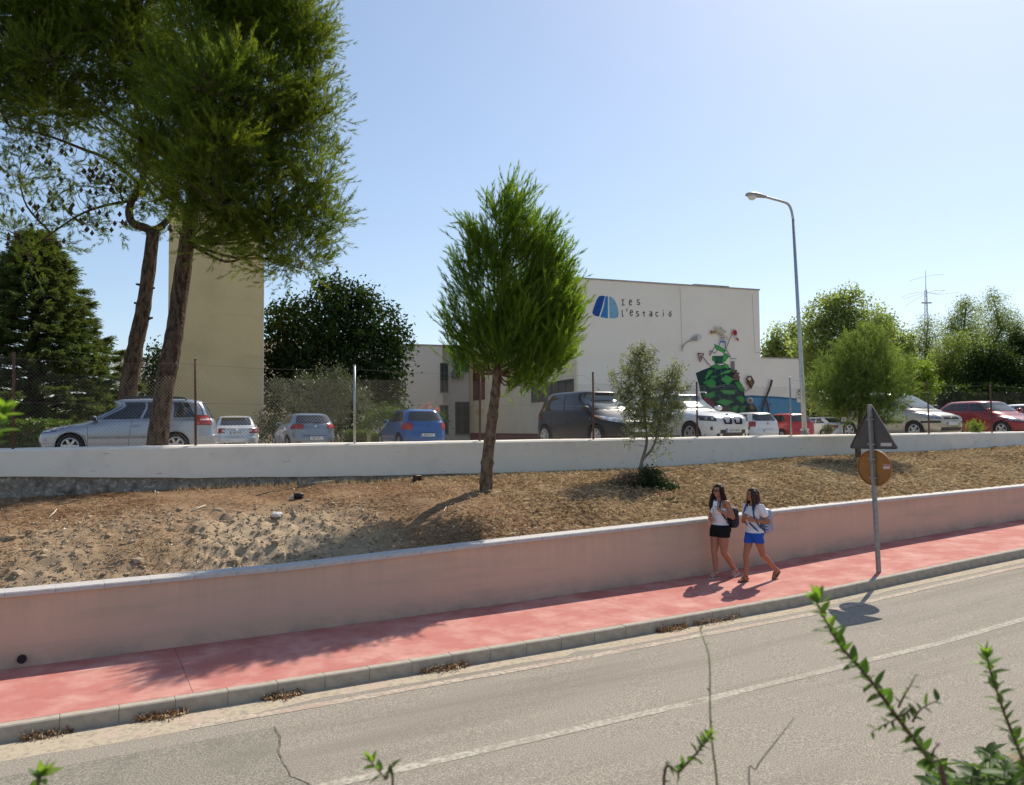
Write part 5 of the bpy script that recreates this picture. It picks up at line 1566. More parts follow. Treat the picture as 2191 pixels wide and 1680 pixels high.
# upright wisps along the wall foot
n = 5000
s = RNG.uniform(-8, 25, n); u = np.clip(RNG.normal(size=n) * 0.04 + 0.93, 0.6, 0.995)
P, m_ = bank_many(s, u)
V, tint = needles(P, unit(RNG.normal(size=(n, 3)) * .35 + np.array([0, 0, 1.0])), np.full(n, 0.02), 3, 0.10, 0.005, (0.1, 0.7))
tag(soup('wall_foot_grass', V, 3, M_straw, None, tint), 'thin dry grass wisps along the foot of the white wall', kind='stuff')
# clods and stones
M_clod = mat('earth_clod', (0.41, 0.315, 0.21), 0.95, spec=0.08, var=((0.29, 0.215, 0.14), 14, 5, 0.45, 0.65), bump=(40, 0.6, 0.01))
ico = bmesh.new(); bmesh.ops.create_icosphere(ico, subdivisions=1, radius=1)
IV = np.array([v.co[:] for v in ico.verts]); IF = np.array([[v.index for v in f.verts] for f in ico.faces]); ico.free()
def rocks(P, R):
    out = []
    for p, r in zip(P, R):
        v = IV * (1 + RNG.uniform(-0.28, 0.28, (len(IV), 1))) * r * RNG.uniform(0.6, 1.2, 3) * np.array([1, 1, 0.75])
        out.append((v + p)[IF].reshape(-1, 3))
    return np.concatenate(out)
s = RNG.uniform(-11.5, -1.5, 14000); u = RNG.uniform(0.01, 0.75, 14000)
P, m_ = bank_many(s, u)
k = RNG.uniform(0, 1, len(P)) < m_ * 0.55
P = P[k][:5000]
tag(soup('earth_crumbs', rocks(P, 0.010 + 0.045 * RNG.beta(1.2, 4, len(P))), 3, M_clod), 'crumbs of pale earth scattered on the lower bank', kind='stuff')
s = RNG.uniform(-10.5, -2.5, 1500); u = RNG.uniform(0.04, 0.6, 1500)
P, m_ = bank_many(s, u)
P = P[RNG.uniform(0, 1, 1500) < m_ * 0.6][:170]
for p in P:
    r = 0.032 + 0.06 * RNG.beta(1.3, 3)
    v = IV * (1 + RNG.uniform(-0.3, 0.3, (len(IV), 1))) * r * RNG.uniform(0.7, 1.2, 3) * np.array([1, 1, 0.8]) + p
    c = mesh_obj('clod', v, [tuple(f) for f in IF.tolist()], M_clod)
    tag(c, 'lump of pale dry earth on the crumbly lower left part of the bank', 'clod', 'clods of pale earth on the bank')
# pale chips and paper scraps
n = 900
s = RNG.uniform(-11, 20, n); u = RNG.uniform(0.02, 1, n)
P, m_ = bank_many(s, u)
P[:, 2] += 0.012
V, tint = leaves(P, 0.04, 0.6, 0.6)
tag(soup('pale_chips', V, 4, mat('pale_chip', (0.72, 0.68, 0.60), 0.8), None, tint), 'pale chips scattered over the bank', kind='stuff')
def on_bank(x, y, Yg):
    for _ in range(30):
        p = at(x, y, Yg); dz = p.z - bank_ground(p.x, p.y)
        Yg += dz * 3.0
        Yg = max(8.5, min(26, Yg))
    p = at(x, y, Yg)
    return Vector((p.x, p.y, bank_ground(p.x, p.y)))
q = on_bank(893, 1032, 15)
stp = empty('tree_stump', q, 'short sawn tree stump on the bank near the wall footing', 'stump')
tube_obj('bark_sides', [([q - Vector((0, 0, .05)), q + Vector((0, 0, .06)), q + Vector((0.01, 0, .13))], [0.12, 0.095, 0.09])], M_bark, stp, 12)
tube_obj('cut_face', [([q + Vector((0.01, 0, .1301)), q + Vector((0.01, 0, .134))], [0.083, 0.081])], mat('cut_wood', (0.46, 0.33, 0.19), 0.8), stp, 12)
q = on_bank(632, 1068, 13)
dr = (RD.x, RD.y)
bo = empty('black_bottle', q, 'small black plastic container with a white end lying on the bank', 'litter')
tube_obj('container', [([q + Vector((-.02, 0, .05)), q + Vector((.13, .03, .06)), q + Vector((.135, .03, .06))], [0.05, 0.052, 0.03])], M_black, bo, 12)
tube_obj('cap', [([q + Vector((-.09, -.02, .03)), q + Vector((-.05, -.008, .04)), q + Vector((-.022, 0, .048))], [0.018, 0.025, 0.03])], M_sticker, bo, 10)
q = on_bank(592, 1106, 12)
bm = bmesh.new(); bmesh.ops.create_icosphere(bm, subdivisions=2, radius=0.085)
for v in bm.verts: v.co = Vector((v.co.x * 1.2, v.co.y, v.co.z * 0.6)) * (1 + 0.35 * float(fbm(v.co.x * 25, v.co.y * 25 + v.co.z * 17, 2, 6))) + q + Vector((0, 0, .03))
tag(bm_obj('crumpled_paper', bm, M_sticker), 'crumpled white paper lying at the top of the crumbly earth', 'litter')
q = on_bank(390, 1052, 13)
for lab, a_, b_, r_ in (('pale bent stick left of the black container on the bank', (410, 1095), (440, 1082), .012), ('thin dry stick lying under the left end of the wall footing', (170, 1050), (205, 1054), .010), ('short pale stick in the litter at the far left of the bank', (103, 1110), (122, 1090), .010),
                        ('weathered log lying along the wall footing in the middle of the bank', (640, 1044), (772, 1030), .035), ('thin grey stick standing against the right end of the wall', (1985, 1005), (2010, 995), .008), ('curved dry twig inside the shadow of the young pine', (940, 1105), (955, 1085), .008)):
    A = on_bank(*a_, 13); B = on_bank(*b_, 13)
    A.z += r_; B.z += r_
    mpt = A.lerp(B, .5) + Vector((0.02, 0, .01)); mpt.z = max(mpt.z, bank_ground(mpt.x, mpt.y) + r_)
    tag(tube_obj('log' if r_ > .03 else 'stick', [([A, mpt, B], [r_, r_ * 1.05, r_ * .7])], M_bark3 if r_ > .03 else mat('pale_stick', (0.55, 0.47, 0.36), 0.8), None, 6), lab, 'log' if r_ > .03 else 'stick')
# leaf drifts along the kerb
for lab, s0, s1, n in (('brown leaf drift against the kerb at the far left', -9.9, -9.5, 200), ('second drift of brown leaves with pale scraps by the kerb', -8.95, -8.5, 420), ('brown leaf drift where the older asphalt ends', -7.75, -7.35, 300),
                       ('drift of dead leaves by the kerb in the middle of the road', -6.0, -5.4, 360), ('drift of dead leaves under the thin upright twig', -2.6, -2.1, 480), ('thin line of dead leaves by the kerb near the walkers', -2.0, -1.1, 200)):
    s = RNG.uniform(s0, s1, n); c = (s0 + s1) / 2
    o = 2.06 + np.abs(RNG.normal(size=n)) * 0.055 * (1.2 - np.abs(s - c) / (s1 - s0) * 1.6)
    x = W0.x + RD.x * s + RN.x * o; y = W0.y + RD.y * s + RN.y * o
    z = np.interp(s, S_K, Z_K) + CZ - 0.138 + np.abs(RNG.normal(size=n)) * 0.02
    V, tint = leaves(np.stack([x, y, z], 1), 0.045, 0.5, 0.35)
    tag(soup('leaf_litter', V, 4, M_lit, None, tint), lab, kind='stuff')
# ================================================================== CARS
def pchip(xs, ys, x):
    xs = np.asarray(xs, float); ys = np.asarray(ys, float)
    h = np.diff(xs); dl = np.diff(ys) / h
    d = np.zeros(len(xs))
    for i in range(1, len(xs) - 1):
        if dl[i - 1] * dl[i] > 0:
            w1, w2 = 2 * h[i] + h[i - 1], h[i] + 2 * h[i - 1]
            d[i] = (w1 + w2) / (w1 / dl[i - 1] + w2 / dl[i])
    d[0] = dl[0]; d[-1] = dl[-1]
    x = np.clip(x, xs[0], xs[-1])
    i = np.clip(np.searchsorted(xs, x) - 1, 0, len(h) - 1)
    t = (x - xs[i]) / h[i]
    return ys[i] * (1 + 2 * t) * (1 - t) ** 2 + h[i] * d[i] * t * (1 - t) ** 2 + ys[i + 1] * t * t * (3 - 2 * t) + h[i] * d[i + 1] * t * t * (t - 1)

def carpaint(name, c, metal=0.35, rough=0.28):
    return mat(name, c, rough, metal=metal, spec=0.4, coat=0.5)
M_glass = mat('car_glass', (0.012, 0.014, 0.015), 0.04, spec=0.9)
M_screen = mat('windscreen_glass', (0.16, 0.18, 0.175), 0.07, metal=0.45, spec=0.9)
M_tyre = mat('tyre', (0.018, 0.018, 0.018), 0.85, spec=0.2)
M_rim = mat('alloy_rim', (0.52, 0.52, 0.53), 0.35, metal=0.7)
M_arch = mat('arch_black', (0.008, 0.008, 0.008), 0.95, spec=0.05)
M_trim = mat('trim_black', (0.022, 0.022, 0.023), 0.6)
M_chrome = mat('chrome', (0.75, 0.75, 0.76), 0.12, metal=1.0)
M_lamp = mat('headlamp_glass', (0.20, 0.22, 0.25), 0.08, metal=0.25, spec=0.8, var=((0.55, 0.57, 0.60), 9, 2, 0.5, 0.56))
M_lampdark = mat('headlamp_dark', (0.06, 0.065, 0.075), 0.06, metal=0.2, spec=0.9)
M_tail = mat('tail_lamp_red', (0.36, 0.012, 0.012), 0.12, spec=0.7)
M_tailw = mat('tail_lamp_clear', (0.62, 0.52, 0.50), 0.12, spec=0.7)
M_amber = mat('indicator_amber', (0.60, 0.20, 0.03), 0.15)
M_plate = mat('plate_white', (0.74, 0.74, 0.72), 0.45)
M_plblue = mat('plate_blue', (0.03, 0.08, 0.38), 0.45)
M_seam = mat('door_seam', (0.03, 0.03, 0.032), 0.8, spec=0.1)

def wheel_meshes(R, rimR, nsp, spoke_w, cover=False):
    """tyre and rim centred on the hub, axle along y, outside towards -y"""
    prof = [(rimR, -0.085), (rimR + 0.02, -0.10), (R - 0.03, -0.105), (R - 0.006, -0.085), (R, -0.05), (R, 0.06), (R - 0.02, 0.10), (rimR, 0.10)]
    n = 32
    v = [(r * math.cos(2 * PI * i / n), y, r * math.sin(2 * PI * i / n)) for i in range(n) for r, y in prof]
    m = len(prof)
    f = [(i * m + k, ((i + 1) % n) * m + k, ((i + 1) % n) * m + (k + 1) % m, i * m + (k + 1) % m) for i in range(n) for k in range(m)]
    ty = bpy.data.meshes.new('tyre'); ty.from_pydata(v, [], f); ty.materials.append(M_tyre)
    ty.polygons.foreach_set('use_smooth', [True] * len(f))
    bm = bmesh.new()
    # outer ring
    rp_ = [(rimR, -0.095), (rimR - 0.018, -0.10), (rimR - 0.035, -0.085), (rimR - 0.03, -0.03), (rimR, 0.05)]
    for i in range(n):
        for k in range(len(rp_) - 1):
            a0, a1 = 2 * PI * i / n, 2 * PI * (i + 1) / n
            q = [bm.verts.new((r * math.cos(a), y, r * math.sin(a))) for (r, y), a in ((rp_[k], a0), (rp_[k + 1], a0), (rp_[k + 1], a1), (rp_[k], a1))]
            bm.faces.new(q)
    for s in range(nsp):
        a = 2 * PI * s / nsp + PI / 2
        c, sn = math.cos(a), math.sin(a)
        w0, w1 = spoke_w, spoke_w * 0.8
        prof2 = [(0.03, w0), (rimR - 0.02, w1)]
        front = []; back = []
        for r, w in prof2:
            for e in (-1, 1):
                front.append(bm.verts.new((r * c - e * w * sn, -0.088 + 0.012 * (r < 0.1), r * sn + e * w * c)))
                back.append(bm.verts.new((r * c - e * w * sn, -0.05, r * sn + e * w * c)))
        bm.faces.new((front[0], front[1], front[3], front[2]))
        for i, j in ((0, 2), (3, 1), (2, 3)):
            bm.faces.new((front[i], front[j], back[j], back[i]))
    r = bmesh.ops.create_cone(bm, cap_ends=True, segments=16, radius1=0.06, radius2=0.055, depth=0.05)
    bmesh.ops.transform(bm, matrix=Matrix.Translation((0, -0.075, 0)) @ Matrix.Rotation(PI / 2, 4, 'X'), verts=r['verts'])
    # dark disc behind the spokes
    r = bmesh.ops.create_cone(bm, cap_ends=True, segments=24, radius1=rimR - 0.02, radius2=rimR - 0.02, depth=0.01)
    bmesh.ops.transform(bm, matrix=Matrix.Translation((0, -0.035, 0)) @ Matrix.Rotation(PI / 2, 4, 'X'), verts=r['verts'])
    for v_ in r['verts']:
        for f_ in v_.link_faces: f_.material_index = 1
    bmesh.ops.recalc_face_normals(bm, faces=bm.faces[:])
    ri = bpy.data.meshes.new('rim'); bm.to_mesh(ri); bm.free()
    ri.materials.append(M_rim); ri.materials.append(M_arch)
    return ty, ri
WM = {}
def text_mesh(body, size):
    c = bpy.data.curves.new('lettering', 'FONT')
    c.body = body; c.size = size; c.align_x = 'CENTER'; c.align_y = 'CENTER'; c.extrude = 0.001
    o = bpy.data.objects.new('lettering', c)
    COL.objects.link(o)
    bpy.context.view_layer.update()
    me = bpy.data.meshes.new_from_object(o.evaluated_get(bpy.context.evaluated_depsgraph_get()))
    bpy.data.objects.remove(o); bpy.data.curves.remove(c)
    me.materials.clear(); me.materials.append(M_ink)
    return me

class Car:
    def __init__(s, name, label, cat, L, Wd, H, front, rear, width, belt, wheels, paint, R=0.315, n=4.6, group='cars parked behind the fence'):
        s.L, s.W, s.H = L, Wd, H
        s.front, s.rear, s.width, s.belt = front, rear, width, belt
        s.paint = paint; s.n = n; s.R = R; s.wheels = wheels
        s.root = empty(name, (0, 0, 0), label, cat, group)
        s.zb = front[0][0]
    def xf(s, z): return s.L / 2 - pchip([a for a, _ in s.front], [b for _, b in s.front], z)
    def xr(s, z): return -s.L / 2 + pchip([a for a, _ in s.rear], [b for _, b in s.rear], z)
    def hw(s, z): return s.W / 2 * pchip([a for a, _ in s.width], [b for _, b in s.width], z)
    def dims(s, z):
        a, b = float(s.xr(z)), float(s.xf(z))
        return (a + b) / 2, max(0.02, (b - a) / 2), max(0.02, float(s.hw(z)))
    def S(s, z, phi):
        xc, hx, w = s.dims(z)
        c, sn = math.cos(phi), math.sin(phi); e = 2 / s.n
        return Vector((xc + hx * math.copysign(abs(c) ** e, c), w * math.copysign(abs(sn) ** e, sn), z))
    def fr(s, y, z, back=False):
        xc, hx, w = s.dims(z)
        q = min(0.9999, abs(y / w)); k = (1 - q ** s.n) ** (1 / s.n)
        return Vector((xc + (-hx if back else hx) * k, y, z))
    def sd(s, x, z, left=True):
        xc, hx, w = s.dims(z)
        q = min(0.9999, abs((x - xc) / hx)); k = (1 - q ** s.n) ** (1 / s.n)
        return Vector((x, (w if left else -w) * k, z))
    def body(s, arch=True, interior=None):
        zs = set()
        for a, _ in s.front + s.rear + s.width: zs.add(round(a, 4))
        zs = sorted(z for z in zs if s.zb <= z <= s.H)
        full = []
        for a, b in zip(zs[:-1], zs[1:]):
            k = max(1, int((b - a) / 0.03))
            full += [a + (b - a) * i / k for i in range(k)]
        full.append(zs[-1])
        NA = 88
        ph = []
        for i in range(NA):
            # even spacing along a rounded rectangle rather than in angle
            ph.append(2 * PI * i / NA)
        e = 2 / s.n
        # resample angles so that face centres are covered
        tt = np.linspace(0, PI / 2, NA // 4 + 1)
        fine = np.linspace(0, PI / 2, 2000)
        px, py = np.cos(fine) ** e * s.L / 2, np.sin(fine) ** e * s.W / 2
        ln = np.concatenate([[0], np.cumsum(np.hypot(np.diff(px), np.diff(py)) * (1 + 1.5 * (np.abs(fine[1:] - .8) < .5)))])
        q = np.interp(np.linspace(0, ln[-1], NA // 4 + 1), ln, fine)[:-1]
        ph = list(q) + [PI / 2 + (PI / 2 - a) if a > 0 else PI / 2 for a in q[::-1]]
        ph = sorted(set([float(a) for a in q] + [PI - float(a) for a in q] + [PI + float(a) for a in q] + [2 * PI - float(a) for a in q if a > 0] + [PI / 2, 3 * PI / 2]))
        NA = len(ph)
        v = [s.S(z, p) for z in full for p in ph]
        f = []
        for i in range(len(full) - 1):
            for k in range(NA):
                k2 = (k + 1) % NA
                f.append((i * NA + k, i * NA + k2, (i + 1) * NA + k2, (i + 1) * NA + k))
        f.append(tuple(reversed(range(NA)))); f.append(tuple((len(full) - 1) * NA + k for k in range(NA)))
        me = bpy.data.meshes.new('body'); me.from_pydata(v, [], f)
        me.materials.append(s.paint); me.materials.append(M_arch)
        me.polygons.foreach_set('use_smooth', [True] * len(f))
        o = bpy.data.objects.new('body', me)
        link(o, s.root, True)
        # wheel wells
        bm = bmesh.new()
        for x in s.wheels:
            for sg_ in (-1, 1):
                r = bmesh.ops.create_cone(bm, cap_ends=True, segments=36, radius1=s.R * 1.16, radius2=s.R * 1.16, depth=0.5)
                bmesh.ops.transform(bm, matrix=Matrix.Translation((x, sg_ * (s.W / 2 - 0.02), s.R * 1.0)) @ Matrix.Rotation(PI / 2, 4, 'X'), verts=r['verts'])
        for f_ in bm.faces: f_.material_index = 0
        cm = bpy.data.meshes.new('cut'); bm.to_mesh(cm); bm.free(); cm.materials.append(M_arch)
        co = bpy.data.objects.new('cut', cm); COL.objects.link(co)
        md = o.modifiers.new('wells', 'BOOLEAN'); md.operation = 'DIFFERENCE'; md.object = co; md.solver = 'EXACT'
        md.material_mode = 'TRANSFER'
        bpy.context.view_layer.update()
        dg = bpy.context.evaluated_depsgraph_get()
        nm = bpy.data.meshes.new_from_object(o.evaluated_get(dg))
        o.modifiers.clear(); o.data = nm
        bpy.data.objects.remove(co)
        # flat shade the wells
        ai = [i for i, m in enumerate(nm.materials) if m and m.name.startswith('arch')]
        for p in nm.polygons:
            if p.material_index in ai: p.use_smooth = False
        # arch lips
        for x in s.wheels:
            for sg_ in (-1, 1):
                pts = []
                for k in range(17):
                    a = math.radians(-8 + 196 * k / 16)
                    q = s.sd(x + math.cos(a) * s.R * 1.17, max(s.zb + 0.02, s.R + math.sin(a) * s.R * 1.17), sg_ > 0)
                    pts.append(q)
                tube_obj('arch_lip', [(pts, 0.014)], s.paint, s.root, 5, local=True)
        s.o = o
        return o
    def panel(s, name, fn, nu, nv, m, off=0.005, parent=None, smooth=True):
        """surface patch fn(u, v) on the body, raised by off"""
        P = [[fn(i / nu, j / nv) for j in range(nv + 1)] for i in range(nu + 1)]
        v, f = [], []
        for i in range(nu + 1):
            for j in range(nv + 1):
                a = P[min(i + 1, nu)][j] - P[max(i - 1, 0)][j]
                b = P[i][min(j + 1, nv)] - P[i][max(j - 1, 0)]
                n = a.cross(b)
                if n.length < 1e-9: n = Vector((0, 0, 1))
                n.normalize()
                out = P[i][j] - Vector((0, 0, 0.55))
                out.x *= 0.5
                if n.dot(out) < 0: n = -n
                v.append(P[i][j] + n * off)
        for i in range(nu):
            for j in range(nv):
                a = i * (nv + 1) + j
                f.append((a, a + nv + 1, a + nv + 2, a + 1))
        o = mesh_obj(name, v, f, m, parent or s.root, smooth, local=True)
        return o
    def glass(s, z0, z1, ins=0.07):
        """windscreen"""
        return s.panel('windscreen', lambda u, v: (lambda z: s.fr((u * 2 - 1) * max(0.05, float(s.hw(z)) - ins - 0.03 * (1 - v)), z))(z0 + (z1 - z0) * v), 14, 8, M_screen)
    def backlight(s, z0, z1, ins=0.10, taper=0.0):
        return s.panel('rear_window', lambda u, v: (lambda z: s.fr((u * 2 - 1) * max(0.05, float(s.hw(z)) - ins - taper * (1 - v)), z, True))(z0 + (z1 - z0) * v), 12, 8, M_glass)
    def side_windows(s, z0, z1, a_front, a_rear, cuts, rise=0.0, m=None, rear_cut=0.0):
        """cuts = fractions where pillars stand"""
        for left in (True, False):
            eds = [0] + cuts + [1]
            for k in range(len(eds) - 1):
                e0 = eds[k] + (0.016 if k else 0); e1 = eds[k + 1] - (0.016 if k < len(eds) - 2 else 0)
                def fn(u, v):
                    q = e0 + (e1 - e0) * u
                    zl = z0 + rise * (1 - q)
                    z = zl + (z1 - zl) * v
                    xa = float(s.xr(z)) + a_rear + rear_cut * v; xb = float(s.xf(z)) - a_front
                    # pillars upright except at the two ends
                    xm0 = float(s.xr(z0)) + a_rear; xm1 = float(s.xf(z0)) - a_front
                    x = xa + (xb - xa) * q
                    if 0.12 < q < 0.88:
                        x2 = xm0 + (float(s.xf((z0 + z1) / 2)) - a_front - xm0) * q
                        x = x * 0.4 + x2 * 0.6
                    return s.sd(x, z, left)
                s.panel('side_window', fn, 8, 5, m or M_glass)
    def lamp(s, name, ph0, ph1, z0, z1, m, back=False, dz=0.0, off=0.006, both=True, parent=None, skew=0.0):
        out = []
        if name in ('headlight', 'taillight'):
            s.lamp('lamp_surround', ph0 - 1.2, ph1 + 0.8, z0 - 0.012, z1 + 0.012, M_seam, back, dz, 0.0035)
        for sg_ in ((1, -1) if both else (1,)):
            def fn(u, v):
                ph = math.radians(ph0 + (ph1 - ph0) * u)
                z = z0 + dz * u + (z1 - z0 - skew * (1 - u)) * v
                return s.S(z, (PI - ph if back else ph) * sg_)
            out.append(s.panel(name, fn, 7, 4, m, off, parent))
        return out
    def patch(s, name, y0, y1, z0, z1, m, back=False, off=0.006, parent=None, nu=6, nv=3):
        return s.panel(name, lambda u, v: s.fr(y0 + (y1 - y0) * u, z0 + (z1 - z0) * v, back), nu, nv, m, off, parent)
    def strip_side(s, name, x0, x1, z0, z1, m, off=0.008, n=10):
        for left in (True, False):
            s.panel(name, lambda u, v: s.sd(x0 + (x1 - x0) * u, z0 + (z1 - z0) * v, left), n, 2, m, off)
    def seam(s, xs, zt):
        for left in (True, False):
            for x0, x1 in xs:
                pts = [s.sd(x0 + (x1 - x0) * q ** 1.5, s.zb + 0.12 + (zt - s.zb - 0.12) * q, left) for q in np.linspace(0, 1, 9)]
                tube_obj('door_seam', [(pts, 0.0055)], M_seam, s.root, 4, local=True)
    def handles(s, xs, z, m=None):
        for left in (True, False):
            for x in xs:
                p = s.sd(x, z, left); sg_ = 1 if left else -1
                box_obj('door_handle', (p.x, p.y + 0.014 * sg_, p.z), (0.17, 0.035, 0.032), m or s.paint, s.root, bevel=0.01, local=True)
    def mirrors(s, x, z, m=None):
        for left in (True, False):
            sg_ = 1 if left else -1
            p = s.sd(x, z, left)
            bm = bmesh.new()
            bmesh.ops.create_uvsphere(bm, u_segments=12, v_segments=8, radius=1)
            bmesh.ops.transform(bm, matrix=Matrix.Translation((p.x + 0.02, p.y + sg_ * 0.11, z + 0.05)) @ Matrix.Diagonal((0.085, 0.115, 0.075, 1)), verts=bm.verts)
            mi = bm_obj('door_mirror', bm, m or s.paint, s.root, True, local=True)
            box_obj('mirror_glass', (p.x - 0.066, p.y + sg_ * 0.11, z + 0.05), (0.008, 0.16, 0.10), M_chrome, mi, local=True)
    def plate(s, text, z, back=True, y=0.0):
        p = s.fr(y, z, back)
        sg_ = -1 if back else 1
        b = box_obj('number_plate', (p.x + sg_ * 0.012, y, z), (0.016, 0.52, 0.11), M_plate, s.root, bevel=0.003, local=True)
        box_obj('blue_band', (p.x + sg_ * 0.0205, y - sg_ * (-1) * (-0.237) , z), (0.003, 0.04, 0.105), M_plblue, b, local=True)
        if text:
            me = text_mesh(text, 0.105)
            t = bpy.data.objects.new('lettering', me)
            link(t, b, True)
            R_ = Matrix(((0, 0, sg_), (sg_, 0, 0), (0, 1, 0))).to_4x4()
            R_.translation = (p.x + sg_ * 0.0235, y + sg_ * 0.015, z - 0.004)
            t.matrix_local = R_ @ Matrix.Diagonal((0.82, 1, 1, 1))
        return b
    def emblem(s, z, back=True, r=0.045, m=None):
        p = s.fr(0, z, back); sg_ = -1 if back else 1
        bm = bmesh.new()
        bmesh.ops.create_cone(bm, cap_ends=True, segments=18, radius1=r, radius2=r * 0.85, depth=0.014)
        bmesh.ops.transform(bm, matrix=Matrix.Translation((p.x + sg_ * 0.008, 0, z)) @ Matrix.Rotation(sg_ * PI / 2, 4, 'Y'), verts=bm.verts)
        bm_obj('emblem', bm, m or M_chrome, s.root, local=True)
    def wiper(s, z, back=True, w=0.32):
        if back:
            a = s.fr(0.02, z, True); b = s.fr(-w, z + 0.02, True)
            tube_obj('wiper', [([a + Vector((-.025, 0, 0)), b + Vector((-.02, 0, 0))], 0.011)], M_trim, s.root, 5, local=True)
        else:
            for y0, y1 in ((0.45, -0.05), (-0.1, -0.62)):
                a = s.fr(y0, z, False); b = s.fr(y1, z + 0.03, False)
                tube_obj('wiper', [([a + Vector((.02, 0, .015)), b + Vector((.02, 0, .015))], 0.009)], M_trim, s.root, 5, local=True)
    def put_wheels(s, rimR, nsp, sw):
        key = (s.R, rimR, nsp, sw)
        if key not in WM: WM[key] = wheel_meshes(*key)
        ty, ri = WM[key]
        for x in s.wheels:
            for sg_ in (-1, 1):
                w = bpy.data.objects.new('wheel', None); w.empty_display_size = 0.1
                link(w, s.root, True)
                w.location = (x, sg_ * (s.W / 2 - 0.125), s.R)
                w.rotation_euler = (0, 0.4 * x, 0) if sg_ < 0 else (0, 0.4 * x, PI)
                for me, nm in ((ty, 'tyre'), (ri, 'rim')):
                    o = bpy.data.objects.new(nm, me); link(o, w, True)
    def place(s, x, y, deg, dz=0.0):
        s.root.location = (x, y, lotz(x, y) + dz)
        s.root.rotation_euler = (0, 0, math.radians(deg))
        return s.root

def W_std(H, belt, roof=0.70, bw=0.96):
    return [(0.17, .90), (0.26, .955), (0.45, .985), (0.62, 1.0), (0.78, .99), (belt - 0.06, bw + 0.012), (belt, bw), (belt + 0.04, bw - 0.035), (belt + 0.6 * (H - belt), roof + 0.10), (H - 0.075, roof), (H - 0.035, roof - 0.09), (H - 0.012, roof - 0.25), (H, 0.12)]
def hatch_front(H, belt, nose=0.66, ws=1.10, hood0=0.34):
    return [(0.17, .16), (0.24, .06), (0.36, .015), (0.50, 0), (nose - 0.05, .035), (nose, .10), (nose + 0.055, .24), (nose + 0.11, .45), (nose + 0.16, .70), (belt - 0.04, ws - 0.12), (belt, ws), (belt + 0.12, ws + .19), (H - 0.20, ws + .19 + (H - 0.32 - belt) * 1.6), (H - 0.075, ws + .60), (H - 0.035, ws + .78), (H - 0.012, ws + 1.05), (H, ws + 1.5)]
def hatch_rear(H, belt, slope=0.40):
    return [(0.17, .14), (0.26, .05), (0.40, .005), (0.52, 0), (0.60, .02), (0.72, .045), (0.85, .06), (belt, .10), (belt + 0.07, .15), (H - 0.20, .15 + slope * 0.62), (H - 0.075, .15 + slope), (H - 0.035, .15 + slope + .14), (H - 0.012, .15 + slope + .4), (H, .15 + slope + .9)]

# a. silver people carrier, side on
H, b = 1.60, 0.98
M_silver = carpaint('paint_silver_blue', (0.33, 0.355, 0.40), 0.5, 0.30)
c = Car('parked_car', 'silver people carrier with roof rails standing side on behind the two pine trunks', 'car', 4.49, 1.74, H,
        hatch_front(H, b, 0.72, 1.18), hatch_rear(H, b, 0.30), W_std(H, b, 0.72), b, (1.42, -1.15), M_silver, R=0.32)
c.body()
c.glass(b + 0.04, H - 0.09); c.backlight(b + 0.06, H - 0.12)
c.side_windows(b + 0.035, H - 0.12, 0.30, 0.42, [0.30, 0.66], rise=0.06)
c.lamp('headlight', 22, 50, 0.66, 0.80, M_lamp, dz=0.05)
c.lamp('taillight', 30, 62, 0.86, 1.12, M_tail, True)
c.lamp('reflector', 34, 56, 0.98, 1.04, M_tailw, True, off=0.009)
c.strip_side('side_trim', -1.55 + 0.85, 1.0, 0.50, 0.565, M_galv2)
c.strip_side('sill', -0.72, 1.0, 0.20, 0.25, M_trim)
c.seam([(0.02, -0.06), (1.0, 1.02), (-0.92, -0.86)], b)
c.handles((-0.16, -1.02), 0.84)
c.mirrors(0.86, b + 0.02, M_trim)
for sg_ in (1, -1):
    pts = [(0.25, sg_ * 0.56, H - 0.02), (0.12, sg_ * 0.57, H + 0.03), (-0.6, sg_ * 0.57, H + 0.05), (-1.3, sg_ * 0.56, H + 0.02), (-1.42, sg_ * 0.55, H - 0.06)]
    tube_obj('roof_rail', [(smooth_path(pts, 4), 0.02)], M_trim, c.root, 6, local=True)
c.patch('grille', -0.45, 0.45, 0.60, 0.70, M_trim); c.patch('lower_grille', -0.55, 0.55, 0.28, 0.42, M_trim)
c.plate('', 0.50, False); c.plate('', 0.72, True)
pts = [c.fr(y, 0.56, True) + Vector((-0.012, 0, 0)) for y in np.linspace(-.8, .8, 13)]
tube_obj('bumper_edge', [(pts, 0.016)], M_silver, c.root, 5, local=True)
c.put_wheels(0.215, 6, 0.033)
hx, hy = math.cos(math.radians(199)), math.sin(math.radians(199))
Yc = 22.3
q = at(285, 930, Yc)
c.place(q.x, q.y, 199)

# b. white saloon from behind
H, b = 1.46, 0.95
M_wsilver = carpaint('paint_silver_white', (0.66, 0.68, 0.71), 0.35)
saloon_rear = [(0.17, .16), (0.28, .05), (0.42, 0), (0.55, .0), (0.62, .035), (0.80, .06), (0.93, .09), (0.97, .16), (0.995, .34), (1.015, .50), (1.07, .60), (1.28, .98), (1.385, 1.22), (1.425, 1.42), (1.448, 1.7), (H, 2.05)]
saloon_w = [(0.17, .90), (0.26, .955), (0.45, .985), (0.62, 1.0), (0.80, .99), (0.90, .965), (0.95, .95), (1.0, .90), (1.05, .865), (1.25, .78), (1.385, .70), (1.425, .62), (1.448, .46), (H, .12)]
c = Car('parked_car', 'pale silver saloon seen from behind, next to the tower', 'car', 4.55, 1.78, H, hatch_front(H, b, 0.64, 1.15), saloon_rear, saloon_w, b, (1.35, -1.22), M_wsilver)
c.body(); c.glass(b + 0.05, H - 0.09); c.backlight(1.06, H - 0.085, 0.12, 0.05); c.side_windows(1.01, H - 0.10, 0.30, 0.35, [0.36, 0.7])
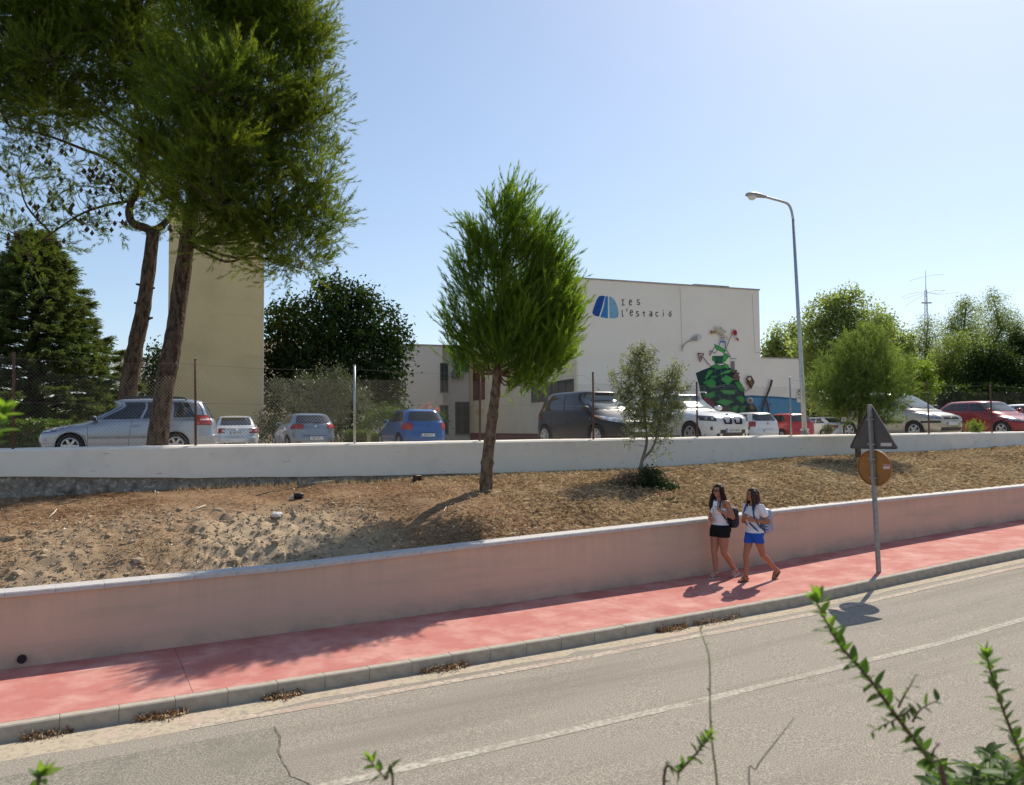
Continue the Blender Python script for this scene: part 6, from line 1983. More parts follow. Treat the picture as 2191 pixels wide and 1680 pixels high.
c.lamp('taillight', 14, 60, 0.76, 0.92, M_tail, True)
for sg_ in (1, -1):
    for yy in (0.50, 0.71):
        p_ = c.fr(sg_ * yy, 0.84, True)
        bm = bmesh.new(); bmesh.ops.create_cone(bm, cap_ends=True, segments=20, radius1=0.055, radius2=0.05, depth=0.016)
        bmesh.ops.transform(bm, matrix=Matrix.Translation((p_.x - 0.016, p_.y, p_.z)) @ Matrix.Rotation(-PI / 2, 4, 'Y'), verts=bm.verts)
        bm_obj('lamp_ring', bm, M_tailw, c.root, local=True)
c.patch('lower_valance', -0.72, 0.72, 0.20, 0.38, M_trim, True)
c.plate('8035 FFV', 0.76); c.emblem(0.90, True, 0.05)
c.lamp('headlight', 22, 50, 0.58, 0.70, M_lamp); c.mirrors(0.75, b + 0.03); c.handles((-0.2, -1.05), 0.85); c.seam([(0.0, -0.06), (1.0, 1.02)], b)
c.put_wheels(0.215, 5, 0.04)
q = at(501, 930, 31.2 + 2.0); c.place(q.x, q.y, 112)

# c. grey silver hatchback
def hatchback(name, label, paint, L, Wd, H, b, slope, wheels, n=4.6):
    c = Car(name, label, 'car', L, Wd, H, hatch_front(H, b, 0.66, 1.12), hatch_rear(H, b, slope), W_std(H, b, 0.70), b, wheels, paint, n=n)
    c.body()
    return c
M_bluesil = carpaint('paint_blue_silver', (0.22, 0.265, 0.32), 0.4)
c = hatchback('parked_car', 'blue grey hatchback seen from behind in front of the olive shrub', M_bluesil, 4.31, 1.77, 1.46, 0.97, 0.48, (1.32, -1.26), 4.0)
c.glass(1.02, 1.38); c.backlight(1.06, 1.36, 0.12, 0.02); c.side_windows(1.02, 1.35, 0.30, 0.45, [0.36, 0.68], rise=0.07)
c.lamp('taillight', 16, 58, 0.86, 1.02, M_tail, True, dz=0.02)
c.plate('6187 FCC', 0.52); c.emblem(0.94, True, 0.05); c.wiper(1.07); c.seam([(0.05, 0.0), (1.0, 1.02)], 0.97)
c.lamp('reflector', 22, 34, 0.36, 0.41, M_tail, True); c.patch('lower_valance', -0.45, 0.45, 0.20, 0.30, M_trim, True)
c.patch('tailgate_seam', -0.62, 0.62, 0.60, 0.612, M_seam, True); c.mirrors(0.80, 1.0); c.lamp('headlight', 22, 50, 0.60, 0.74, M_lamp); c.handles((-0.15,), 0.86)
c.put_wheels(0.21, 5, 0.035)
q = at(662, 930, 29.0 + 1.9); c.place(q.x - 0.25, q.y, 117, -0.06)

# d. bright blue hatchback
M_blue = carpaint('paint_blue', (0.006, 0.10, 0.33), 0.15)
c = hatchback('parked_car', 'bright blue hatchback parked in front of the white school wing', M_blue, 4.2, 1.74, 1.51, 0.98, 0.36, (1.32, -1.28))
c.glass(1.03, 1.43); c.backlight(1.06, 1.41, 0.14, 0.0); c.side_windows(1.02, 1.40, 0.30, 0.40, [0.34, 0.68], rise=0.05)
c.lamp('taillight', 20, 62, 0.74, 0.98, M_tail, True, dz=0.04)
c.plate('3058 GTT', 0.56); c.emblem(0.92, True, 0.05); c.wiper(1.06); c.seam([(0.05, 0.0), (1.0, 1.02)], 0.97)
c.strip_side('side_trim', -0.75, 0.95, 0.48, 0.53, M_galv); c.patch('bumper_edge', -0.78, 0.78, 0.63, 0.645, M_seam, True)
c.mirrors(0.80, 1.02); c.lamp('headlight', 22, 50, 0.60, 0.74, M_lamp); c.handles((-0.15,), 0.86)
tube_obj('aerial', [([(-0.9, 0, 1.49), (-1.15, 0, 1.72)], 0.007)], M_trim, c.root, 4, local=True)
c.put_wheels(0.205, 8, 0.02)
q = at(890, 930, 28.4 + 1.9); c.place(q.x - 0.2, q.y, 114, -0.07)

# e. dark blue people carrier facing us
H, b = 1.62, 1.02
M_dark = mat('paint_dark_blue', (0.006, 0.007, 0.014), 0.35, spec=0.3, coat=0.15)
c = Car('parked_car', 'dark blue rounded people carrier facing the fence, half hidden by the sapling', 'car', 4.36, 1.79, H, hatch_front(H, b, 0.74, 1.02), hatch_rear(H, b, 0.34), W_std(H, b, 0.70), b, (1.36, -1.33), M_dark, R=0.325)
c.body(); c.glass(b + 0.05, H - 0.08); c.backlight(b + 0.06, H - 0.12); c.side_windows(b + 0.035, H - 0.11, 0.30, 0.30, [0.26, 0.64], rise=0.02)
c.lamp('headlight', 16, 48, 0.68, 0.83, M_lamp, dz=0.07); c.lamp('indicator', 48, 55, 0.76, 0.90, M_amber, dz=0.02)
c.patch('grille', -0.40, 0.40, 0.62, 0.72, M_trim); c.patch('lower_grille', -0.60, 0.60, 0.26, 0.42, M_trim)
c.patch('chrome_bar', -0.36, -0.05, 0.665, 0.69, M_chrome, off=0.012); c.patch('chrome_bar', 0.05, 0.36, 0.665, 0.69, M_chrome, off=0.012)
c.emblem(0.69, False, 0.05); c.plate('', 0.50, False); c.wiper(b + 0.03, False)
c.mirrors(0.86, b + 0.02, M_trim); c.handles((-0.12, -1.05), 0.88); c.seam([(0.05, 0.0), (1.05, 1.06), (-0.95, -0.9)], b); c.strip_side('side_trim', -0.9, 0.95, 0.50, 0.56, M_trim)
c.lamp('taillight', 30, 62, 0.86, 1.25, M_tail, True)
for sg_ in (1, -1):
    p_ = c.sd(1.10, 0.80, sg_ > 0); box_obj('side_repeater', (p_.x, p_.y + sg_ * .004, p_.z), (0.05, 0.012, 0.03), M_lamp, c.root, local=True)
tube_obj('aerial', [([(0.30, 0, H - .02), (0.12, 0, H + 0.16)], 0.008)], M_trim, c.root, 4, local=True)
c.put_wheels(0.225, 7, 0.04)
c.place(2.33, 22.75, -62)

# f. white off-roader with twin grilles
H, b = 1.56, 1.02
M_cwhite = carpaint('paint_white', (0.78, 0.77, 0.74), 0.0, 0.25)
c = Car('parked_car', 'white sports utility car with twin rounded grilles facing the fence', 'car', 4.45, 1.80, H, hatch_front(H, b, 0.80, 1.42), hatch_rear(H, b, 0.40), W_std(H, b, 0.70), b, (1.43, -1.33), M_cwhite, R=0.34, n=4.2)
c.body(); c.glass(b + 0.05, H - 0.08); c.backlight(b + 0.08, H - 0.12); c.side_windows(b + 0.04, H - 0.11, 0.32, 0.36, [0.30, 0.66], rise=0.04)
c.lamp('headlight', 19, 50, 0.70, 0.82, M_lampdark, dz=0.03)
for sg_ in (1, -1):
    for yy in (0.58, 0.70):
        p_ = c.fr(sg_ * yy, 0.765, False)
        bm = bmesh.new(); bmesh.ops.create_uvsphere(bm, u_segments=14, v_segments=8, radius=0.045)
        bmesh.ops.transform(bm, matrix=Matrix.Translation((p_.x - 0.012, p_.y, p_.z)), verts=bm.verts)
        bm_obj('lamp_lens', bm, M_lamp, c.root, True, local=True)
    # kidney grilles
    ctr = sg_ * 0.175
    pts2 = rounded([(ctr - 0.145, 0.60), (ctr + 0.145, 0.60), (ctr + 0.15, 0.80), (ctr - 0.15, 0.80)], 0.06)
    v = [c.fr(y_, z_, False) + Vector((0.012, 0, 0)) for y_, z_ in pts2]
    kg = mesh_obj('grille', v + [sum(v, Vector()) / len(v)], [(i, (i + 1) % len(v), len(v)) for i in range(len(v))], M_arch, c.root, local=True)
    tube_obj('chrome_surround', [(v + [v[0], v[1]], 0.012)], M_chrome, kg, 5, local=True)
    for k in range(6):
        y_ = ctr - 0.11 + 0.044 * k
        a_, b_ = c.fr(y_, 0.615, False), c.fr(y_, 0.785, False)
        tube_obj('grille_bar', [([a_ + Vector((.016, 0, 0)), b_ + Vector((.016, 0, 0))], 0.005)], M_trim, kg, 4, local=True)
    p_ = c.fr(sg_ * 0.62, 0.50, False)
    bm = bmesh.new(); bmesh.ops.create_cone(bm, cap_ends=True, segments=18, radius1=0.055, radius2=0.05, depth=0.03)
    bmesh.ops.transform(bm, matrix=Matrix.Translation((p_.x + 0.0, p_.y, p_.z)) @ Matrix.Rotation(PI / 2, 4, 'Y'), verts=bm.verts)
    bm_obj('fog_lamp', bm, M_lampdark, c.root, local=True)
    pts = [(0.35, sg_ * 0.57, H - 0.03), (0.2, sg_ * 0.575, H + 0.02), (-0.5, sg_ * 0.575, H + 0.035), (-1.3, sg_ * 0.56, H), (-1.45, sg_ * 0.55, H - 0.06)]
    tube_obj('roof_rail', [(smooth_path(pts, 4), 0.018)], M_galv, c.root, 6, local=True)
c.patch('lower_grille', -0.72, 0.72, 0.24, 0.36, M_trim); c.patch('middle_grille', -0.42, 0.42, 0.36, 0.46, M_trim)
c.emblem(0.865, False, 0.04, mat('emblem_blue', (0.12, 0.25, 0.5), 0.3)); c.plate('1577 HVX', 0.44, False); c.wiper(b + 0.03, False)
c.mirrors(0.62, b + 0.02); c.handles((-0.3, -1.2), 0.90); c.seam([(-0.05, -0.1), (0.85, 0.88)], b); c.strip_side('sill', -0.9, 0.98, 0.20, 0.30, M_trim)
c.put_wheels(0.235, 5, 0.05)
c.place(5.12, 23.75, -66)

# g. small white hatchback behind it
c = hatchback('parked_car', 'white hatchback seen from behind between the white sports utility car and the red hatchback', M_cwhite, 3.97, 1.68, 1.47, 0.97, 0.36, (1.25, -1.2))
c.glass(1.02, 1.39); c.backlight(1.04, 1.37, 0.12); c.side_windows(1.02, 1.36, 0.30, 0.40, [0.36, 0.68], rise=0.04)
c.lamp('taillight', 28, 62, 0.78, 1.0, M_tail, True); c.plate('', 0.56); c.emblem(0.90, True, 0.05); c.wiper(1.05); c.patch('bumper_edge', -0.76, 0.76, 0.64, 0.652, M_seam, True)
c.put_wheels(0.20, 5, 0.035)
q = at(1597, 930, 37.5 + 1.9); c.place(q.x, q.y, 104)

# h. red hatchback
M_redp = carpaint('paint_red', (0.52, 0.012, 0.018), 0.05, 0.25)
c = hatchback('parked_car', 'small bright red hatchback seen from behind beneath the mural', M_redp, 3.75, 1.64, 1.42, 0.95, 0.30, (1.18, -1.18))
c.glass(1.0, 1.34); c.backlight(1.0, 1.33, 0.14); c.side_windows(1.0, 1.32, 0.30, 0.36, [0.44], rise=0.0)
c.lamp('taillight', 30, 60, 0.62, 0.80, M_tail, True); c.plate('', 0.60); c.emblem(0.88, True, 0.045); c.wiper(1.0, True, 0.3); c.patch('tailgate_seam', -0.66, 0.66, 0.56, 0.57, M_seam, True)
c.mirrors(0.75, 1.0); c.put_wheels(0.19, 6, 0.03)
q = at(1674, 930, 38.5 + 1.7); c.place(q.x, q.y, 104)

# i. white coupe saloon
coupe_rear = [(a, b_) for a, b_ in saloon_rear]
c = Car('parked_car', 'white coupe behind the lamp post with a slim red tail lamp', 'car', 4.55, 1.78, 1.41, hatch_front(1.41, 0.95, 0.62, 1.2), [(z * 1.41 / 1.46, x_) for z, x_ in saloon_rear], [(z * 1.41 / 1.46, w_) for z, w_ in saloon_w], 0.93, (1.38, -1.35), M_cwhite)
c.body(); c.glass(1.0, 1.32); c.backlight(1.03, 1.32, 0.12, 0.04); c.side_windows(0.98, 1.31, 0.30, 0.40, [0.42], rise=0.03)
c.lamp('taillight', 18, 66, 0.72, 0.86, M_tail, True, dz=0.05); c.plate('', 0.66); c.seam([(-0.25, -0.3), (1.0, 1.02)], 0.93); c.mirrors(0.7, 0.98); c.handles((-0.2,), 0.83)
c.put_wheels(0.22, 5, 0.045)
q = at(1752, 930, 51); c.place(q.x, q.y, 112)

# j. beige people carrier
H, b = 1.63, 1.0
van_front = [(z, x_) for z, x_ in hatch_front(H, b, 0.76, 0.86) if z < b + 0.01] + [(1.12, 1.06), (1.30, 1.38), (1.45, 1.66), (1.555, 1.90), (1.595, 2.08), (1.618, 2.4), (1.63, 2.8)]
M_beigep = carpaint('paint_beige', (0.50, 0.46, 0.36), 0.4)
c = Car('parked_car', 'beige people carrier with black side mouldings nosing up to the fence', 'car', 4.03, 1.74, H, van_front, hatch_rear(H, b, 0.22), W_std(H, b, 0.75), b, (1.24, -1.36), M_beigep, R=0.30, n=5.0)
c.body(); c.glass(b + 0.05, H - 0.08); c.backlight(b + 0.06, H - 0.12); c.side_windows(b + 0.035, H - 0.12, 0.30, 0.26, [0.26, 0.62], rise=0.0)
c.lamp('headlight', 15, 48, 0.68, 0.82, M_lamp, dz=0.04)
c.patch('grille', -0.36, 0.36, 0.66, 0.78, M_trim); c.patch('lower_grille', -0.5, 0.5, 0.28, 0.40, M_trim); c.emblem(0.72, False, 0.05); c.plate('', 0.52, False)
c.strip_side('side_moulding', -0.95, 0.85, 0.54, 0.62, M_trim); c.lamp('bumper_moulding', 16, 62, 0.54, 0.61, M_trim, off=0.012); c.patch('fog_strip', -0.7, 0.7, 0.28, 0.34, M_trim)
c.lamp('bumper_moulding', 16, 62, 0.54, 0.61, M_trim, True, off=0.012)
c.lamp('taillight', 34, 64, 0.80, 1.2, M_tail, True); c.wiper(b + 0.03, False); c.mirrors(0.82, b + 0.04, M_trim); c.handles((-0.1, -0.98), 0.88, M_trim); c.seam([(0.06, 0.02), (0.98, 1.0), (-0.86, -0.8)], b)
tube_obj('aerial', [([(0.62, 0.3, H - .05), (0.40, 0.3, H + 0.07)], 0.008)], M_trim, c.root, 4, local=True)
c.put_wheels(0.205, 5, 0.045)
q = at(1893, 930, 27.4); c.place(q.x + 0.62, q.y + 0.3, -64)

# k. dark red hatchback at the right edge
M_dred = carpaint('paint_dark_red', (0.30, 0.012, 0.022), 0.25)
c = hatchback('parked_car', 'dark red hatchback at the right edge with five spoke wheels', M_dred, 4.31, 1.77, 1.46, 0.99, 0.50, (1.34, -1.24), 4.0)
c.glass(1.04, 1.38); c.backlight(1.06, 1.36, 0.12, 0.02); c.side_windows(1.03, 1.35, 0.30, 0.48, [0.36, 0.68], rise=0.07)
c.lamp('headlight', 20, 50, 0.62, 0.76, M_lamp, dz=0.04); c.lamp('taillight', 16, 58, 0.86, 1.02, M_tail, True); c.patch('grille', -0.35, 0.35, 0.56, 0.66, M_trim); c.plate('', 0.46, False)
c.mirrors(0.80, 1.02); c.handles((-0.12,), 0.87); c.seam([(0.06, 0.02), (1.0, 1.02), (-0.9, -0.84)], 0.98)
for sg_ in (1, -1):
    p_ = c.sd(1.06, 0.84, sg_ > 0); box_obj('side_repeater', (p_.x, p_.y + sg_ * .004, p_.z), (0.05, 0.012, 0.03), M_lamp, c.root, local=True)
c.put_wheels(0.225, 5, 0.045)
q = at(2113, 930, 31.6); c.place(q.x, q.y, -72)

# l. pale car cut by the right edge
M_pale = carpaint('paint_pale_silver', (0.55, 0.57, 0.60), 0.4)
c = hatchback('parked_car', 'pale silver car just cut off by the right edge behind the dark red hatchback', M_pale, 4.3, 1.76, 1.48, 0.98, 0.4, (1.3, -1.26))
c.glass(1.03, 1.40); c.backlight(1.06, 1.38); c.side_windows(1.02, 1.37, 0.30, 0.40, [0.36, 0.68], rise=0.05); c.lamp('headlight', 20, 50, 0.62, 0.76, M_lamp); c.lamp('taillight', 30, 60, 0.8, 1.0, M_tail, True)
c.put_wheels(0.215, 5, 0.04)
q = at(2232, 930, 35.5); c.place(q.x, q.y, -66)
# ================================================================== THE TWO WALKERS
M_skin = mat('skin', (0.42, 0.20, 0.125), 0.55, spec=0.3, var=((0.38, 0.17, 0.105), 9, 3, 0.4, 0.7))
M_skin2 = mat('skin_tanned', (0.38, 0.165, 0.095), 0.55, spec=0.3, var=((0.34, 0.14, 0.08), 9, 3, 0.4, 0.7))
M_hair = mat('dark_hair', (0.018, 0.010, 0.007), 0.6, spec=0.2, var=((0.055, 0.028, 0.018), 40, 4, 0.45, 0.7, (1, 1, 0.15)))
M_hair2 = mat('brown_hair', (0.030, 0.016, 0.010), 0.6, spec=0.2, var=((0.09, 0.05, 0.03), 40, 4, 0.45, 0.7, (1, 1, 0.15)))
M_shirt = mat('white_cotton', (0.74, 0.72, 0.74), 0.85, spec=0.15, bump=(24, 0.5, 0.012))
M_blackc = mat('black_cloth', (0.012, 0.012, 0.015), 0.85, spec=0.15, bump=(30, 0.4, 0.008))
M_bluec = mat('blue_cloth', (0.02, 0.09, 0.42), 0.85, spec=0.15, bump=(30, 0.4, 0.008))
M_pack1 = mat('dark_pack', (0.02, 0.018, 0.035), 0.7, bump=(30, 0.4, 0.01))
M_navy = mat('navy_pack', (0.02, 0.05, 0.17), 0.75)
M_sandw = mat('white_sandal', (0.66, 0.63, 0.62), 0.5)
M_sandb = mat('brown_sandal', (0.17, 0.10, 0.06), 0.6)
M_lips = mat('lips', (0.34, 0.09, 0.075), 0.5)
M_eye = mat('eye_dark', (0.012, 0.009, 0.008), 0.2)
M_check = bpy.data.materials.new('checked_cloth'); M_check.use_nodes = True
_nt = M_check.node_tree; _ck = _nt.nodes.new('ShaderNodeTexChecker'); _ck.inputs['Scale'].default_value = 42
_ck.inputs[1].default_value = (0.03, 0.06, 0.22, 1); _ck.inputs[2].default_value = (0.50, 0.55, 0.66, 1)
_tc = _nt.nodes.new('ShaderNodeTexCoord'); _nt.links.new(_tc.outputs['Object'], _ck.inputs[0]); _nt.links.new(_ck.outputs[0], _nt.nodes['Principled BSDF'].inputs['Base Color'])

def cap(bm, p0, r0, p1=None, r1=None):
    """a tapered limb piece with round ends (r may be a 3-tuple for a lone ellipsoid)"""
    def ball(p, r):
        r = r if hasattr(r, '__len__') else (r, r, r)
        q = bmesh.ops.create_uvsphere(bm, u_segments=16, v_segments=10, radius=1)
        bmesh.ops.transform(bm, matrix=Matrix.Translation(p) @ Matrix.Diagonal((r[0], r[1], r[2], 1)), verts=q['verts'])
    ball(Vector(p0), r0)
    if p1 is None: return
    ball(Vector(p1), r1)
    v, f = tube_data([([Vector(p0), Vector(p0).lerp(Vector(p1), .5), Vector(p1)], [r0, (r0 + r1) / 2, r1])], 16)
    bv = [bm.verts.new(q) for q in v]
    for q in f: bm.faces.new([bv[i] for i in q])
def chain(bm, pts):
    for (p0, r0), (p1, r1) in zip(pts[:-1], pts[1:]): cap(bm, p0, r0, p1, r1)
def voxel(name, bm, vs, m, parent, it=4, clip=None, keep=None, decim=None):
    bmesh.ops.recalc_face_normals(bm, faces=bm.faces[:])
    me = bpy.data.meshes.new('tmp'); bm.to_mesh(me); bm.free()
    o = bpy.data.objects.new('tmp', me); COL.objects.link(o)
    md = o.modifiers.new('r', 'REMESH'); md.mode = 'VOXEL'; md.voxel_size = vs; md.use_smooth_shade = True
    ms = o.modifiers.new('s', 'SMOOTH'); ms.factor = 0.5; ms.iterations = it
    bpy.context.view_layer.update()
    nm = bpy.data.meshes.new_from_object(o.evaluated_get(bpy.context.evaluated_depsgraph_get()))
    bpy.data.objects.remove(o)
    nm.name = name
    if clip or keep:
        b2 = bmesh.new(); b2.from_mesh(nm)
        for co, no in (clip or []):
            bmesh.ops.bisect_plane(b2, geom=b2.verts[:] + b2.edges[:] + b2.faces[:], plane_co=co, plane_no=no, clear_outer=True)
        if keep:
            bmesh.ops.delete(b2, geom=[f for f in b2.faces if not keep(f.calc_center_median())], context='FACES')
        b2.to_mesh(nm); b2.free()
    nm.materials.clear(); nm.materials.append(m)
    nm.polygons.foreach_set('use_smooth', [True] * len(nm.polygons))
    nm.polygons.foreach_set('material_index', [0] * len(nm.polygons))
    ob = bpy.data.objects.new(name, nm)
    return link(ob, parent, True)
def hand(bm, w, d, n, k=1.0, curl=0.6):
    """palm, four unequal fingers and a thumb leaving the side of the palm"""
    w = Vector(w); d = Vector(d).normalized(); n = Vector(n); n = (n - d * n.dot(d)).normalized(); s = n.cross(d)
    for a in (-0.026, -0.009, 0.009, 0.024):
        cap(bm, w + s * a * 0.6 * k, 0.015 * k, w + d * 0.072 * k + s * a * k, 0.0135 * k)
    for a, L in ((-0.030, 0.052), (-0.010, 0.070), (0.010, 0.076), (0.029, 0.068)):
        p0 = w + d * 0.075 * k + s * a * k
        d1 = (d * math.cos(curl * .6) + n * math.sin(curl * .6)).normalized(); d2 = (d * math.cos(curl * 1.7) + n * math.sin(curl * 1.7)).normalized()
        p1 = p0 + d1 * L * 0.5 * k; p2 = p1 + d2 * L * 0.5 * k
        chain(bm, [(p0, 0.0095 * k), (p1, 0.0085 * k), (p2, 0.0075 * k)])
    t0 = w + d * 0.02 * k + s * 0.026 * k; t1 = t0 + (s * 0.75 + d * 0.6 + n * 0.3).normalized() * 0.036 * k; t2 = t1 + (d * 0.8 + n * 0.6).normalized() * 0.028 * k
    chain(bm, [(t0, 0.0125 * k), (t1, 0.0105 * k), (t2, 0.0085 * k)])

def walker(label, s, o, H, fat, legs, arms, yaw, skin, hairm, shirtm, shortm, sleeves, sandal, long_front):
    px_, py_ = rp(s, o)
    root = empty('person', (px_, py_, float(zpav(s)) + 0.001), label, 'person', None, math.atan2(-RD.y, -RD.x))
    k = H / 1.59
    def Z(x, y, z): return Vector((x * k, y * k, z * k))
    hipz, shz = 0.80, 1.285
    body = bmesh.new()
    f = fat
    # trunk
    trunk = [(Z(-0.01, 0, 0.845), (0.118 * f * k, 0.160 * f * k, 0.115 * k)), (Z(0, 0, 0.99), (0.088 * f * k, 0.118 * f * k, 0.14 * k)), (Z(0.0, 0, 1.16), (0.100 * f * k, 0.142 * f * k, 0.15 * k)),
             (Z(0.062, 0.062, 1.145), (0.062 * f * k, 0.062 * f * k, 0.062 * k)), (Z(0.062, -0.062, 1.145), (0.062 * f * k, 0.062 * f * k, 0.062 * k)), (Z(-0.055, 0.06, 0.82), (0.085 * f * k, 0.085 * f * k, 0.085 * k)), (Z(-0.055, -0.06, 0.82), (0.085 * f * k, 0.085 * f * k, 0.085 * k))]
    for p, r in trunk: cap(body, p, r)
    cap(body, Z(-0.01, -0.135, shz), 0.046 * k, Z(-0.01, 0.135, shz), 0.046 * k)
    cap(body, Z(-0.01, 0, 1.28), 0.060 * k, Z(0.005, 0, 1.33), 0.046 * k)
    cap(body, Z(0.005, 0, 1.32), 0.045 * k, Z(0.02, 0, 1.42), 0.042 * k)
    # head, turned by yaw about the neck
    hc = Z(0.02, 0, 1.475)
    cy, sy_ = math.cos(yaw), math.sin(yaw)
    def Hd(x, y, z): return hc + Vector((x * cy - y * sy_, x * sy_ + y * cy, z)) * k
    def ell(bm, p, r, pitch=0):
        q = bmesh.ops.create_uvsphere(bm, u_segments=20, v_segments=14, radius=1)
        bmesh.ops.transform(bm, matrix=Matrix.Translation(p) @ Matrix.Rotation(yaw, 4, 'Z') @ Matrix.Rotation(pitch, 4, 'Y') @ Matrix.Diagonal((r[0] * k, r[1] * k, r[2] * k, 1)), verts=q['verts'])
    ell(body, Hd(-0.005, 0, 0.018), (0.092, 0.073, 0.095))
    ell(body, Hd(0.022, 0, -0.035), (0.064, 0.055, 0.070))
    ell(body, Hd(0.060, 0, -0.082), (0.022, 0.022, 0.018))
    cap(body, Hd(0.082, 0, 0.008), 0.008 * k, Hd(0.097, 0, -0.022), 0.011 * k)
    ell(body, Hd(0.080, 0, -0.052), (0.012, 0.02, 0.008))
    for e in (1, -1):
        ell(body, Hd(0.062, 0.035 * e, -0.022), (0.024, 0.022, 0.022))
        ell(body, Hd(-0.002, 0.073 * e, -0.008), (0.018, 0.008, 0.028))
    # legs
    thigh0, knee, calf, ank = 0.086 * f, 0.050 * (0.5 + 0.5 * f), 0.050 * (0.4 + 0.6 * f), 0.031
    feet = []
    for sgn, kn, an, pitch in legs:
        hp_ = Z(0, 0.082 * sgn * f, hipz); K_ = Z(*kn); A_ = Z(*an)
        chain(body, [(hp_, thigh0 * k), (hp_.lerp(K_, 0.5), (thigh0 * 0.62 + knee * 0.42) * k), (K_, knee * k)])
        back = Vector((-0.012 * k, 0, 0))
        chain(body, [(K_, knee * k * 0.96), (K_.lerp(A_, 0.32) + back, calf * k), (K_.lerp(A_, 0.7), (calf * 0.45 + ank * 0.55) * k), (A_, ank * k)])
        fd = Vector((math.cos(pitch), 0.08 * sgn, -math.sin(pitch))).normalized()
        up = Vector((math.sin(pitch), 0, math.cos(pitch)))
        heel = A_ - fd * 0.035 * k - up * 0.045 * k
        ball_ = A_ + fd * 0.105 * k - up * 0.055 * k
        toe = A_ + fd * 0.150 * k - up * 0.058 * k
        chain(body, [(A_, ank * k), (heel, 0.027 * k)]); chain(body, [(A_ + fd * 0.015 * k, 0.030 * k), (ball_, 0.026 * k), (toe, 0.019 * k)])
        cap(body, heel, 0.026 * k, ball_, 0.024 * k)
        sd_ = fd.cross(up)
        cap(body, ball_ + sd_ * 0.016 * k, 0.02 * k, ball_ - sd_ * 0.016 * k, 0.02 * k)
        for q in range(5):
            b_ = ball_ + sd_ * (0.026 - 0.013 * q) * k * sgn
            cap(body, b_, 0.010 * k, b_ + fd * (0.046 - 0.004 * q) * k - up * 0.006 * k, (0.011 if q == 4 else 0.008) * k)
        feet.append((heel, ball_, toe, fd, up, A_))
    for sgn, el, wr, hd, hn, curl in arms:
        S_ = Z(-0.01, 0.165 * sgn * (0.6 + 0.4 * f), shz - 0.005); E_ = Z(*el); W_ = Z(*wr)
        fa = 0.6 + 0.4 * f
        chain(body, [(S_, 0.047 * k * fa), (S_.lerp(E_, .45), 0.043 * k * fa), (E_, 0.035 * k * fa), (E_.lerp(W_, .35), 0.036 * k * fa), (W_, 0.023 * k * fa)])
        hand(body, W_, hd, hn, k * 0.95, curl)
    voxel('body', body, 0.0058, skin, root, 3)
    # clothes
    inf = 0.013
    sh = bmesh.new()
    for p, r in trunk: cap(sh, p, tuple(q + inf for q in r))
    cap(sh, Z(-0.01, -0.115, shz), (0.046 * k + inf * .7), Z(-0.01, 0.115, shz), (0.046 * k + inf * .7))
    if sleeves:
        for sgn, el, wr, hd, hn, curl in arms:
            S_ = Z(-0.01, 0.16 * sgn, shz - 0.002); E_ = Z(*el)
            cap(sh, S_, 0.047 * k + inf, S_.lerp(E_, .48), 0.050 * k + inf)
        clip = [(Z(0, 0, 0.79), Vector((0, 0, -1))), (Z(0.0, 0, 1.325), Vector((0.25, 0, 1)))]
        voxel('shirt', sh, 0.007, shirtm, root, 6, clip, lambda c: not (c.z > 1.285 * k and math.hypot(c.x - 0.03 * k, c.y) < 0.062 * k))
    else:
        def keepf(c):
            z = c.z / k; y = abs(c.y / k); x = c.x / k
            if z < 1.19: return True
            if y > 0.125: return False
            if 0.065 < y < 0.112: return True
            return z < 1.225 if x > 0 else z < 1.25
        clip = [(Z(0, 0, 0.865), Vector((0, 0, -1)))]
        voxel('shirt', sh, 0.007, shirtm, root, 6, clip, keepf)
    st_ = bmesh.new()
    for p, r in trunk[:2] + trunk[5:]: cap(st_, p, tuple(q + 0.016 for q in r))
    for sgn, kn, an, pitch in legs:
        hp_ = Z(0, 0.082 * sgn * f, hipz); K_ = Z(*kn)
        cap(st_, hp_, thigh0 * k + 0.018, hp_.lerp(K_, 0.36), (thigh0 * 0.86) * k + 0.020)
    voxel('shorts', st_, 0.007, shortm, root, 5, [(Z(0, 0, 0.905 if not sleeves else 0.83), Vector((0, 0, 1))), (Z(0, 0, 0.70 if not sleeves else 0.655), Vector((0, 0, -1)))])
    # hair
    hb = bmesh.new()
    ell(hb, Hd(-0.014, 0, 0.024), (0.100, 0.085, 0.103))
    def lock(pts): chain(hb, [(Hd(*p), r * k) for p, r in pts])
    lock([((-0.06, 0, 0.03), .07), ((-0.085, 0, -0.08), .06), ((-0.095, 0.01, -0.17), .05), ((-0.09, 0.02, -0.26), .03)])
    for e in (1, -1):
        lock([((0.0, 0.066 * e, 0.05), .034), ((-0.015, 0.082 * e, -0.03), .036), ((-0.03, 0.082 * e, -0.11), .038), ((-0.04, 0.075 * e, -0.19), .028)])
    if long_front:
        lock([((0.03, -0.068, 0.03), .024), ((0.035, -0.086, -0.06), .030), ((0.06, -0.10, -0.16), .036), ((0.085, -0.10, -0.25), .032), ((0.10, -0.09, -0.33), .012)])
        lock([((0.0, 0.075, 0.0), .03), ((-0.01, 0.10, -0.09), .042), ((-0.03, 0.115, -0.17), .042), ((-0.04, 0.11, -0.23), .02)])
    else:
        lock([((0.045, 0.060, 0.045), .020), ((0.035, 0.076, -0.03), .028), ((0.02, 0.082, -0.11), .034), ((0.03, 0.085, -0.19), .028), ((0.05, 0.08, -0.25), .010)])
        lock([((0.045, -0.060, 0.045), .020), ((0.035, -0.076, -0.03), .026), ((0.03, -0.082, -0.12), .030), ((0.05, -0.085, -0.2), .012)])
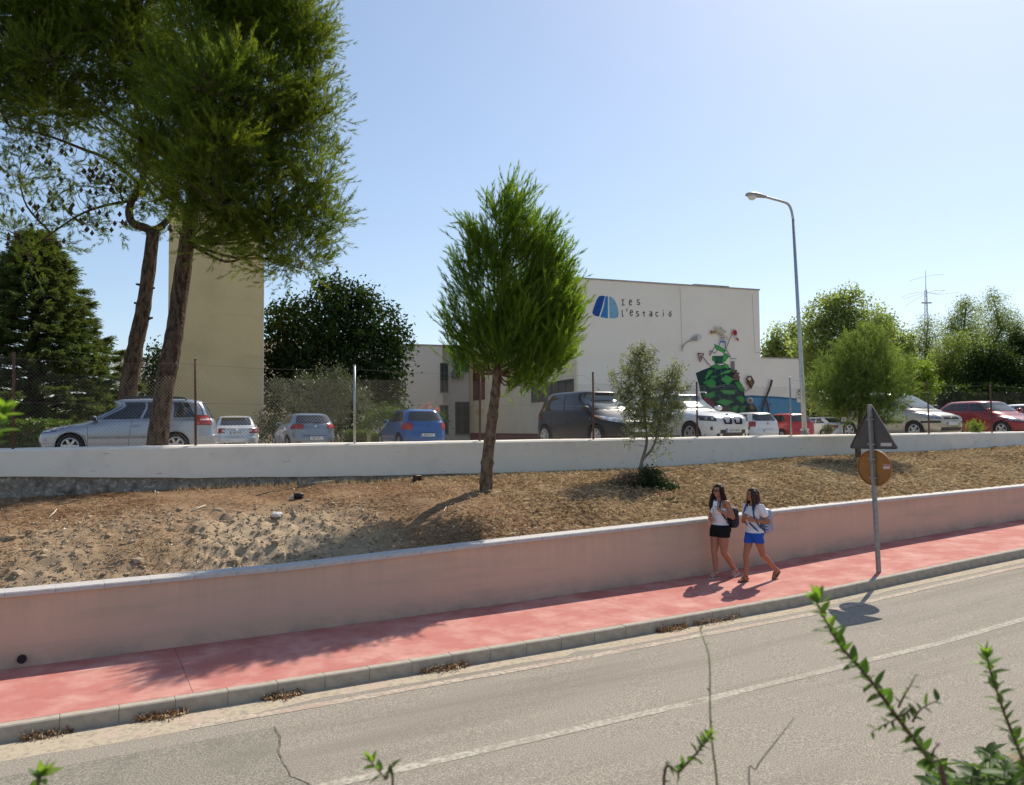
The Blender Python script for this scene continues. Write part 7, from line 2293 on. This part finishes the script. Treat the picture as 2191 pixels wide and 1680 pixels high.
    def keeph(c):
        d = c - hc; x = (d.x * cy + d.y * sy_) / k; y = (-d.x * sy_ + d.y * cy) / k; z = d.z / k
        return not (x > 0.035 and abs(y) < 0.058 and z < 0.066)
    voxel('hair', hb, 0.007, hairm, root, 2, None, keeph)
    # face details
    for e in (1, -1):
        eb = bmesh.new(); ell(eb, Hd(0.0835, 0.031 * e, 0.006), (0.008, 0.013, 0.0065)); bm_obj('eye', eb, M_eye, root, True, local=True)
        eb = bmesh.new(); ell(eb, Hd(0.086, 0.032 * e, 0.026), (0.006, 0.018, 0.004)); bm_obj('eyebrow', eb, hairm, root, True, local=True)
    eb = bmesh.new(); ell(eb, Hd(0.0865, 0, -0.052), (0.008, 0.021, 0.0065)); bm_obj('lips', eb, M_lips, root, True, local=True)
    # sandals
    for heel, ball_, toe, fd, up, A_ in feet:
        sd_ = fd.cross(up)
        n = 14; v = []
        for i in range(n):
            a = 2 * PI * i / n
            c_ = heel.lerp(toe, 0.5); Lh = (toe - heel).length / 2 + 0.030 * k
            v.append(c_ - up * 0.024 * k + fd * Lh * math.cos(a) + sd_ * (0.043 if math.cos(a) > 0 else 0.035) * k * math.copysign(abs(math.sin(a)) ** .7, math.sin(a)))
        v2 = [p - up * 0.016 for p in v]
        so = mesh_obj('sandal', v + v2, [tuple(range(n)), tuple(reversed(range(n, 2 * n)))] + [(i, n + i, n + (i + 1) % n, (i + 1) % n) for i in range(n)], sandal, root, local=True)
        paths = []
        for c_, w_, h_ in ((ball_, 0.042, 0.030), (ball_.lerp(A_, .35), 0.042, 0.036), (A_ + up * 0.01, 0.036, 0.0)):
            if h_ > 0:
                arcp = [c_ + sd_ * w_ * k * math.cos(a) + up * (h_ * k * math.sin(a) - 0.018 * k * (1 - math.sin(a))) for a in np.linspace(0, PI, 9)]
            else:
                arcp = [c_ + (fd * math.cos(a) + sd_ * math.sin(a)) * w_ * k for a in np.linspace(0, 2 * PI, 13)]
            paths.append((arcp, 0.0065))
        tube_obj('strap', paths, sandal, so, 5, local=True)
    return root, Z, Hd, k

g1, Z1, H1, k1 = walker('person in white sleeveless top, black shorts and glasses holding a pale phone', 0.12, 0.36, 1.585, 1.10,
    [(-1, (0.075, -0.07, 0.43), (0.045, -0.065, 0.078), 0.0), (1, (-0.01, 0.075, 0.43), (-0.27, 0.06, 0.125), 0.35)],
    [(1, (-0.07, 0.245, 1.04), (0.13, 0.13, 1.165), (0.35, -0.35, 0.9), (0.1, -1, -0.2), 0.9), (-1, (-0.02, -0.24, 1.03), (0.15, -0.085, 1.00), (0.45, 0.85, 0.1), (-1, 0.2, 0.1), 0.6)],
    0.18, M_skin, M_hair, M_shirt, M_blackc, False, M_sandw, True)
# glasses on her face
paths = []
for e in (1, -1):
    paths.append(([H1(0.094, 0.031 * e + 0.022 * math.cos(a), 0.004 + 0.016 * math.sin(a)) for a in np.linspace(0, 2 * PI, 13)], 0.0028))
    paths.append(([H1(0.09, 0.053 * e, 0.008), H1(0.0, 0.079 * e, 0.008)], 0.0025))
paths.append(([H1(0.096, 0.009, 0.006), H1(0.096, -0.009, 0.006)], 0.0025))
tube_obj('glasses', paths, M_black, g1, 5, local=True)
tube_obj('pendant', [([Z1(0.11, -0.05, 1.22), Z1(0.135, -0.01, 1.14), Z1(0.138, 0.0, 1.08)], 0.003)], M_sandb, g1, 5, local=True)
g2, Z2, H2, k2 = walker('person in a white t-shirt and blue shorts with a checked backpack, striding behind the other', 0.36, 0.90, 1.53, 0.90,
    [(-1, (0.125, -0.075, 0.435), (0.13, -0.075, 0.078), 0.0), (1, (-0.12, 0.08, 0.445), (-0.43, 0.075, 0.170), 0.58)],
    [(1, (-0.11, 0.245, 1.02), (0.115, 0.125, 1.055), (0.75, -0.65, 0.15), (-0.6, -0.6, 0.1), 0.9), (-1, (0.02, -0.22, 1.00), (0.15, -0.09, 1.06), (0.35, 0.6, 0.7), (-1, 0.2, 0.2), 0.9)],
    -0.22, M_skin2, M_hair2, M_shirt, M_bluec, True, M_sandb, False)
tube_obj('wristband', [([Z2(0.075, 0.145, 1.05), Z2(0.09, 0.137, 1.053)], [0.026, 0.026])], M_yellow, g2, 10, local=True)

def backpack(label, person_, Z, c, size, m, m2, straps, cat='backpack'):
    M = person_.matrix_basis
    t = empty('backpack', M @ Z(*c), label, cat, None, person_.rotation_euler.z)
    inv = Z(*c)
    bm = bmesh.new()
    bmesh.ops.create_cube(bm, size=1)
    bmesh.ops.subdivide_edges(bm, edges=bm.edges[:], cuts=5, use_grid_fill=True)
    for v in bm.verts:
        q = v.co * 2
        rr = (abs(q.x) ** 4 + abs(q.y) ** 4 + abs(q.z) ** 4) ** 0.25
        q = q / max(rr, 1e-6)
        bulge = 1 + 0.12 * (1 - q.z) * 0.5
        v.co = Vector((q.x * size[0] / 2 * bulge, q.y * size[1] / 2, q.z * size[2] / 2))
        v.co += Vector((0.012 * float(fbm(v.co.y * 18, v.co.z * 18, 2, 3)), 0, 0))
    bm_obj('bag', bm, m, t, True, local=True)
    box_obj('pocket', (-size[0] * 0.52, 0, -size[2] * 0.18), (0.05, size[1] * 0.72, size[2] * 0.42), m2, t, bevel=0.018, local=True)
    paths = [(smooth_path([Z(*p) - inv for p in st_], 5), 0.013) for st_ in straps]
    tube_obj('shoulder_strap', paths, m2, t, 6, local=True)
    tube_obj('top_handle', [(smooth_path([Vector((size[0] * .3, -.04, size[2] * .48)), Vector((size[0] * .3, 0, size[2] * .56)), Vector((size[0] * .3, .04, size[2] * .48))], 4), 0.007)], m2, t, 5, local=True)
    return t
backpack('dark backpack hanging low on the back of the walker with glasses', g1, Z1, (-0.215, 0.05, 1.02), (0.15, 0.27, 0.36), M_pack1, M_pack1,
         [[(-0.16, e * 0.09, 1.16), (-0.08, e * 0.095, 1.32), (0.0, e * 0.10, 1.355), (0.075, e * 0.105, 1.28), (0.10, e * 0.13, 1.16), (0.03, e * 0.165, 1.03), (-0.12, e * 0.13, 0.93)] for e in (1,)])
backpack('blue and white checked backpack on the back of the walker in blue shorts', g2, Z2, (-0.225, 0.02, 1.02), (0.17, 0.29, 0.42), M_check, M_navy,
         [[(-0.15, e * 0.085, 1.18), (-0.08, e * 0.09, 1.325), (0.0, e * 0.095, 1.355), (0.07, e * 0.10, 1.29), (0.108, e * 0.115, 1.15), (0.04, e * 0.15, 0.98), (-0.13, e * 0.12, 0.88)] for e in (1, -1)] + [[(0.10, 0.0, 1.0), (0.085, 0.09, 0.93), (-0.01, 0.14, 0.84), (-0.13, 0.10, 0.82)]])
ph_ = empty('phone', g1.matrix_basis @ Z1(0.175, 0.085, 1.255), 'pale phone held up in the hand of the walker with glasses', 'phone', None, g1.rotation_euler.z)
R_ = Matrix.Rotation(0.5, 3, 'Z') @ Matrix.Rotation(-0.35, 3, 'Y')
cs = box_obj('case', (0, 0, 0), (0.011, 0.07, 0.125), mat('phone_white', (0.70, 0.76, 0.80), 0.3), ph_, R_, bevel=0.004, local=True)
box_obj('screen', R_ @ Vector((-0.0065, 0, 0.004)), (0.002, 0.06, 0.105), M_glass, cs, R_, local=True)
# ================================================================== FOREGROUND SHOOTS
M_fleaf = leaf_mat('shoot_leaf', (0.045, 0.09, 0.022), (0.09, 0.165, 0.032), (0.19, 0.29, 0.05), 0.5, 0.5, 0.2)
M_stem = mat('shoot_stem', (0.12, 0.05, 0.035), 0.6, var=((0.16, 0.13, 0.05), 30, 3, 0.45, 0.6))
M_stemg = mat('green_stem', (0.14, 0.16, 0.05), 0.6)
def leaf_me(name, tint, w=0.36, fold=0.16, curl=0.12):
    """an oval leaf one unit long along +x, folded on its midrib"""
    n = 6
    v, f = [], []
    for i in range(n + 1):
        t = i / n
        hw = w * 0.62 * math.sin(PI * min(1, t ** 0.75 * 1.0)) ** 0.8 * (1 if t < 1 else 0) + 0.008
        zc = -curl * t * t
        v += [(t, -hw, zc + fold * hw), (t, 0, zc), (t, hw, zc + fold * hw)]
    for i in range(n):
        a = i * 3
        f += [(a, a + 3, a + 4, a + 1), (a + 1, a + 4, a + 5, a + 2)]
    me = bpy.data.meshes.new(name); me.from_pydata(v, [], f)
    at_ = me.attributes.new('tint', 'FLOAT', 'POINT'); at_.data.foreach_set('value', np.full(len(v), tint, dtype=np.float32))
    me.materials.append(M_fleaf)
    me.polygons.foreach_set('use_smooth', [True] * len(f))
    return me
LM = [leaf_me('leaf', t, w, fo, cu) for t, w, fo, cu in ((0.1, .38, .3, .1), (0.3, .36, .5, .2), (0.5, .34, .2, .05), (0.7, .36, .4, .15), (0.9, .32, .3, .1), (0.95, .40, .2, .2))]
def add_leaf(parent, p, d, up, size, k):
    d = d.normalized(); s = up.cross(d)
    if s.length < 1e-4: s = d.orthogonal()
    s.normalize(); u = d.cross(s)
    o = bpy.data.objects.new('leaf', LM[k])
    M = Matrix((d, s, u)).transposed().to_4x4() @ Matrix.Diagonal((size, size, size, 1))
    M.translation = p
    o.matrix_world = M
    COL.objects.link(o)
    o.parent = parent
    o.matrix_parent_inverse = parent.matrix_basis.inverted()
fr = random.Random(21)
def shoot(label, pts, Yq, r0, r1, nleaf, size, m=M_stem, side=None, tip=True, bright=(0, 5), start=0.0, name='shrub_shoot', depth=0.0):
    P = [at(x, y, Yq + depth * i) for i, (x, y) in enumerate(pts)]
    last = P[-1]
    # the foot of the stem, down to the verge below the view
    s_ = (last.xy - W0).dot(RD); o_ = (last.xy - W0).dot(RN)
    foot = Vector((last.x + 0.05, last.y - 0.1, CZ - 1.75))
    allp = P + ([last.lerp(foot, .5), foot] if last.z > foot.z + 0.1 else [])
    sp = smooth_path(allp, 7)
    rad = [r1 + (r0 - r1) * min(1, i / (7 * len(P))) for i in range(len(sp))]
    t = empty(name, foot if last.z > foot.z + .1 else last, label, 'plant')
    tube_obj('stem', [(sp, rad)], m, t, 7)
    vis = sp[:7 * (len(P) - 1) + 1]
    up_cam = Vector((0, 0, 1))
    for i in range(nleaf):
        f_ = start + (1 - start) * (i + 0.3) / nleaf
        j = f_ * (len(vis) - 1); j0 = min(int(j), len(vis) - 2)
        p = vis[j0].lerp(vis[j0 + 1], j - j0)
        ax = (vis[max(0, j0 - 1)] - vis[min(len(vis) - 1, j0 + 2)]).normalized()      # towards the tip
        a = i * 2.39996 + fr.uniform(-.4, .4)
        b1 = ax.orthogonal().normalized(); b2 = ax.cross(b1)
        lat = b1 * math.cos(a) + b2 * math.sin(a)
        d = (ax * fr.uniform(0.35, 0.9) + lat * 1.0).normalized()
        u = (Vector((0, 0, 1)) + ax * 0.6 + Vector((fr.uniform(-.5, .5), fr.uniform(-.5, .5), 0))).normalized()
        k = fr.choice((3, 4, 4, 5)) if f_ < 0.18 else fr.choice((0, 1, 1, 2, 2, 3))
        add_leaf(t, p, d, u, size * fr.uniform(0.6, 1.15), k)
    if tip:
        ax = (vis[0] - vis[3]).normalized()
        for i in range(5):
            b1 = ax.orthogonal().normalized(); b2 = ax.cross(b1); a = i * 1.3
            add_leaf(t, vis[0], (ax * 1.1 + (b1 * math.cos(a) + b2 * math.sin(a)) * 0.45).normalized(), Vector((0, 0.3, 1)), size * fr.uniform(.8, 1.1), fr.choice((4, 5)))
    return t, vis
main, mv = shoot('longest leafy shoot with a reddish stem slanting across the lower right of the road', [(1748, 1290), (1768, 1330), (1797, 1380), (1832, 1420), (1872, 1468), (1906, 1516), (1948, 1572), (1990, 1628), (2025, 1700)], 1.5, 0.0055, 0.0018, 78, 0.034)
def side_twig(par, pts, Yq, nleaf, size, r=0.0016):
    P = [at(x, y, Yq) for x, y in pts]
    sp = smooth_path(P, 6)
    tube_obj('side_twig', [(sp, [r * 0.5 + r * i / len(sp) for i in range(len(sp))])], M_stem, par, 6)
    for i in range(nleaf):
        j = min(len(sp) - 2, int((i + .3) / nleaf * (len(sp) - 1)))
        ax = (sp[j] - sp[j + 1]).normalized(); a = i * 2.4
        b1 = ax.orthogonal().normalized(); b2 = ax.cross(b1)
        add_leaf(par, sp[j], (ax * .5 + b1 * math.cos(a) + b2 * math.sin(a)).normalized(), Vector((fr.uniform(-.4, .4), 0, 1)), size * fr.uniform(.6, 1.1), fr.choice((0, 1, 2, 2)))
side_twig(main, [(1866, 1566), (1890, 1552), (1915, 1540), (1940, 1524), (1952, 1512)], 1.5, 11, 0.019)
side_twig(main, [(1958, 1448), (1945, 1472), (1934, 1490), (1922, 1514)], 1.5, 7, 0.022)
side_twig(main, [(2005, 1500), (1985, 1508), (1966, 1522), (1952, 1545)], 1.5, 8, 0.026)
side_twig(main, [(2012, 1590), (2000, 1602), (1992, 1618)], 1.5, 1, 0.012)
shoot('shorter leafy shoot at the lower right corner', [(2113, 1408), (2118, 1432), (2130, 1470), (2145, 1515), (2162, 1560), (2178, 1600), (2196, 1650), (2208, 1720)], 1.6, 0.0046, 0.0016, 52, 0.033)
shoot('lower leafy shoot leaning left at the bottom edge', [(1548, 1638), (1518, 1575), (1508, 1590), (1485, 1618), (1455, 1650), (1420, 1700)][1:], 1.55, 0.0035, 0.0014, 32, 0.024)
shoot('thin upright twig with tiny buds in front of the road', [(1497, 1345), (1507, 1372), (1516, 1400), (1519, 1440), (1519, 1500), (1521, 1560), (1527, 1620), (1536, 1700)], 1.6, 0.0024, 0.0008, 12, 0.013, M_stemg, tip=False)
shoot('bare grey twig curving up from the bottom edge', [(1700, 1535), (1684, 1556), (1664, 1582), (1640, 1612), (1618, 1645), (1604, 1700)], 1.6, 0.0018, 0.0007, 0, 0.01, M_bark3, tip=False)
shoot('small bright green shoot tip over the centre line at the bottom edge', [(795, 1632), (812, 1652), (826, 1668), (842, 1700)], 1.4, 0.0025, 0.0012, 9, 0.028)
shoot('pale green leaf tuft in the bottom left corner', [(88, 1662), (84, 1675), (80, 1710)], 1.3, 0.003, 0.0015, 6, 0.036)
shoot('bright green leaf cluster entering at the left edge before the conifer', [(6, 888), (-4, 920), (-14, 960), (-26, 1010)], 1.3, 0.003, 0.0015, 14, 0.036)
# leafy bush in the bottom right corner
bq = at(2110, 1650, 2.0)
bsh = empty('leafy_bush', (bq.x, bq.y, CZ - 1.7), 'dense leafy bush filling the bottom right corner', 'bush')
stems = []
for i in range(64):
    x0 = fr.uniform(1985, 2240); y0 = 1600 + 60 * abs(x0 - 2120) / 130 * fr.uniform(.4, 1) + fr.uniform(10, 50)
    if 2025 < x0 < 2080: y0 += 25
    Yq = fr.uniform(1.75, 2.2)
    a = at(x0, y0, Yq); b = at(x0 + fr.uniform(-20, 20), 1760, Yq)
    stems.append(([a, b], [0.0012, 0.003]))
    for k in range(8):
        p = a.lerp(b, k / 9)
        ang = k * 2.4 + i
        add_leaf(bsh, p, Vector((math.cos(ang), math.sin(ang), fr.uniform(0.1, 0.9))), Vector((fr.uniform(-.4, .4), fr.uniform(-.4, .4), 1)), 0.050 * fr.uniform(.6, 1.1), fr.choice((0, 0, 0, 1, 1, 2, 3)))
tube_obj('stems', stems, M_stem, bsh, 5)
# grass on the verge
n = 2600
s = RNG.uniform(-6, 4, n); o = RNG.uniform(6.95, 9.0, n)
x = W0.x + RD.x * s + RN.x * o; y = W0.y + RD.y * s + RN.y * o
b = np.interp(s, S_K, Z_K) + CZ - 0.125
q = np.clip((o - 6.88) / 2.6, 0, 1); q = q * q * (3 - 2 * q)
z = b + (CZ - 1.75 - b) * q
V, tint = needles(np.stack([x, y, z], 1), unit(RNG.normal(size=(n, 3)) * .4 + np.array([0, 0, 1.0])), np.full(n, .02), 5, 0.12, 0.006, (.2, .9))
tag(soup('verge_grass', V, 3, M_straw, None, tint), 'dry grass on the near verge', kind='stuff')
